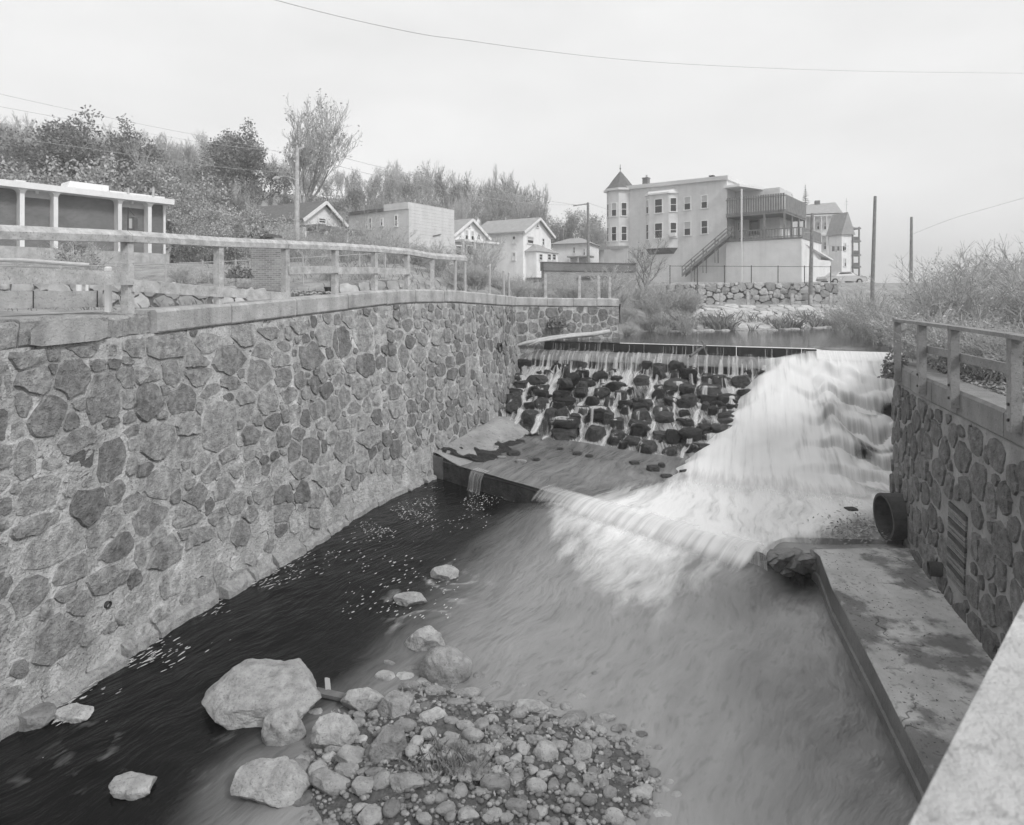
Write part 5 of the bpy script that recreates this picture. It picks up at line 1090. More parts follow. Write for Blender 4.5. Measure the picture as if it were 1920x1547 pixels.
# ================================================================ buildings
def window(F, rect, par, b=0.0, casing='trim', pale_pane=.5, two=True, cw=.11):
    x0, y0, x1, y1 = rect; a0, z1 = F.pix(x0, y0, b); a1, _ = F.pix(x1, y0, b); _, z0 = F.pix((x0 + x1) / 2, y1, b)
    return window_m(F, a0, a1, z0, z1, par, b, casing, pale_pane, two, cw)
def window_m(F, a0, a1, z0, z1, par, b=0.0, casing='trim', pale_pane=.5, two=True, cw=.11):
    mb = MB(); f0, f1 = b - .07, b + .02
    mb.fbox(F, a0, a0 + cw, f0, f1, z0, z1); mb.fbox(F, a1 - cw, a1, f0, f1, z0, z1)
    mb.fbox(F, a0 + cw, a1 - cw, f0 - .01, f1, z1 - cw, z1); mb.fbox(F, a0 - .04, a1 + .04, f0 - .05, f1 - .003, z0 - .05, z0 + cw * .6)
    zm = (z0 + z1) / 2
    if two: mb.fbox(F, a0 + cw, a1 - cw, b - .045, b + .015, zm - .03, zm + .03)
    wn = mb.build('window', M[casing], par)
    for i, (c0, c1) in enumerate(((z0 + cw * .6, zm - .03), (zm + .03, z1 - cw)) if two else ((z0 + cw * .6, z1 - cw),)):
        p = MB(); p.fbox(F, a0 + cw, a1 - cw, b - .012 - .012 * i, b + .005, c0, c1); p.build('pane', M['pale_pane'] if (i == 1 and random.random() < pale_pane) else M['glass'], wn)
    return wn
def pt2(px, d): return ((px - CX) / FPX * d, d)
# ---- turret block
F = FR(1163, 78.5, 1363, 70.0); zb = 6.2
b1 = thing('apartment_house', 'grey three-storey clapboard house with a pointed corner turret and rear decks', 'house', F.pt(F.len / 2, 4, zb))
zr0 = F.pix(1183, 353)[1]; zr1 = F.pix(1363, 335)[1]; dep = 13.0
mb = MB(); A1 = F.len
mb.hexa([F.pt(0, 0, zb), F.pt(A1, 0, zb), F.pt(A1, dep, zb), F.pt(0, dep, zb), F.pt(0, 0, zr0), F.pt(A1, 0, zr1), F.pt(A1, dep, zr1), F.pt(0, dep, zr0)]); mb.build('wall', M['grey_clap'], b1)
mb = MB(); o = .35
mb.hexa([F.pt(-.1, -o, zr0 - .12), F.pt(A1 + .2, -o, zr1 - .12), F.pt(A1 + .2, dep, zr1 - .12), F.pt(-.1, dep, zr0 - .12), F.pt(-.1, -o - .12, zr0 + .3), F.pt(A1 + .25, -o - .12, zr1 + .3), F.pt(A1 + .25, dep, zr1 + .3), F.pt(-.1, dep, zr0 + .3)]); rf = mb.build('cornice', M['trim'], b1)
for x0, x1, y0, y1, bb, mt in ((1204.5, 1214, 335, 352, 5, 'brick_d'), (1330, 1337, 331, 338, 5, 'iron')):
    a0, z1 = F.pix(x0, y0, bb); a1, z0 = F.pix(x1, y1, bb); mb = MB(); mb.fbox(F, a0, a1, bb, bb + (a1 - a0), zr0 - .3, z1); mb.fbox(F, a0 - .06, a1 + .06, bb - .06, bb + (a1 - a0) + .06, z1, z1 + .12); mb.build('chimney', M[mt], rf)
a0, z1 = F.pix(1206, 328, 5); mb = MB(); c = F.pt(a0 + .35, 5.3, 0); mb.tube([(c.x, c.y, z1 - .6), (c.x, c.y, z1)], .13, 8); mb.build('chimney_pot', M['metal'], rf)
# turret: octagonal drum and flared spire
ca, _ = F.pix(1163, 380, .6); tcn = F.pt(ca, .6, 0); rt_ = 1.42 * 1.0; zt0 = F.pix(1163, 462)[1]; zt1 = F.pix(1163, 357)[1]
def ringpts(c, r, z, n=8, ph=None): ph = math.atan2(F.u.y, F.u.x) + math.pi / n if ph is None else ph; return [(c.x + r * math.cos(ph + 2 * math.pi * i / n), c.y + r * math.sin(ph + 2 * math.pi * i / n), z) for i in range(n)]
def loft(mb, rings, cap=True):
    n = len(rings[0]); vs = [v for r in rings for v in r]; fs = [(i * n + j, i * n + (j + 1) % n, (i + 1) * n + (j + 1) % n, (i + 1) * n + j) for i in range(len(rings) - 1) for j in range(n)]
    if cap: fs += [tuple(range(n - 1, -1, -1)), tuple((len(rings) - 1) * n + j for j in range(n))]
    mb.add(vs, fs)
rt_ = (F.pix(1184, 400, .6)[0] - F.pix(1142.5, 400, .6)[0]) / 2 / math.cos(math.pi / 8)
mb = MB(); loft(mb, [ringpts(tcn, rt_ * .75, zt0 - .35), ringpts(tcn, rt_, zt0), ringpts(tcn, rt_, zt1)]); tu = mb.build('turret', M['grey_clap'], b1)
za = F.pix(1169, 318)[1]
mb = MB(); loft(mb, [ringpts(tcn, rt_ * 1.22, zt1 - .1), ringpts(tcn, rt_ * 1.25, zt1 + .15)]); mb.build('turret_cornice', M['trim'], tu)
mb = MB(); hs = za - zt1; loft(mb, [ringpts(tcn, rt_ * 1.2, zt1 + .15), ringpts(tcn, rt_ * .86, zt1 + hs * .3), ringpts(tcn, rt_ * .5, zt1 + hs * .62), ringpts(tcn, rt_ * .2, zt1 + hs * .86), ringpts(tcn, .03, za)]); mb.build('turret_roof', M['roof'], tu)
mb = MB(); mb.tube([(tcn.x, tcn.y, za - .1), (tcn.x, tcn.y, za + .85)], .035, 6); mb.tube([(tcn.x, tcn.y, za + .25), (tcn.x, tcn.y, za + .4)], .1, 8); mb.build('finial', M['iron'], tu)
mb = MB(); mb.fbox(F, -2.2, 1.2, -.3, .6, zb, zt0 - .33); mb.build('turret_base', M['grey_clap'], b1)
ap = rt_ * math.cos(math.pi / 8)
for k in (-3, -2, -1):            # facets facing the stream
    an = math.atan2(F.u.y, F.u.x) + k * math.pi / 4; nrm = Vector((math.cos(an), math.sin(an), 0)); tg = Vector((-nrm.y, nrm.x, 0)); cp = tcn + nrm * ap
    FT = Frame((cp.x - tg.x * .5, cp.y - tg.y * .5), (cp.x + tg.x * .5, cp.y + tg.y * .5))
    for yy0, yy1 in ((381, 407), (425, 453)): window_m(FT, .08, .92, F.pix(1163, yy1)[1], F.pix(1163, yy0)[1], tu)
# bay
ba0 = F.pix(1211, 400)[0]; ba1 = F.pix(1271, 400)[0]; zq0, zq1 = F.pix(1240, 466)[1], F.pix(1240, 366)[1]; bd = .75
mb = MB(); bp = [(ba0, 0), (ba0 + .85, -bd), (ba1 - .85, -bd), (ba1, 0)]
mb.add([F.pt(a, b, zq0) for a, b in bp] + [F.pt(a, b, zq1) for a, b in bp], [(0, 1, 5, 4), (1, 2, 6, 5), (2, 3, 7, 6), (3, 2, 1, 0), (4, 5, 6, 7)]); bay = mb.build('bay', M['grey_clap'], b1)
mb = MB(); bq = [(ba0 - .15, -.0), (ba0 + .75, -bd - .2), (ba1 - .75, -bd - .2), (ba1 + .15, -.0)]
mb.add([F.pt(a, b, zq1) for a, b in bq] + [F.pt(a, b, zq1 + .2) for a, b in bq] + [F.pt(ba0 + .4, -.02, zq1 + .65), F.pt(ba1 - .4, -.02, zq1 + .65)], [(0, 1, 5, 4), (1, 2, 6, 5), (2, 3, 7, 6), (3, 2, 1, 0), (4, 5, 8), (5, 6, 9, 8), (6, 7, 9)]); mb.build('bay_roof', M['trim'], bay)
mb = MB(); mb.add([F.pt(a, b, zq0 - .002) for a, b in bp] + [F.pt(ba0 + .5, -.003, zq0 - .7), F.pt(ba1 - .5, -.003, zq0 - .7)], [(0, 4, 1), (1, 4, 5, 2), (2, 5, 3)]); mb.build('bay_corbel', M['roof'], bay)
for r in ((1227, 373, 1243, 400), (1227, 418, 1243, 447)): window(F, r, bay, -bd)
for y0, y1 in ((371, 398), (417, 446)):
    FS = Frame(F.pt(ba1 - .85, -bd, 0), F.pt(ba1, 0, 0)); window_m(FS, .12, FS.len - .12, F.pix(1262, y1)[1], F.pix(1262, y0)[1], bay)
    FS2 = Frame(F.pt(ba0, 0, 0), F.pt(ba0 + .85, -bd, 0)); window_m(FS2, .12, FS2.len - .12, F.pix(1214, y1 + 4)[1], F.pix(1214, y0 + 4)[1], bay)
for r in ((1282, 369, 1296, 394), (1314, 366, 1327.5, 391), (1282, 415, 1296, 442), (1314, 413, 1328, 439)): window(F, r, b1)
a0, z1 = F.pix(1257, 437, -bd); mb = MB(); mb.fbox(F, a0, a0 + .75, -bd - .35, -bd + .2, z1 - .45, z1); mb.build('air_conditioner', M['trim'], b1)
# white ground-floor block and decks
FW = Frame(F.pt(A1, -.35, 0), F.pt(A1 + 8.0, -.35, 0)); zw1 = FW.pix(1440, 450)[1]; wd = 9
mb = MB(); mb.fbox(FW, .02, FW.len, 0, wd, zb - .5, zw1); mb.build('rear_block', M['stucco'], b1)
zu0 = FW.pix(1440, 401)[1]; zu1 = FW.pix(1440, 369)[1]; aw = FW.pix(1472, 400)[0]
dk = MB(); dk.fbox(FW, .05, aw, -.15, wd, zu0 - .05, zu0 + .2); deck = dk.build('upper_deck', M['deckwood'], b1)
dk = MB(); dk.fbox(FW, .0, FW.len + .1, -.1, wd, zw1 + .003, zw1 + .18); deck2 = dk.build('lower_deck', M['deckwood'], b1)
def slats(FX, a0, a1, b, z0, z1, par, step=.24, wdt=.17, name='baluster'):
    n = int((a1 - a0) / step)
    for i in range(n):
        a = a0 + (i + .5) * (a1 - a0) / n; mb = MB(); mb.fbox(FX, a - wdt / 2, a + wdt / 2, b - .02, b + .02, z0, z1); mb.build(name, M['deckwood'], par)
def rails(FX, a0, a1, b, zz, par, name='deck_rail', h=.1):
    for z in zz: mb = MB(); mb.fbox(FX, a0, a1, b - .05, b + .05, z - h / 2, z + h / 2); mb.build(name, M['deckwood'], par)
slats(FW, .1, aw, -.1, zu0 + .15, zu1 + .25, deck, .26, .2, 'board'); rails(FW, .05, aw, -.15, (zu0 + .3, zu1), deck)
FWs = Frame(FW.pt(aw, -.1, 0), FW.pt(aw, wd, 0)); slats(FWs, .1, wd, -.05, zu0 + .15, zu1 + .1, deck, .3, .26, 'board'); rails(FWs, 0, wd, .02, (zu0 + .3, zu1), deck)
slats(FW, 1.7, FW.len, -.05, zw1 + .2, zw1 + 1.15, deck2, .3, .07); rails(FW, 1.5, FW.len, -.05, (zw1 + .3, zw1 + 1.15), deck2)
FW2 = Frame(FW.pt(FW.len, -.1, 0), FW.pt(FW.len, wd, 0)); slats(FW2, .1, wd, -.02, zw1 + .2, zw1 + 1.2, deck2, .32, .28, 'board')
for px in (1434, 1471, 1392):
    a, _ = FW.pix(px, 420); mb = MB(); mb.fbox(FW, a - .09, a + .09, -.2, -.02, zw1 + .1, zu0); mb.build('deck_post', M['deckwood'], deck2)
for bb in (3, 6, 8.6): mb = MB(); mb.fbox(FW, aw - .2, aw - .02, bb, bb + .18, zw1 + .1, zu0); mb.build('deck_post', M['deckwood'], deck2)
# rear wall behind the decks, porch roof
mb = MB(); mb.fbox(FW, -.3, FW.len * .62, 3.2, 8, zw1, FW.pix(1375, 351)[1]); mb.build('rear_wall', M['grey_clap'], b1)
mb = MB(); z = FW.pix(1385, 350)[1]; mb.hexa([FW.pt(-.2, -.2, z), FW.pt(1.6, -.2, z), FW.pt(4.5, 6, z - .2), FW.pt(-.2, 6, z), FW.pt(-.2, -.2, z + .25), FW.pt(1.6, -.2, z + .25), FW.pt(4.5, 6, z + .1), FW.pt(-.2, 6, z + .25)]); mb.build('porch_roof', M['trim'], b1)
a, z1 = FW.pix(1392, 355); mb = MB(); mb.fbox(FW, a - .07, a + .07, -.32, -.18, zb - .5, z1); mb.build('downpipe', M['trim'], b1)
for x0 in (1366, 1374, 1383): window(FW, (x0, 416, x0 + 5, 433), b1, 3.2, two=False)
window(FW, (1405, 412, 1424, 440), b1, 3.2, 'deckwood', two=False)
# outside stair
mb = MB(); s0 = F.pix(1372, 440, -1.0); s1 = F.pix(1283, 516, -1.0); FT2 = F; nst = 17
stair = thing('outside_stair', 'long wooden stair climbing from the yard to the rear deck of the grey house', 'stair', F.pt(s1[0], -1, s1[1]))
for bb in (-1.6, -.6):
    mb = MB(); mb.beam(F.pt(s0[0], bb, s0[1]), F.pt(s1[0], bb, s1[1]), .08, .3); mb.build('stringer', M['deckwood'], stair)
    for dz in (.5, .95): mb = MB(); mb.beam(F.pt(s0[0], bb, s0[1] + dz), F.pt(s1[0], bb, s1[1] + dz), .06, .09); mb.build('handrail', M['deckwood'], stair)
    for t in (0, .3, .55, .8, 1): a, z = lerp(s0[0], s1[0], t), lerp(s0[1], s1[1], t); mb = MB(); mb.fbox(F, a - .05, a + .05, bb - .05, bb + .05, z - (1.8 if 0 < t < .9 else .2), z + 1.0); mb.build('newel', M['deckwood'], stair)
for i in range(nst): t = (i + .5) / nst; a, z = lerp(s0[0], s1[0], t), lerp(s0[1], s1[1], t); mb = MB(); mb.fbox(F, a - .14, a + .14, -1.6, -.6, z + .08, z + .12); mb.build('tread', M['deckwood'], stair)
# lean-to at the right end of the white block
FL = Frame(FW.pt(8.02, 1.5, 0), FW.pt(8.9, 11, 0)); mb = MB(); z0, z1 = FL.pix(1510, 455)[1], FL.pix(1560, 486)[1]
mb.add([FL.pt(0, 0, z0), FL.pt(FL.len, 0, z1), FL.pt(FL.len, 3, z1 + .2), FL.pt(0, 3, z0 + .3), FL.pt(0, 0, z0 - .15), FL.pt(FL.len, 0, z1 - .15), FL.pt(FL.len, 3, z1 + .05), FL.pt(0, 3, z0 + .15)], [(0, 1, 2, 3), (7, 6, 5, 4), (0, 4, 5, 1), (1, 5, 6, 2), (2, 6, 7, 3), (3, 7, 4, 0)]); mb.build('lean_to_roof', M['trim'], b1)
mb = MB(); mb.fbox(FL, .1, FL.len * .98, .2, 3, zb - .5, z1 - .2); mb.build('lean_to', M['stucco'], b1)
# ---- porch tenement behind
F2 = FR(1497, 90, 1572, 88.3); zg = 7.0
b2 = thing('tenement', 'pale tenement with stacked timber porches behind the grey house', 'house', F2.pt(2, 3, zg))
mb = MB(); zt = F2.pix(1520, 403)[1]; mb.fbox(F2, -1.5, F2.len, 2.2, 9, zg - 1, zt); mb.build('wall', M['cream'], b2)
mb = MB(); mb.fbox(F2, -1.2, 1.0, -.5, 2.2, zg - 1, F2.pix(1512, 402)[1]); mb.build('stair_tower', M['grey_clap'], b2)
rz = F2.pix(1587, 396)[1] + .1; r1 = F2.pix(1600, 448, 0)
mb = MB(); zt2 = zt + .1
mb.add([F2.pt(-1.8, -.4, zt2), F2.pt(F2.len + .5, -.4, zt2), F2.pt(F2.len + .6, 9.3, zt2), F2.pt(-1.8, 9.3, zt2), F2.pt(1.5, 4.5, zt2 + 2.0), F2.pt(F2.len + .3, 4.5, zt2 + 2.2)], [(0, 1, 5, 4), (1, 2, 5), (2, 3, 4, 5), (3, 0, 4), (3, 2, 1, 0)]); rf2 = mb.build('roof', M['roof_l'], b2)
a, z = F2.pix(1528, 376, 4); mb = MB(); mb.fbox(F2, a, a + .7, 4, 4.7, zt, z); mb.build('chimney', M['brick_d'], rf2)
for y in (405, 442, 480):
    z = F2.pix(1545, y)[1]; mb = MB(); mb.fbox(F2, 1.0, F2.len + .2, -.3, 2.3, z, z + .22); mb.build('porch_floor', M['trim'], b2)
for px in (1526, 1540, 1550, 1560, 1571):
    a = F2.pix(px, 440)[0]; mb = MB(); mb.fbox(F2, a - .07, a + .07, -.25, -.1, zg - .5, zt); mb.build('porch_post', M['trim'], b2)
    for y in (412, 449): z = F2.pix(1545, y)[1]; mb = MB(); mb.beam(F2.pt(a, -.18, z - .5), F2.pt(a + .5, -.18, z), .06, .08); mb.build('brace', M['trim'], b2)
for y in (433, 470):
    z = F2.pix(1545, y)[1]; mb = MB(); mb.fbox(F2, 1.0, F2.len, -.22, -.16, z, z + .07); mb.fbox(F2, 1.0, F2.len, -.22, -.16, z - .75, z - .68); mb.build('porch_rail', M['trim'], b2)
    for i in range(22): a = 1.1 + i * (F2.len - 1.2) / 21; mb = MB(); mb.fbox(F2, a - .03, a + .03, -.21, -.17, z - .7, z); mb.build('baluster', M['trim'], b2)
for y in (417, 454): window(F2, (1531, y, 1537, y + 14), b2, 2.2); window(F2, (1544, y, 1550, y + 14), b2, 2.2)
# ---- narrower tenement end with rear porches, farther right
F3 = FR(1577, 82, 1610, 82.6); b3 = thing('tenement', 'narrow gabled tenement end with dark porches, right of the pale tenement', 'house', F3.pt(1, 3, zg))
z0, z1 = F3.pix(1590, 440)[1], F3.pix(1588, 398)[1]
mb = MB(); mb.fbox(F3, .1, F3.len * .6, 0, 2.4, zg - 1, z0); mb.build('wall', M['cream'], b3)
mb = MB(); Lh = F3.len * .6; mb.add([F3.pt(-.2, -.3, z0), F3.pt(Lh + .3, -.3, z0), F3.pt(Lh + .3, 2.6, z0), F3.pt(-.2, 2.6, z0), F3.pt(Lh * .5, -.3, z1), F3.pt(Lh * .5, 2.6, z1)], [(0, 1, 4), (1, 2, 5, 4), (2, 3, 5), (3, 0, 4, 5), (3, 2, 1, 0)]); mb.build('roof', M['roof_l'], b3)
for y in (428, 452, 478, 500): z = F3.pix(1595, y)[1]; mb = MB(); mb.fbox(F3, Lh, F3.len + .2, -.2, 4, z - .1, z + .1); mb.build('porch_floor', M['deckwood'], b3)
for a in (Lh + .1, F3.len): mb = MB(); mb.fbox(F3, a - .07, a + .07, -.15, 0, zg - 1, F3.pix(1595, 425)[1]); mb.build('porch_post', M['deckwood'], b3)
for y in (448, 474, 497):
    z = F3.pix(1595, y)[1]
    for i in range(8): a = Lh + .15 + i * (F3.len - Lh - .2) / 7; mb = MB(); mb.fbox(F3, a - .04, a + .04, -.12, -.06, z - .5, z + .3); mb.build('baluster', M['deckwood'], b3)
window(F3, (1582, 455, 1587, 470), b3); window(F3, (1582, 484, 1587, 500), b3)
# laundry on a line between the porches
for i, (px, w_, h_) in enumerate(((1562, 4, 9), (1567, 5, 10), (1572, 4, 8), (1577, 5, 9), (1582, 4, 8))):
    p = P(px, 462, 79); k = 79 / FPX; mb = MB(); nx = 5; vs = [];
    for a in range(nx + 1):
        for b in range(4): vs.append(p + Vector(((a / nx - .5) * w_ * k, .06 * math.sin(a * 2.2 + i), -b / 3 * h_ * k + (.04 * math.sin(a * 3) if b == 3 else 0))))
    mb.add(vs, [(a * 4 + b, a * 4 + b + 1, (a + 1) * 4 + b + 1, (a + 1) * 4 + b) for a in range(nx) for b in range(3)]); tag(mb.build('laundry', [M['deckwood'], M['cloth'], M['deckwood'], M['cloth'], M['iron']][i], loc=p), ORD[i] + ' cloth from the left on the washing line below the tenement porches', 'laundry', 'washing on the line')
mb = MB(); mb.tube([P(1556, 461, 79), P(1570, 463, 79), P(1592, 461, 79)], .015, 4); tag(mb.build('washing_line', M['iron'], loc=P(1556, 461, 79)), 'thin washing line strung between the tenements', 'line')
# ---- ribbed flat-roofed warehouse
c0, cL, cR = pt2(765, 55), (-15.8, 59.4), (-5.76, 60.2)
FA = Frame(cL, c0); FB = Frame(c0, cR); zt = ZC + (HY - 379) / FPX * 55; zg = 7.0
b4 = thing('flat_roofed_block', 'flat-roofed pale block with ribbed siding on its blank right face', 'building', (c0[0], c0[1], zg))
mb = MB(); mb.fbox(FA, 0, FA.len, 0, FB.len, zg - 1.5, zt - .6); mb.build('wall', lined('block_side', .6, .16, .25), b4)
mb = MB(); mb.fbox(FB, .0, FB.len, -.12, 0, zg + .8, zt); mb.build('siding', M['asph_side'], b4)
mb = MB(); mb.fbox(FA, FA.len * .62, FA.len + .1, -.1, FB.len, zt - .6, zt); mb.build('parapet', M['asph_side'], b4)
mb = MB(); mb.fbox(FA, -.2, FA.len * .62, -.2, FB.len, zt - .6, zt - .35); mb.build('roof', M['roof'], b4)
mb = MB(); mb.fbox(FA, -2.2, 0, .6, 5, zg - 1.5, zt - 1.9); mb.build('side_wing', M['cream'], b4); mb = MB(); mb.fbox(FA, -2.5, 0.05, .3, 5.2, zt - 1.9, zt - 1.7); mb.build('wing_roof', M['roof'], b4)
for r in ((686, 408, 691, 430), (692, 408, 697.5, 430), (713, 409, 719, 424), (740, 403, 746.5, 425), (740, 456, 747, 464)): window(FA, r, b4, 0)
for x0, x1 in ((775, 790), (798, 815), (822, 842)):
    a0, z1 = FB.pix(x0, 497); a1, _ = FB.pix(x1, 497); mb = MB(); mb.fbox(FB, a0, a1, -.06, .05, zg - 1, z1); mb.build('garage_door', M['wood_d'], b4)
mb = MB(); a0, z1 = FB.pix(812, 441); 
mb.beam(FB.pt(a0 - .2, -.2, z1 - .1), FB.pt(a0 + .9, -.2, z1 + .15), .08, .05); mb.build('sign_bracket', M['iron'], b4)
# ---- generic gabled houses
def gable_house(name, label, Fg, Fs, zg, ze, zr, wallm, roofm, slen, wins_g, wins_s, over=.4, fdepth=None):
    """Fg: gable face; the body runs back from it; Fs: frame of the visible long side"""
    root = thing(name, label, 'house', Fg.pt(Fg.len / 2, 2, zg)); w_ = Fg.len
    mb = MB(); mb.add([Fg.pt(0, 0, zg - 1.5), Fg.pt(w_, 0, zg - 1.5), Fg.pt(w_, slen, zg - 1.5), Fg.pt(0, slen, zg - 1.5), Fg.pt(0, 0, ze), Fg.pt(w_, 0, ze), Fg.pt(w_, slen, ze), Fg.pt(0, slen, ze), Fg.pt(w_ / 2, 0, zr), Fg.pt(w_ / 2, slen, zr)],
        [(0, 1, 5, 8, 4), (1, 2, 6, 5), (2, 3, 7, 9, 6), (3, 0, 4, 7)]); mb.build('wall', M[wallm], root)
    mb = MB(); sl = (zr - ze) / (w_ / 2); oo = over
    for sgn, e in ((-1, 0), (1, w_)):
        a_e = e + sgn * oo; zz = ze - sl * oo
        t = .16; mb.add([Fg.pt(w_ / 2, -oo, zr + .05), Fg.pt(a_e, -oo, zz + .05), Fg.pt(a_e, slen + oo, zz + .05), Fg.pt(w_ / 2, slen + oo, zr + .05), Fg.pt(w_ / 2, -oo, zr + .05 + t), Fg.pt(a_e, -oo, zz + .05 + t), Fg.pt(a_e, slen + oo, zz + .05 + t), Fg.pt(w_ / 2, slen + oo, zr + .05 + t)],
            [(3, 2, 1, 0), (4, 5, 6, 7), (0, 1, 5, 4), (1, 2, 6, 5), (2, 3, 7, 6)] if sgn > 0 else [(0, 1, 2, 3), (7, 6, 5, 4), (4, 5, 1, 0), (5, 6, 2, 1), (6, 7, 3, 2)])
    rf = mb.build('roof', M[roofm], root)
    for sgn, e in ((-1, 0), (1, w_)):
        mb = MB(); a_e = e + sgn * oo; zz = ze - sl * oo; mb.beam(Fg.pt(w_ / 2, -oo - .04, zr + .03), Fg.pt(a_e, -oo - .04, zz + .03), .06, .28); mb.build('bargeboard', M['trim'], root)
    for r in wins_g: window(Fg, r, root)
    for r in wins_s: window(Fs, r, root)
    return root
# pale house with long side and gable toward the stream
cc = pt2(981, 70); Fg = Frame(cc, (1.278 + .523 * 6.75, 70 + .853 * 6.75)); Fs = Frame((-4.6, 73.7), cc); ze = ZC + (HY - 434) / FPX * 70; zr = Fg.pix(1008, 411)[1]
h2 = gable_house('house', 'cream gabled house with a glazed porch at its right corner', Fg, Fs, 8.0, ze, zr, 'cream', 'roof_l', 6.8,
    [(1004.5, 417, 1010, 427), (988, 442, 1000, 457), (989, 473, 1001, 489), (1016, 446, 1020.5, 460)], [(924, 444.5, 931, 458.5), (933, 444.5, 940, 458.5), (960.5, 442, 967.5, 456.5), (960.5, 473, 967.5, 488), (925, 476, 932, 490)])
mb = MB(); a0 = Fg.pix(1006, 480, -1.5)[0]; a1 = Fg.pix(1046, 480, -1.5)[0]; z0, z1 = Fg.pix(1025, 497, -1.5)[1], Fg.pix(1025, 473, -1.5)[1]
mb.fbox(Fg, a0, a1, -1.5, .5, z0 - 1.5, z1); sp = mb.build('glazed_porch', M['cream'], h2)
mb = MB(); mb.add([Fg.pt(a0 - .2, -1.7, z1), Fg.pt(a1 + .2, -1.7, z1), Fg.pt(a1 + .2, .5, z1), Fg.pt(a0 - .2, .5, z1), Fg.pt(lerp(a0, a1, .4), 0, z1 + 1.0), Fg.pt(lerp(a0, a1, .6), 0, z1 + 1.0)], [(0, 1, 5, 4), (1, 2, 5), (3, 0, 4), (3, 2, 1, 0), (2, 3, 4, 5)]); mb.build('porch_roof', M['roof_l'], sp)
for x in (1010, 1026, 1035): window(Fg, (x, 475, x + 7, 488), sp, -1.5)
# small white gable between the block and the cream house
c1_, c2_ = pt2(851, 66), pt2(911, 70); Fg = Frame(c1_, c2_); ze = Fg.pix(858, 440)[1]; zr = Fg.pix(881, 413)[1]
h3 = gable_house('house', 'small white gabled house with an enclosed front porch beside the flat-roofed block', Fg, Fg, 8.0, ze, zr, 'cream', 'roof_l', 7, [(877.5, 417.5, 882, 427), (871, 430, 878, 451), (882, 432, 889, 452), (861, 436, 865, 447), (895, 438, 900, 450)], [])
z1 = Fg.pix(880, 455)[1]; mb = MB(); mb.fbox(Fg, -.2, Fg.len + .2, -1.8, 0, z1 - .1, z1 + .12); mb.build('porch_roof', M['trim'], h3)
mb = MB(); mb.fbox(Fg, -.1, Fg.len * .8, -1.6, -.02, 7, Fg.pix(880, 480)[1]); mb.build('porch_wall', M['cream'], h3)
for px in (851, 869, 890, 906): a = Fg.pix(px, 470, -1.6)[0]; mb = MB(); mb.fbox(Fg, a - .1, a + .1, -1.65, -1.45, 7, z1 - .1); mb.build('porch_post', M['trim'], h3)
for x0, x1 in ((853, 866), (874, 888)): window(Fg, (x0, 459, x1, 479), h3, -1.5, two=False)
# hip-roofed house behind, and the dark roof beyond
F5 = FR(1033, 92, 1104, 90); zg = 8; ze = F5.pix(1070, 457)[1]; zr = F5.pix(1070, 443)[1]; h4 = thing('house', 'low hip-roofed pale house behind the cream house', 'house', F5.pt(3, 3, zg))
mb = MB(); mb.fbox(F5, .3, F5.len, 0, 7, zg - 1, ze); mb.build('wall', M['cream'], h4)
mb = MB(); l = F5.len; mb.add([F5.pt(-.2, -.5, ze), F5.pt(l + .4, -.5, ze), F5.pt(l + .4, 7.5, ze), F5.pt(-.2, 7.5, ze), F5.pt(1.9, 3.5, zr), F5.pt(l - 1.9, 3.5, zr)], [(0, 1, 5, 4), (1, 2, 5), (2, 3, 4, 5), (3, 0, 4), (3, 2, 1, 0)]); r4 = mb.build('roof', M['roof_l'], h4)
a, z = F5.pix(1049, 430, 3); mb = MB(); mb.fbox(F5, a, a + .55, 3, 3.5, ze, z); mb.build('chimney', M['brick_d'], r4)
for r in ((1074, 463, 1079, 475), (1093, 466, 1098, 479)): window(F5, r, h4)
z1 = F5.pix(1080, 484)[1]; mb = MB(); mb.fbox(F5, 3, l + .8, -2, 0, z1, z1 + .2); mb.build('porch_roof', M['roof_l'], h4)
for px in (1068, 1084, 1103): a = F5.pix(px, 490, -1.9)[0]; mb = MB(); mb.fbox(F5, a - .08, a + .08, -1.95, -1.8, zg - 1, z1); mb.build('porch_post', M['trim'], h4)
F6 = FR(1106, 98, 1150, 96); ze = F6.pix(1120, 471)[1]; zr = F6.pix(1120, 455)[1]; h5 = thing('house', 'white cottage with a dark roof just left of the turret', 'house', F6.pt(2, 3, 8))
mb = MB(); mb.fbox(F6, .2, F6.len, 0, 6, 6.5, ze); mb.build('wall', M['white'], h5)
mb = MB(); l = F6.len; mb.add([F6.pt(-.1, -.4, ze), F6.pt(l, -.4, ze), F6.pt(l, 3, zr), F6.pt(-.1, 3, zr), F6.pt(-.1, 6.4, ze), F6.pt(l, 6.4, ze)], [(0, 1, 2, 3), (3, 2, 5, 4), (0, 3, 4), (1, 5, 2), (4, 5, 1, 0)]); mb.build('roof', M['roof'], h5)
# gabled house with a porch, far left
F7 = FR(569, 52, 640, 56); ze = F7.pix(575, 410)[1]; zr = F7.pix(602, 380)[1]
h6 = gable_house('house', 'white gabled house with a dark porch roof left of the flat-roofed block', F7, F7, 8.2, ze, zr, 'white', 'roof', 8, [(596, 407, 611, 419)], [])
z1 = F7.pix(600, 427, -2)[1]; mb = MB(); mb.fbox(F7, -.6, F7.len + 1.4, -2, .2, z1 - .12, z1 + .25); mb.build('porch_roof', M['roof'], h6)
for px in (571, 611, 634, 650): a = F7.pix(px, 440, -1.8)[0]; mb = MB(); mb.fbox(F7, a - .11, a + .11, -1.9, -1.7, 7, z1 - .1); mb.build('porch_post', M['trim'], h6)
for x0 in (580, 618): window(F7, (x0, 436, x0 + 9, 452), h6)
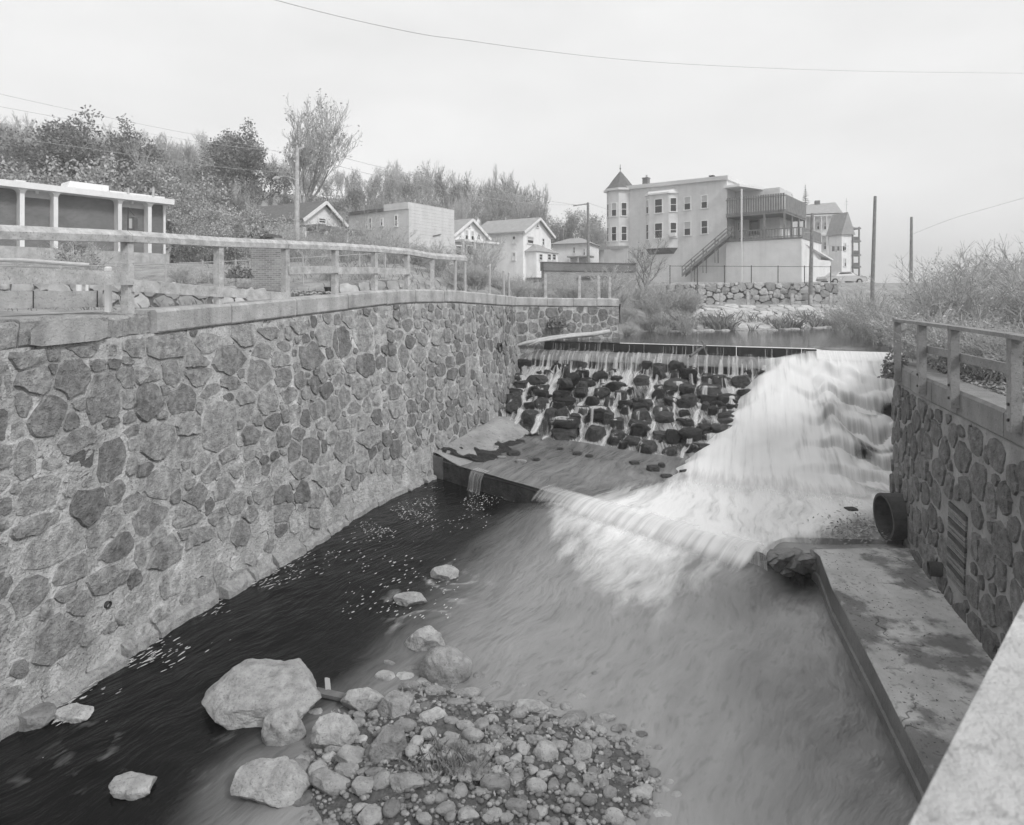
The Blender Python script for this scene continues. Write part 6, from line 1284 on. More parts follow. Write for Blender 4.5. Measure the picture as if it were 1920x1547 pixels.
# ---- long low brick wall by the pond
F8 = FR(1020, 40.5, 1190, 42.5); z0, z1 = 4.8, F8.pix(1100, 494)[1]; bw_ = thing('brick_wall', 'long low brick wall with a dark weathered top band left of the bare tree', 'wall', F8.pt(3, 0, z0))
mb = MB(); mb.fbox(F8, 0, F8.len, 0, .5, z0, z1 - .52); mb.build('brickwork', M['brick_l'], bw_)
mb = MB(); mb.fbox(F8, -.06, F8.len + .06, -.08, .56, z1 - .52, z1); mb.build('top_band', M['brick_d'], bw_)
mb = MB(); mb.fbox(F8, -.08, F8.len + .08, -.12, .6, z1, z1 + .06); mb.build('cap', M['roof'], bw_)
mb = MB(); mb.beam(F8.pt(2.4, -.12, z1 - .95), F8.pt(4.9, -.12, z1 - .9), .08, .1); mb.build('timber', M['wood_d'], bw_)
# ---- modern brick hall
FM = FR(40, 37, 279, 42.7); aL = FM.pix(-260, 400)[0]; aR = FM.pix(313, 400)[0]; zt = FM.pix(40, 344)[1]; zf = FM.pix(40, 354)[1]; zbk = FM.pix(40, 463)[1]
hall = thing('brick_hall', 'single-storey brick hall with white columns and a thin white roof edge', 'building', FM.pt(0, 3, 8))
mb = MB(); mb.fbox(FM, aL, aR, .5, 12, zbk, zf + .3); mb.build('brick_wall', M['brick_d'], hall)
mb = MB(); mb.fbox(FM, aL, aR + .05, -.28, 12, zbk - 2.2, zbk); mb.build('plinth', M['concrete'], hall)
mb = MB(); mb.fbox(FM, aL, aR + .3, -.5, 12.3, zf, zt + .05); rfh = mb.build('roof', M['white'], hall)
cols = [FM.pix(x, 400)[0] for x in (-210, -130, -60, 40, 103, 223, 279)]
for a in cols:
    mb = MB(); w0 = .115; vs = []
    for z, k in ((zbk + .003, w0), (zf - .3, w0), (zf - .16, w0 * 1.25), (zf - .06, w0 * 1.9), (zf, w0 * 3.2)): vs += [FM.pt(a - k, -.18 if k == w0 else -.3, z), FM.pt(a + k, -.18 if k == w0 else -.3, z), FM.pt(a + k, .49, z), FM.pt(a - k, .49, z)]
    mb.add(vs, [(i * 4 + j, i * 4 + (j + 1) % 4, (i + 1) * 4 + (j + 1) % 4, (i + 1) * 4 + j) for i in range(4) for j in range(4)] + [(3, 2, 1, 0)]); mb.build('column', M['white'], hall)
for x0, x1 in ((44, 99), (227, 275), (-205, -135)):
    a0 = FM.pix(x0, 360)[0]; a1 = FM.pix(x1, 360)[0]; mb = MB(); mb.fbox(FM, a0, a1, .42, .52, zf - .42, zf); mb.build('spandrel', M['asph_side'], hall)
    lp = MB(); am = (a0 + a1) / 2; lp.tube([FM.pt(am, .3, zf - .16), FM.pt(am, .3, zf)], .1, 8); lp.build('lamp', M['white'], hall)
mb = MB(); mb.fbox(FM, aR - .1, aR + .05, .3, .45, zbk - 2, zf); mb.build('downpipe', M['white'], hall)
def unit(x0, x1, y0, y1, b, name='roof_unit', slope=0):
    a0, z1 = FM.pix(x0, y0, b); a1, z0 = FM.pix(x1, y1, b); mb = MB(); mb.hexa([FM.pt(a0, b, zt), FM.pt(a1, b, zt), FM.pt(a1, b + 1.6, zt), FM.pt(a0, b + 1.6, zt), FM.pt(a0 + slope, b, z1), FM.pt(a1, b, z1), FM.pt(a1, b + 1.6, z1), FM.pt(a0 + slope, b + 1.6, z1)]); return mb.build(name, M['white'], rfh)
unit(123, 204, 338, 362, 2.0, slope=.25); unit(206, 309, 357, 372, 1.2, 'roof_duct'); unit(30, 48, 337, 347, 2.5)
for x in (240, 287): a, z = FM.pix(x, 352, 1.2); mb = MB(); mb.fbox(FM, a - .06, a + .06, 1.1, 1.25, zt, z); mb.build('duct_strap', M['metal'], rfh)
# hanging sign in front of the hall
q = P(240, 432, 33); sg = thing('hanging_sign', 'small boxed sign on a bracket post in front of the brick hall', 'sign', (q.x, q.y, 7.6))
mb = MB(); mb.tube([(q.x, q.y, 7.4), P(240, 389, 33)], .03, 6); mb.build('post', M['iron'], sg); mb = MB(); mb.tube([P(240, 389, 33), P(252, 405, 33)], .02, 5); mb.tube([P(240, 410, 33), P(251, 408, 33)], .02, 5); mb.build('bracket', M['iron'], sg)
a = P(241, 408, 33); b = P(252, 430, 33); mb = MB(); mb.box(a.x, b.x, 33, 33.3, b.z, a.z); mb.build('sign_box', M['wood_d'], sg); mb = MB(); mb.box(a.x + .04, b.x - .12, 32.97, 32.999, b.z + .05, a.z - .05); mb.build('sign_face', M['pale_pane'], sg)
# ================================================================ trees and brush
def branchmesh(seed, height=10.0, r0=.16, levels=5, spread=.55, first=.3, nchild=(3, 5), shrink=.62, up=.25, twig=.012, leader=True, droop=0.0, minlen=.35, tf=.55):
    rnd = random.Random(seed); tk = MB(); cr = MB(); tips = []
    def grow(p, d, L, r, lv):
        k = 4 if lv < 2 else 3; pts = [p]; dd = d.copy(); rad = [r]
        for i in range(k):
            dd = (dd + Vector((rnd.gauss(0, .13), rnd.gauss(0, .13), rnd.gauss(0, .10) + up * .25 - droop * lv * .05))).normalized()
            pts.append(pts[-1] + dd * (L / k)); rad.append(max(twig * .6, r * (1 - .55 * (i + 1) / k)))
        (tk if lv < 2 else cr).tube(pts, rad, 6 if lv == 0 else (4 if lv == 1 else 3), cap=False)
        if lv >= levels or L < minlen: tips.append((pts[-1], dd)); tips.append((pts[len(pts) // 2], dd)); return
        n = rnd.randint(*nchild) + (3 if lv == 0 else 0)
        for i in range(n):
            t = lerp(first if lv == 0 else .25, 1.0, (i + rnd.random()) / n); x = t * k; a = min(k - 1, int(x)); q = pts[a].lerp(pts[a + 1], x - a)
            ax = Vector((rnd.gauss(0, 1), rnd.gauss(0, 1), rnd.gauss(0, .4))).normalized(); sd = dd.cross(ax)
            if sd.length < .05: continue
            sd.normalize(); nd = (dd * (1 - spread * rnd.uniform(.6, 1.1)) + sd * spread * rnd.uniform(.7, 1.25) + Vector((0, 0, up))).normalized()
            grow(q, nd, L * shrink * rnd.uniform(.7, 1.1) * (1.15 - .45 * t if lv == 0 else 1), max(twig, r * (1 - .5 * t) * .55), lv + 1)
        if leader and lv < levels: grow(pts[-1], dd, L * shrink * .9, rad[-1], lv + 1)
    grow(Vector((0, 0, -.3)), Vector((rnd.gauss(0, .04), rnd.gauss(0, .04), 1)).normalized(), height * tf, r0, 0)
    return tk, cr, tips
def leaves(mb, tips, n, size, sc, rnd, clump=.5):
    for _ in range(n):
        p, d = rnd.choice(tips); q = p + Vector((rnd.gauss(0, 1), rnd.gauss(0, 1), rnd.gauss(0, .8))).normalized() * clump * 1.4 * rnd.random() ** .5; r = size * rnd.uniform(.6, 1.4)
        a = Vector((rnd.gauss(0, 1), rnd.gauss(0, 1), rnd.gauss(0, 1))).normalized(); b = a.orthogonal().normalized()
        b = (b * math.cos(_) + a.cross(b) * math.sin(_)); mb.add([q - a * r, q + b * r * .6, q + a * r, q - b * r * .6], [(0, 1, 2, 3)], 1)
PROTO = {}
def proto_tree(key, name, mats, nleaf=0, lsize=.14, clump=.5, seed=1, **kw):
    tk, cr, tips = branchmesh(seed, **kw); rnd = random.Random(seed + 5)
    zmax = max(v[2] for v in cr.v)
    if nleaf: leaves(cr, tips, nleaf, lsize, 1, rnd, clump)
    root = bpy.data.objects.new(name, None); ORG[root.name] = Vector((0, 0, 0))
    a = tk.build('trunk', M[mats[0]]); c = cr.build('crown', [M[mats[1]], M[mats[2]]])
    for o in (a, c): COL.objects.unlink(o)
    PROTO[key] = (name, a.data, c.data, zmax)
def plant_tree(key, loc, height, label, group=None, rz=None, wide=1.0, cat='tree'):
    name, a, c, zm = PROTO[key]; s = height / zm
    root = bpy.data.objects.new(name, None); COL.objects.link(root); root.location = loc; root.rotation_euler = (0, 0, U(0, 6.28) if rz is None else rz); root.scale = (s * wide, s * wide, s); tag(root, label, cat, group)
    for nm, me in (('trunk', a), ('crown', c)): o = bpy.data.objects.new(nm, me); COL.objects.link(o); o.parent = root
    return root
proto_tree('bare1', 'bare_tree', ('bark', 'bark', 'leaf_m'), seed=21, height=11, levels=4, spread=.5, up=.35, nchild=(4, 5), twig=.018, nleaf=120, lsize=.12)
proto_tree('bare2', 'bare_tree', ('bark', 'bark_l', 'leaf_l'), seed=33, height=12, levels=4, spread=.42, up=.45, nchild=(4, 5), twig=.018, nleaf=60, lsize=.12)
proto_tree('bare3', 'bare_tree', ('bark', 'bark_l', 'leaf_m'), seed=47, height=10, levels=4, spread=.6, up=.25, nchild=(4, 6), twig=.018, nleaf=500, lsize=.13)
proto_tree('leaf1', 'leafy_tree', ('bark', 'bark', 'leaf_d'), seed=52, height=9, levels=3, spread=.62, up=.25, nchild=(4, 6), nleaf=7500, lsize=.11, clump=.42)
proto_tree('leaf2', 'leafy_tree', ('bark', 'bark', 'leaf_m'), seed=63, height=8, levels=3, spread=.65, up=.2, nchild=(4, 6), nleaf=6500, lsize=.10, clump=.45)
proto_tree('leaf3', 'pale_tree', ('bark', 'bark', 'leaf_l'), seed=71, height=6, levels=3, spread=.8, up=.1, nchild=(4, 6), nleaf=5000, lsize=.10, clump=.42, first=.15)
proto_tree('elm', 'bare_tree', ('bark', 'bark_l', 'leaf_l'), seed=88, height=13, levels=5, spread=.46, up=.30, nchild=(3, 5), twig=.014, nleaf=1500, lsize=.07, clump=.3, first=.5, r0=.22, tf=.36, shrink=.68, leader=False)
proto_tree('small', 'bare_tree', ('bark', 'bark', 'leaf_l'), seed=95, height=5, levels=4, spread=.6, up=.3, nchild=(3, 4), twig=.012, nleaf=60, lsize=.06, first=.25, r0=.12, minlen=.2)
LB = {'bare1': 'bare grey twiggy tree on the hill', 'bare2': 'tall bare tree with upswept branches on the hill', 'bare3': 'thin-leaved tree with pale branches on the hill', 'leaf1': 'dark round-crowned leafy tree on the hill', 'leaf2': 'mid-grey leafy tree on the hill', 'leaf3': 'low pale-leaved tree on the hill foot'}
GR = {'bare1': 'bare twiggy trees on the hill', 'bare2': 'tall bare trees on the hill', 'bare3': 'thin-leaved trees on the hill', 'leaf1': 'dark leafy trees on the hill', 'leaf2': 'grey leafy trees on the hill', 'leaf3': 'pale low trees below the hill'}
ZX = [160, 330, 480, 570, 660, 860, 1000]; ZN = ['over the brick hall at far left', 'right of the brick hall', 'left of the tall utility pole', 'around the tall utility pole', 'above the white porch house', 'above the flat-roofed block', 'above the cream house', 'left of the turret']
def tree_at(key, px, top, d, lab=None, grp=None, wide=1.0, hmin=3, hmax=19, rz=None):
    x = (px - CX) / FPX * d; z = H(x, d); zt = ZC - (top - HY) / FPX * d; h = max(hmin, min(hmax, zt - z))
    zn = ZN[min(len(ZN) - 1, int(np.searchsorted(ZX, px)))]
    return plant_tree(key, (x, d, z - .1), h, lab or LB[key] + ' ' + zn, grp if lab else GR[key] + ' ' + zn, rz, wide)
SKX = [0, 25, 70, 120, 170, 230, 300, 350, 400, 440, 500, 560, 620, 700, 780, 860, 920, 980, 1010, 1040, 1100, 1140, 1190]
SKY = [205, 205, 222, 205, 215, 222, 238, 235, 245, 240, 265, 285, 305, 300, 292, 305, 312, 318, 350, 385, 385, 380, 420]
def sk(x): return float(np.interp(x, SKX, SKY))
random.seed(31)
x = -15
while x < 1000:
    d = U(92, 122); tree_at(random.choice(('bare1', 'bare2', 'bare2', 'bare3', 'bare1')), x, sk(x) + U(-4, 26), d); x += U(9, 17)
x = 1005
while x < 1150: tree_at(random.choice(('bare1', 'bare3', 'leaf2')), x, sk(x) + U(0, 30), U(118, 135)); x += U(16, 26)
x = -10
while x < 640:
    d = U(74, 90); tree_at(random.choice(('bare1', 'bare2', 'leaf2', 'bare3', 'bare2', 'bare1')), x, sk(x) + U(25, 80) + (45 if 490 < x < 630 else 0), d, hmin=4); x += U(14, 24)
x = 640
while x < 1010: d = U(80, 95); tree_at(random.choice(('bare1', 'bare2', 'bare3')), x, sk(x) + U(15, 60), d, hmin=4); x += U(13, 24)
for px, top, d in ((118, 200, 68), (140, 225, 66), (455, 232, 78), (425, 238, 82), (250, 230, 75), (85, 250, 64), (40, 240, 66)): tree_at('leaf1', px, top, d, hmin=6)
for px, top, d in ((180, 280, 58), (230, 300, 57), (285, 310, 56), (330, 320, 57), (20, 300, 56), (60, 310, 56), (120, 300, 57), (395, 330, 58)): tree_at(random.choice(('leaf2', 'leaf3')), px, top, d)
for px, top, d, k in ((400, 375, 47, 'leaf3'), (440, 390, 45, 'leaf3'), (480, 380, 47, 'leaf3'), (520, 400, 44, 'leaf3'), (360, 380, 50, 'leaf3'), (340, 360, 54, 'leaf2'), (545, 405, 46, 'leaf3'), (635, 360, 66, 'leaf2'), (660, 370, 70, 'bare3'), (590, 360, 68, 'bare1'), (545, 345, 64, 'bare1'), (480, 330, 62, 'bare2'), (430, 320, 60, 'bare1'), (385, 315, 62, 'bare2')): tree_at(k, px, top, d)
tree_at('elm', 560, 183, 72, 'great bare tree with a broad fan crown towering over the left hillside', hmax=26, wide=1.0)
# bare tree at the pond corner, leafy bank behind
p = P(1206, 552, 43); plant_tree('small', (p.x, p.y, 5.2), 5.4, 'small bare tree leaning over the bank in front of the grey house', rz=1.2, wide=1.25)
# spruces
def spruce(px, top, bot, d, label):
    r = thing('spruce_tree', label, 'tree', P(px, bot, d)); base = P(px, bot, d); tp = P(px, top, d); h = tp.z - base.z; h2 = h * 1.25; rnd = random.Random(int(px))
    mb = MB(); mb.tube([(base.x, base.y, 7), tp], [.15, .03], 6); mb.build('trunk', M['bark'], r); mb = MB()
    for i in range(22):
        t = i / 21; z = lerp(base.z, tp.z - .1, t); L = lerp(h * .30, .12, t ** .85)
        for k in range(9):
            an = rnd.uniform(0, 6.28); l = L * rnd.uniform(.7, 1.15); dr = Vector((math.cos(an), math.sin(an), -.22)); q = Vector((base.x, base.y, z)); sd = Vector((-dr.y, dr.x, 0)) * l * .17
            for s in range(3): a = q + dr * l * (s / 3); b = q + dr * l * ((s + 1.2) / 3); w_ = sd * (1 - s * .28); mb.add([a - w_ * .3, a + w_, b + w_ * .4 - Vector((0, 0, .1)), b - w_ - Vector((0, 0, .1))], [(0, 1, 2, 3)])
    mb.build('crown', M['needle'], r)
spruce(1510, 346, 420, 112, 'pointed dark spruce rising behind the rear decks'); spruce(1485, 363, 415, 118, 'smaller spruce just left of the taller one behind the decks')
# brush
def brushmesh(seed, n=46, L=2.6, lean=.55, twigs=9, leafn=200):
    rnd = random.Random(seed); mb = MB()
    for _ in range(n):
        an = rnd.uniform(0, 6.28); p = Vector((rnd.gauss(0, .25), rnd.gauss(0, .25), -.1)); d = Vector((math.cos(an) * lean * rnd.random(), math.sin(an) * lean * rnd.random(), 1)).normalized(); l = L * rnd.uniform(.55, 1.1); pts = [p]; k = 5
        for i in range(k): d = (d + Vector((math.cos(an), math.sin(an), -.25)) * .10 * (i * .5) + Vector((rnd.gauss(0, .06), rnd.gauss(0, .06), 0))).normalized(); pts.append(pts[-1] + d * l / k)
        mb.tube(pts, [.018, .016, .013, .011, .009, .006], 3, cap=False)
        for t in range(twigs):
            a = rnd.randint(1, k - 1); q = pts[a].lerp(pts[a + 1], rnd.random()); e = (d + Vector((rnd.gauss(0, .6), rnd.gauss(0, .6), rnd.gauss(.2, .4)))).normalized(); tl = rnd.uniform(.25, .75); m = q + e * tl * .5 + Vector((0, 0, .03)); f = m + (e + Vector((rnd.gauss(0, .3), rnd.gauss(0, .3), .1))).normalized() * tl * .5
            mb.tube([q, m, f], [.008, .006, .004], 3, cap=False)
            for _2 in range(2):
                g = (e + Vector((rnd.gauss(0, .7), rnd.gauss(0, .7), rnd.gauss(.1, .4)))).normalized(); mb.tube([m, m + g * tl * .5], [.005, .003], 3, cap=False)
            if rnd.random() < leafn / 400: 
                for _2 in range(3): w = q.lerp(f, rnd.random()) + Vector((rnd.gauss(0, .05), rnd.gauss(0, .05), rnd.gauss(0, .05))); r = rnd.uniform(.025, .05); aa = Vector((rnd.gauss(0, 1), rnd.gauss(0, 1), rnd.gauss(0, 1))).normalized(); b = aa.orthogonal().normalized(); mb.add([w - aa * r, w + b * r * .6, w + aa * r, w - b * r * .6], [(0, 1, 2, 3)], 1)
    return mb
BR = []
for i, (n, L, lean, lf, mt) in enumerate(((46, 2.9, .7, 200, 'leaf_l'), (40, 2.4, .9, 300, 'leaf_l'), (48, 3.2, .5, 100, 'leaf_l'), (40, 1.5, 1.1, 700, 'leaf_l'))):
    o = brushmesh(200 + i, n, L, lean, 9, lf).build('brush', [M['bark_l'], M[mt]]); COL.objects.unlink(o); BR.append(o.data)
def bush(k, x, y, z, s, label, group=None, sz=1.0):
    o = bpy.data.objects.new('bush', BR[k]); COL.objects.link(o); o.location = (x, y, z); o.rotation_euler = (0, 0, U(0, 6.28)); o.scale = (s, s, s * sz); return tag(o, label, 'bush', group)
random.seed(77)
for i in range(46):
    d = U(15.5, 30); px = U(1625, 2010); x = (px - CX) / FPX * d
    if x < np.interp(d, [14.7, 24.4, 40], [10.2, 16.6, 24]): continue
    top = float(np.interp(px, [1600, 1650, 1720, 1800, 1900, 2000], [575, 530, 505, 478, 460, 450])) + U(0, 60); h = max(1.4, min(3.6, ZC - (top - HY) / FPX * d - 4.5))
    bush(random.choice((0, 1, 2, 0)), x, d, 4.45, h / 2.8, 'tangled leafless thicket bush behind the right railing', 'thicket on the right bank')
for i, (px, d, h) in enumerate(((1690, 16.6, 1.5), (1700, 15.6, 1.2), (1715, 15.0, 1.0), (1745, 13.6, 1.1), (1775, 13.0, 1.0), (1822, 12.0, 1.0), (1862, 11.5, 1.1))): bush(3, (px - CX) / FPX * d + .5, d, 4.35, h / 1.3, ORD[i] + ' low weedy bush from the left sprouting behind the right railing', 'weeds at the right railing')
for px, d, h in ((1600, 34, 2.2), (1570, 38, 1.6), (1640, 30, 2.4), (1660, 27, 2.2), (1620, 40, 2.6)): bush(random.choice((0, 1)), (px - CX) / FPX * d, d, 3.75, h / 2.4, 'grey bush overhanging the far end of the pond', 'bushes at the pond end')
# bank brush left of the revetment, along the pond and the brick wall
for i in range(34):
    px = U(1160, 1300); d = U(32.5, 46); x = (px - CX) / FPX * d
    if x < 5.6: continue
    z = 3.7 + ss(33, 42, d) * 1.7; bush(random.choice((1, 3, 3, 0)), x, d, z, U(.35, .75), 'dense scrubby bush on the bank between the brick wall and the pond', 'scrub on the pond bank')
for i in range(30):
    px = U(780, 1170); d = U(30.5, 38); x = (px - CX) / FPX * d
    if d < np.interp(px, [780, 966, 1160], [22, 30.2, 32.4]): continue
    bush(random.choice((3, 3, 1)), x, d, H(x, d), U(.4, .85), 'weedy bush growing behind the far coping', 'weeds behind the far coping')
for px, d, s, k in ((150, 27, .7, 1), (175, 26, .5, 3), (95, 28, .5, 3), (45, 28, .5, 3), (340, 27, .5, 3), (395, 25, .55, 3), (455, 22, .45, 3), (600, 30, .6, 1), (640, 34, .8, 0), (590, 40, .9, 0), (700, 38, .9, 0), (740, 34, .7, 1), (560, 36, .8, 1), (660, 46, 1.0, 1), (620, 28, .4, 3), (690, 27, .4, 3), (905, 40, .9, 0), (890, 44, 1.0, 1)):
    x = (px - CX) / FPX * d; zn = 'in front of the brick hall' if px < 320 else 'near the brick pier' if px < 500 else 'below the white porch house' if px < 650 else 'below the flat-roofed block' if px < 800 else 'below the small white gabled house'; bush(k, x, d, H(x, d), s * 1.2, 'low shrub behind the left railing ' + zn, 'shrubs behind the left railing ' + zn)
x, d = (148 - CX) / FPX * 30, 30; 
# dense dark evergreen shrub before the hall
def leafball(name, label, loc, rx, rz, n, mat, ls=.07):
    mb = MB(); rnd = random.Random(int(loc[0] * 100)); c = Vector(loc)
    for _ in range(n):
        v = Vector((rnd.gauss(0, 1), rnd.gauss(0, 1), rnd.gauss(0, 1))).normalized() * rnd.uniform(.5, 1.0) ** .6; k = 1 + .35 * nz3(v.x * 2 + c.x, v.y * 2, v.z * 2); q = c + Vector((v.x * rx * k, v.y * rx * k, max(-.1, v.z) * rz * k)); r = ls * rnd.uniform(.6, 1.5); a = Vector((rnd.gauss(0, 1), rnd.gauss(0, 1), rnd.gauss(0, 1))).normalized(); b = a.orthogonal().normalized(); mb.add([q - a * r, q + b * r * .6, q + a * r, q - b * r * .6], [(0, 1, 2, 3)])
    o = mb.build(name, mat, loc=loc); return tag(o, label, 'bush')
p = P(148, 492, 30); leafball('evergreen_shrub', 'dark rounded evergreen shrub in front of the brick hall', (p.x, p.y, p.z), .9, .95, 900, M['leaf_d'])
p = P(450, 512, 22); leafball('evergreen_shrub', 'small dark shrub beside the brick pier', (p.x, p.y, p.z - .1), .42, .4, 500, M['leaf_d'], .05)
p = P(488, 442, 24.2); leafball('vine', 'tuft of foliage sprouting from the top of the brick pier', (p.x, p.y, p.z - .05), .5, .5, 400, M['leaf_m'], .06)
p = P(1720, 690, 13.6); leafball('ivy', 'dark ivy clump hanging over the upstream end of the right wall', (p.x - .12, p.y + .55, 4.15), .32, .55, 900, M['leaf_d'], .04)
p = P(1045, 610, 29.4); leafball('fern', 'dark fern clump growing from the pond-side wall', (p.x, p.y, p.z), .5, .45, 500, M['leaf_d'], .07)
# grass and weeds along the far bank
mb = MB(); rnd = random.Random(9)
def blade(p, h, w_=.012):
    d = Vector((rnd.gauss(0, .35), rnd.gauss(0, .3), 1)).normalized(); s = Vector((1, 0, 0)) * w_; q = Vector(p); mb.add([q - s, q + s, q + d * h * .6 + s * .6, q + d * h + Vector((d.x, d.y, -.15)) * h * .4], [(0, 1, 2, 3)])
for _ in range(7000):
    t = rnd.random(); x = lerp(8, 31, t); ys = np.interp(x, [8, 11, 16, 20, 24, 31], [36, 37, 37.6, 40, 43, 45.4]); y = ys + .4 + abs(rnd.gauss(0, 1.3)); cl = nz3(x * .8, y * .5, 3)
    if cl < -.05: continue
    z = 3.6 + (y - ys) * .17; blade((x, y, z), rnd.uniform(.2, .75) * (1 + cl), .02)
tag(mb.build('bank_grass', M['grass']), 'dry grass fringe along the far shore of the pond', 'grass', kind='stuff')
mb = MB()
for _ in range(5200):
    x = rnd.uniform(-16, 5); y = rnd.uniform(14, 40); px, py = proj(x, y, 6)
    yw = np.interp(x, [-6.9, -6, -4.5, -3.2, -1.6, -.3, 5], [11, 14.8, 18.2, 20.9, 24, 28.9, 32.4])
    if y < yw + .6 or nz3(x * .5, y * .5, 8) < -.1: continue
    blade((x, y, H(x, y) - .03), rnd.uniform(.1, .45), .014)
tag(mb.build('bank_weeds', M['grass']), 'weeds and dry grass on the ground behind the left wall', 'grass', kind='stuff')
mb = MB()
for _ in range(2600):
    t = rnd.random(); S = t * 6; c, n_ = RWl.at(S); o = -.55 - abs(rnd.gauss(0, .9)); x, y = c[0] + n_[0] * o, c[1] + n_[1] * o; leafquad(mb, (x, y, 4.30 + rnd.random() * .08), rnd.uniform(.03, .07))
tag(mb.build('leaf_carpet', M['fallen']), 'carpet of fallen leaves behind the right coping', 'leaves', kind='stuff')
# ================================================================ stone revetment and far retaining wall
class Slope:
    def __init__(s, pts): s.c = np.array(pts, float); d = np.diff(s.c[:, :2], axis=0); s.S = np.concatenate([[0], np.cumsum(np.hypot(d[:, 0], d[:, 1]))]); s.L = s.S[-1]
    def pt(s, S, V, o=0.0):
        x = np.interp(S, s.S, s.c[:, 0]); y = np.interp(S, s.S, s.c[:, 1]); an = R(np.interp(S, s.S, s.c[:, 2])); w_ = np.interp(S, s.S, s.c[:, 3]); q = .5 + V / 7.0 * (w_ - .5); z = lerp(3.66, 5.16, V / 7.0)
        return (x + math.cos(an) * q, y + math.sin(an) * q, z + o + .05)
SL = Slope([(9.8, 36.5, 92, 7.5), (11, 37, 90, 8.5), (16, 37.6, 86, 8.5), (20, 40, 82, 7), (24, 43, 76, 5.5), (28, 44.3, 72, 5.5)])
rv = thing('revetment', 'sloping bank paved with flat fieldstones above the pond', 'bank', (16, 42, 4))
st = pack([], .2, SL.L - .2, .5, lambda S: 6.9, .34, .85, 2600, .05, asp=(1.0, 1.9), shade=(1.2, 2.0)); M['pale_stone'] = gm('pale_fieldstone', .26, .25, 2, .6, 9, .9, attr=True)
lay(st, SL, rv, M['pale_stone'], (.04, .12), lambda q: q[4] * (4 - q[1] * .2), 200)
for i in range(46):
    S = U(0, SL.L); p = SL.pt(S, -.35, 0); o = put('shore_stone', CB[random.choice((2, 3, 4))][1], rv, (p[0], p[1], 3.78), (0, 0, U(-.4, .4)), (U(.2, .55), U(.15, .3), U(.08, .16)))
FWl = Wall(catmull([(12.6, 49.3, 6.72, 0), (17, 49.7, 6.86, 0), (21.4, 49.9, 6.9, 0), (26.9, 50.7, 6.85, 0)], 4), 4.9, 1)
fw = thing('fieldstone_wall', 'dry-laid fieldstone wall of large blocks below the grey house', 'wall', (19, 50, 5))
mb = MB(); FWl.mesh(mb); mb.build('wall_core', gm('dark_joints', .10, .3, 4, .5, 12, .95), fw)
st = pack([], .05, FWl.L - .05, .1, lambda S: FWl.top(S) - 4.9 + .1, .22, .62, 2600, .02, asp=(1.0, 1.8), squar=3.6, shade=(1.0, 1.9)); lay(st, FWl, fw, M['pale_stone'], (.08, .18), lambda q: q[4], 220)
# low squared-stone wall on the left bank
LWl = Wall(catmull([(-24, 19.5, 6.5, 0), (-14, 18.2, 6.42, 0), (-9, 17.6, 6.3, 0), (-6.6, 18.6, 6.05, 0)], 5), 5.3, 1)
lo = thing('low_stone_wall', 'low wall of squared pale stones behind the left railing', 'wall', (-12, 18, 5.5))
mb = MB(); LWl.mesh(mb); mb.build('wall_core', gm('low_wall_joints', .16, .3, 4, .5, 12, .95), lo)
st = pack([], 4, LWl.L - .05, .05, lambda S: LWl.top(S) - 5.3 + .02, .16, .42, 2600, .02, asp=(1.2, 2.2), squar=4.5, shade=(1.1, 2.0)); lay(st, LWl, lo, M['pale_stone'], (.04, .09), lambda q: q[4], 200)
L2 = Wall(catmull([P(636, 527, 22.5).to_tuple() + (0,), P(700, 525, 23.5).to_tuple() + (0,), P(764, 526, 24.5).to_tuple() + (0,)], 3), 5.3, 1); lo2 = thing('low_stone_wall', 'short low run of pale stones seen under the far end of the timber railing', 'wall', (-5, 23.5, 5.5))
mb = MB(); L2.mesh(mb); mb.build('wall_core', M['litter'], lo2); st = pack([], .05, L2.L - .05, .05, lambda S: L2.top(S) - 5.3, .2, .45, 900, .02, asp=(1.1, 1.9), squar=4, shade=(1.3, 2.1)); lay(st, L2, lo2, M['pale_stone'], (.05, .1), lambda q: q[4], 60)
# brick pier
p0, p1 = P(470, 545, 24), P(530, 545, 24); pr = thing('brick_pier', 'broken brick pier behind the left railing', 'pier', ((p0.x + p1.x) / 2, 24, 5.8)); zt = P(470, 445, 24).z
mb = MB(); vs = []
for i in range(13):
    z = lerp(5.6, zt, i / 12)
    for x, y in ((p0.x, 24), (p1.x - .05 + .12 * nz3(i * .9, 3) - (.25 if i > 10 else 0), 24), (p1.x - .05 + .12 * nz3(i * .7, 9), 24.8), (p0.x, 24.8)): vs.append((x + (.03 * nz3(i, x)), y, z))
mb.add(vs, [(i * 4 + j, i * 4 + (j + 1) % 4, (i + 1) * 4 + (j + 1) % 4, (i + 1) * 4 + j) for i in range(12) for j in range(4)] + [(48, 49, 50, 51)]); mb.build('brickwork', M['brick_l'], pr)
mb = MB(); mb.box(p0.x - .1, p1.x - .35, 23.9, 24.9, zt, zt + .12); mb.build('cap', M['roof'], pr)
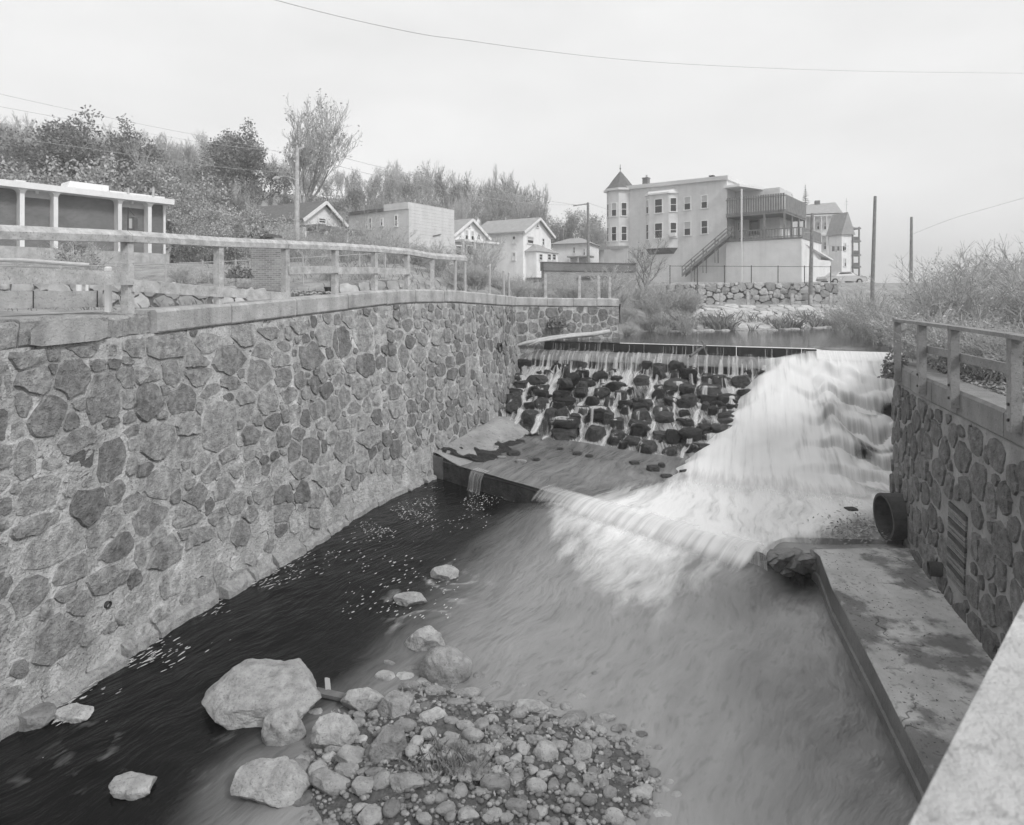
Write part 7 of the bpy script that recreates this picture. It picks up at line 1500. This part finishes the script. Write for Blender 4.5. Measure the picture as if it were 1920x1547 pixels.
# ================================================================ kerb, bollards, rail, rubble on the left bank
p, q = P(0, 562, 10.9), P(186, 560, 12.2); kb = thing('kerb_beam', 'pale concrete kerb beam at the near end of the left bank', 'kerb', p)
d = (q - p).normalized(); mb = MB(); mb.beam(p - d * 3, q, .3, .31); mb.build('beam', M['concrete'], kb)
for t in (.28, .94): a = p.lerp(q, t); mb = MB(); mb.beam(a - Vector((0, 0, .16)), a + Vector((0, 0, .16)), .315, .02, up=d); mb.build('strap', M['iron'], kb)
for px, y0, y1, dd, r, lb in ((203, 500, 590, 11.6, .065, 'white pipe bollard beside the nearest tall railing post'), (148, 524, 552, 13.2, .055, 'short white pipe bollard behind the kerb beam'), (163, 526, 550, 14, .03, 'thin steel stake beside the short bollard')):
    a, b = P(px, y1, dd), P(px, y0, dd); mb = MB(); mb.tube([a, b - Vector((0, 0, r * .3)), b], [r, r, r * .6], 12); tag(mb.build('bollard', M['trim'], loc=a), lb, 'bollard')
mb = MB(); mb.tube([P(-60, 487, 13), P(40, 488, 13.2), P(120, 494, 13.5), P(167, 497, 13.8)], .045, 8); tag(mb.build('fallen_pole', M['drift'], loc=P(40, 488, 13.2)), 'pale pole lying slantwise behind the middle board of the railing', 'pole')
mb = MB(); rnd = random.Random(4); rb = [v.co.copy() for v in rock_mesh('tmp', .8, 5, None, 1).vertices]
for _ in range(150):
    p = P(rnd.gauss(578, 22), 545, rnd.gauss(20.5, .5)); r = rnd.uniform(.05, .16); z = 5.85 + rnd.random() * .25; mb.add([(p.x + v.x * r, p.y + v.y * r * .8, z + v.z * r * .5) for v in rb], bf, rnd.randrange(3))
tag(mb.build('rubble_heap', [M['rockvar'][4], M['rockvar'][2], M['wood_d']]), 'heap of broken pale rubble behind the left railing', 'rubble', kind='stuff')
p = P(618, 545, 20.5); mb = MB(); loft(mb, [[(p.x + r * math.cos(a * .524), p.y + r * math.sin(a * .524), z) for a in range(12)] for r, z in ((.13, 5.9), (.17, 6.2), (.19, 6.2), (.19, 6.25))]); tag(mb.build('bucket', M['iron'], loc=p), 'dark bucket beside the rubble heap', 'bucket')
# ================================================================ fences, poles, wires
def chainlink(name, label, pts, h, posts_at, mesh=True, mat='metal'):
    root = thing(name, label, 'fence', pts[0]); 
    for p in posts_at: mb = MB(); mb.tube([p, p + Vector((0, 0, h + .08))], .035, 7); mb.build('post', M[mat], root)
    for a, b in zip(pts[:-1], pts[1:]): mb = MB(); mb.tube([a + Vector((0, 0, h)), b + Vector((0, 0, h))], .02, 6); mb.build('rail', M[mat], root)
    if mesh:
        mb = MB()
        for a, b in zip(pts[:-1], pts[1:]):
            L = (b - a).length; dr = (b - a).normalized(); n = int(L / .11)
            for i in range(n):
                for s in (1, -1):
                    x0 = i * .11; x1 = x0 + s * h * .8; t = 1
                    if x1 < 0 or x1 > L: t = (L - x0) / (h * .8) if s > 0 else x0 / (h * .8)
                    mb.tube([a + dr * x0 + Vector((0, 0, .03)), a + dr * (x0 + s * h * .8 * t) + Vector((0, 0, .03 + (h - .05) * t))], .0035, 3, cap=False)
        tag(mb.build('wire_mesh', M[mat], root), kind='stuff')
    return root
def gp(px, d): x = (px - CX) / FPX * d; return Vector((x, d, H(x, d)))
pp = [gp(x, d) for x, d in ((-60, 24), (114, 24), (217, 24.5), (311, 25), (380, 25.5), (442, 26), (568, 27), (674, 28), (722, 28.5))]
chainlink('chain_link_fence', 'sagging chain-link fence crossing the ground behind the left railing', pp, 1.15, pp)
ft = [Vector((lerp(12.8, 26.5, i / 6), lerp(49.7, 51.0, i / 6), 6.75)) for i in range(7)]
chainlink('wire_fence', 'thin wire fence along the top of the fieldstone wall', ft, 1.55, ft, False, 'iron')
for i, (px, y0, y1) in enumerate(((1300, 552, 571), (1352, 549, 571), (1402, 547, 570), (1485, 550, 574), (1521, 553, 576), (1557, 549, 575), (1590, 552, 576))):
    d = 47.6; a, b = P(px, y1, d), P(px, y0, d); mb = MB(); mb.beam((a.x, a.y, 5.0), (b.x + U(-.04, .04), b.y, b.z), .2, .2); tag(mb.build('guard_post', M['wood'], loc=a), ORD[i] + ' squat wooden guard post from the left in front of the fieldstone wall', 'post', 'guard posts below the fieldstone wall')
def pole(px0, y0, px1, y1, d, r, label, base=None):
    a, b = P(px0, y0, d), P(px1, y1, d); a.z = min(a.z, base if base is not None else H(a.x, a.y)) - .3; root = thing('utility_pole', label, 'utility pole', a); mb = MB(); mb.tube([a, a.lerp(b, .5), b], [r * 1.2, r, r * .8], 10); mb.build('shaft', M['wood'] if d < 50 and px0 < 700 else M['bark'], root); return root
pl = pole(557, 462, 557, 277, 38, .14, 'tall utility pole with a crossarm and a street lamp at left')
mb = MB(); mb.beam(P(533, 291, 37.6), P(570, 275, 38.4), .09, .11); mb.build('crossarm', M['wood'], pl)
for t in (.1, .35, .65, .95): a = P(533, 291, 37.6).lerp(P(570, 275, 38.4), t); mb = MB(); mb.tube([a, a + Vector((0, 0, .18))], .035, 7); mb.build('insulator', M['trim'], pl)
mb = MB(); mb.tube([P(557, 340, 38), P(548, 334, 37.7), P(533, 330, 37.4), P(522, 333, 37.2)], .03, 6); arm = mb.build('lamp_arm', M['metal'], pl); a = P(518, 334, 37.1); mb = MB(); mb.tube([P(524, 333, 37.2), P(518, 334, 37.1), P(511, 336, 37)], [.06, .13, .05], 8); mb.build('lamp_head', M['metal'], arm)
p2_ = pole(1103, 500, 1102.5, 380, 62, .15, 'utility pole with a crossarm between the houses', 8)
mb = MB(); mb.beam(P(1075, 386, 61.5), P(1104, 382, 62.2), .09, .12); mb.build('crossarm', M['bark'], p2_)
p3_ = pole(1519, 573, 1523, 400, 48.6, .14, 'dark utility pole in front of the white ground-floor block', 5.2)
mb = MB(); a = P(1508, 440, 48.4); mb.tube([P(1522, 436, 48.6), P(1508, 436, 48.4), a], .02, 5); mb.build('lamp_arm', M['metal'], p3_)
pole(1634, 590, 1641, 368, 46, .13, 'leaning utility pole rising from the pond-side bushes', 5); pole(1708, 520, 1709, 407, 62, .15, 'plain pole standing behind the right-hand thicket', 6)
def wire(label, pts, r=.009): mb = MB(); mb.tube(catmull([tuple(p) for p in pts], 6).tolist(), r, 4); tag(mb.build('overhead_wire', M['rust'] if pts[0].z > 20 else M['metal'], loc=pts[0]), label, 'wire')
wire('uppermost overhead wire at top right of the sky', [P(300, -60, 18), P(600, 22, 21), P(780, 62, 24), P(870, 75, 26), P(1000, 93, 30), P(1150, 110, 34), P(1300, 121, 39), P(1500, 130, 44), P(1700, 135, 48), P(2000, 138, 54)], .012)
wire('upper wire running from the left edge to the tall pole', [P(-80, 158, 26), P(120, 203, 28), P(300, 240, 31), P(430, 265, 34.5), P(537, 288, 37.7)])
wire('second wire from the left edge to the tall pole', [P(-80, 185, 26), P(120, 222, 28), P(300, 254, 31), P(430, 274, 34.5), P(545, 285, 37.8)])
wire('lowest wire from the left edge, ending near the street lamp', [P(-80, 245, 26), P(120, 272, 28), P(300, 298, 31), P(430, 315, 34.5), P(556, 325, 38)])
wire('wire from the tall pole toward the crossarm between the houses', [P(570, 275, 38.4), P(700, 310, 43), P(850, 344, 49), P(1000, 372, 57), P(1078, 384, 61.5)], .016)
wire('lower wire from the tall pole toward the far houses', [P(557, 290, 38), P(700, 328, 43), P(850, 360, 49), P(1000, 382, 57), P(1100, 384, 62)], .016)
wire('wire from the far crossarm toward the turret', [P(1104, 381, 62), P(1125, 388, 70), P(1146, 395, 77)], .018)
wire('faint wire climbing to the right above the thicket', [P(1709, 440, 62), P(1780, 412, 58), P(1860, 388, 54), P(1960, 360, 50)], .014)
# antenna mast on the far tenement
a = P(1587, 396, 84); mb = MB(); mb.tube([a - Vector((0, 0, .3)), P(1587, 372, 84)], .03, 5); mb.tube([P(1583, 383, 84), P(1591, 383, 84)], .02, 4); mb.tube([P(1584, 378, 84), P(1590, 378, 84)], .02, 4); tag(mb.build('antenna', M['metal'], loc=a), 'thin television antenna on the far tenement roof', 'antenna')
# ================================================================ parked car
def car(loc, rz):
    root = bpy.data.objects.new('parked_car', None); COL.objects.link(root); ORG[root.name] = Vector((0, 0, 0)); tag(root, 'pale parked car half hidden by bushes below the tenements', 'car')
    prof = [(-2.2, .35), (-2.25, .62), (-2.1, .82), (-1.3, .9), (-.75, 1.32), (.55, 1.35), (1.15, .95), (2.1, .85), (2.25, .6), (2.2, .35)]; mb = MB(); vs = []; k = len(prof)
    for y, s in ((-.82, .97), (-.86, 1), (.86, 1), (.82, .97)):
        for x, z in prof: vs.append((x * s, y * (.82 if z > 1.0 else 1), z))
    fs = [(r * k + i, r * k + (i + 1) % k, (r + 1) * k + (i + 1) % k, (r + 1) * k + i) for r in range(3) for i in range(k)] + [tuple(range(k - 1, -1, -1)), tuple(3 * k + i for i in range(k))]
    mb.add(vs, fs); mb.build('body', M['car'], root)
    for y in (-.81, .81):
        mb = MB(); s = 1 if y > 0 else -1; mb.add([(-1.05, y * .98, .95), (.85, y * .98, .95), (.45, y * .86 + .02 * s, 1.27), (-.65, y * .86 + .02 * s, 1.25)], [(0, 1, 2, 3)]); mb.build('side_window', M['glass'], root)
    for x in (-1.35, 1.35):
        for y in (-.8, .8):
            mb = MB(); mb.tube([(x, y - .1, .32), (x, y + .1, .32)], .32, 14); wh = mb.build('wheel', M['tyre'], root); mb = MB(); mb.tube([(x, y - .11, .32), (x, y + .11, .32)], .19, 12); mb.build('rim', M['metal'], wh)
    mb = MB(); mb.box(2.2, 2.3, -.85, .85, .42, .55); mb.box(-2.3, -2.2, -.85, .85, .42, .55); mb.build('bumper', M['metal'], root)
    for y in (-.6, .6): mb = MB(); mb.box(-2.27, -2.2, y - .14, y + .14, .62, .76); mb.build('headlight', M['trim'], root)
    root.location = loc; root.rotation_euler = (0, 0, rz)
p = P(1578, 533, 63); car((p.x, p.y, 6.98), R(8))
# ================================================================ air
hz = MB(); hz.box(-900, 900, -240, 900, -4, 47); hm_ = bpy.data.materials.new('haze_air'); hm_.use_nodes = True; nt = hm_.node_tree; nt.nodes.clear()
pv = N(nt, 'ShaderNodeVolumePrincipled'); pv.inputs['Color'].default_value = (.97, .97, .97, 1); pv.inputs['Density'].default_value = HAZE; pv.inputs['Anisotropy'].default_value = 0.0
oo = N(nt, 'ShaderNodeOutputMaterial'); nt.links.new(pv.outputs[0], oo.inputs['Volume'])
tag(hz.build('haze', hm_), 'pale haze filling the valley', 'haze', kind='stuff')
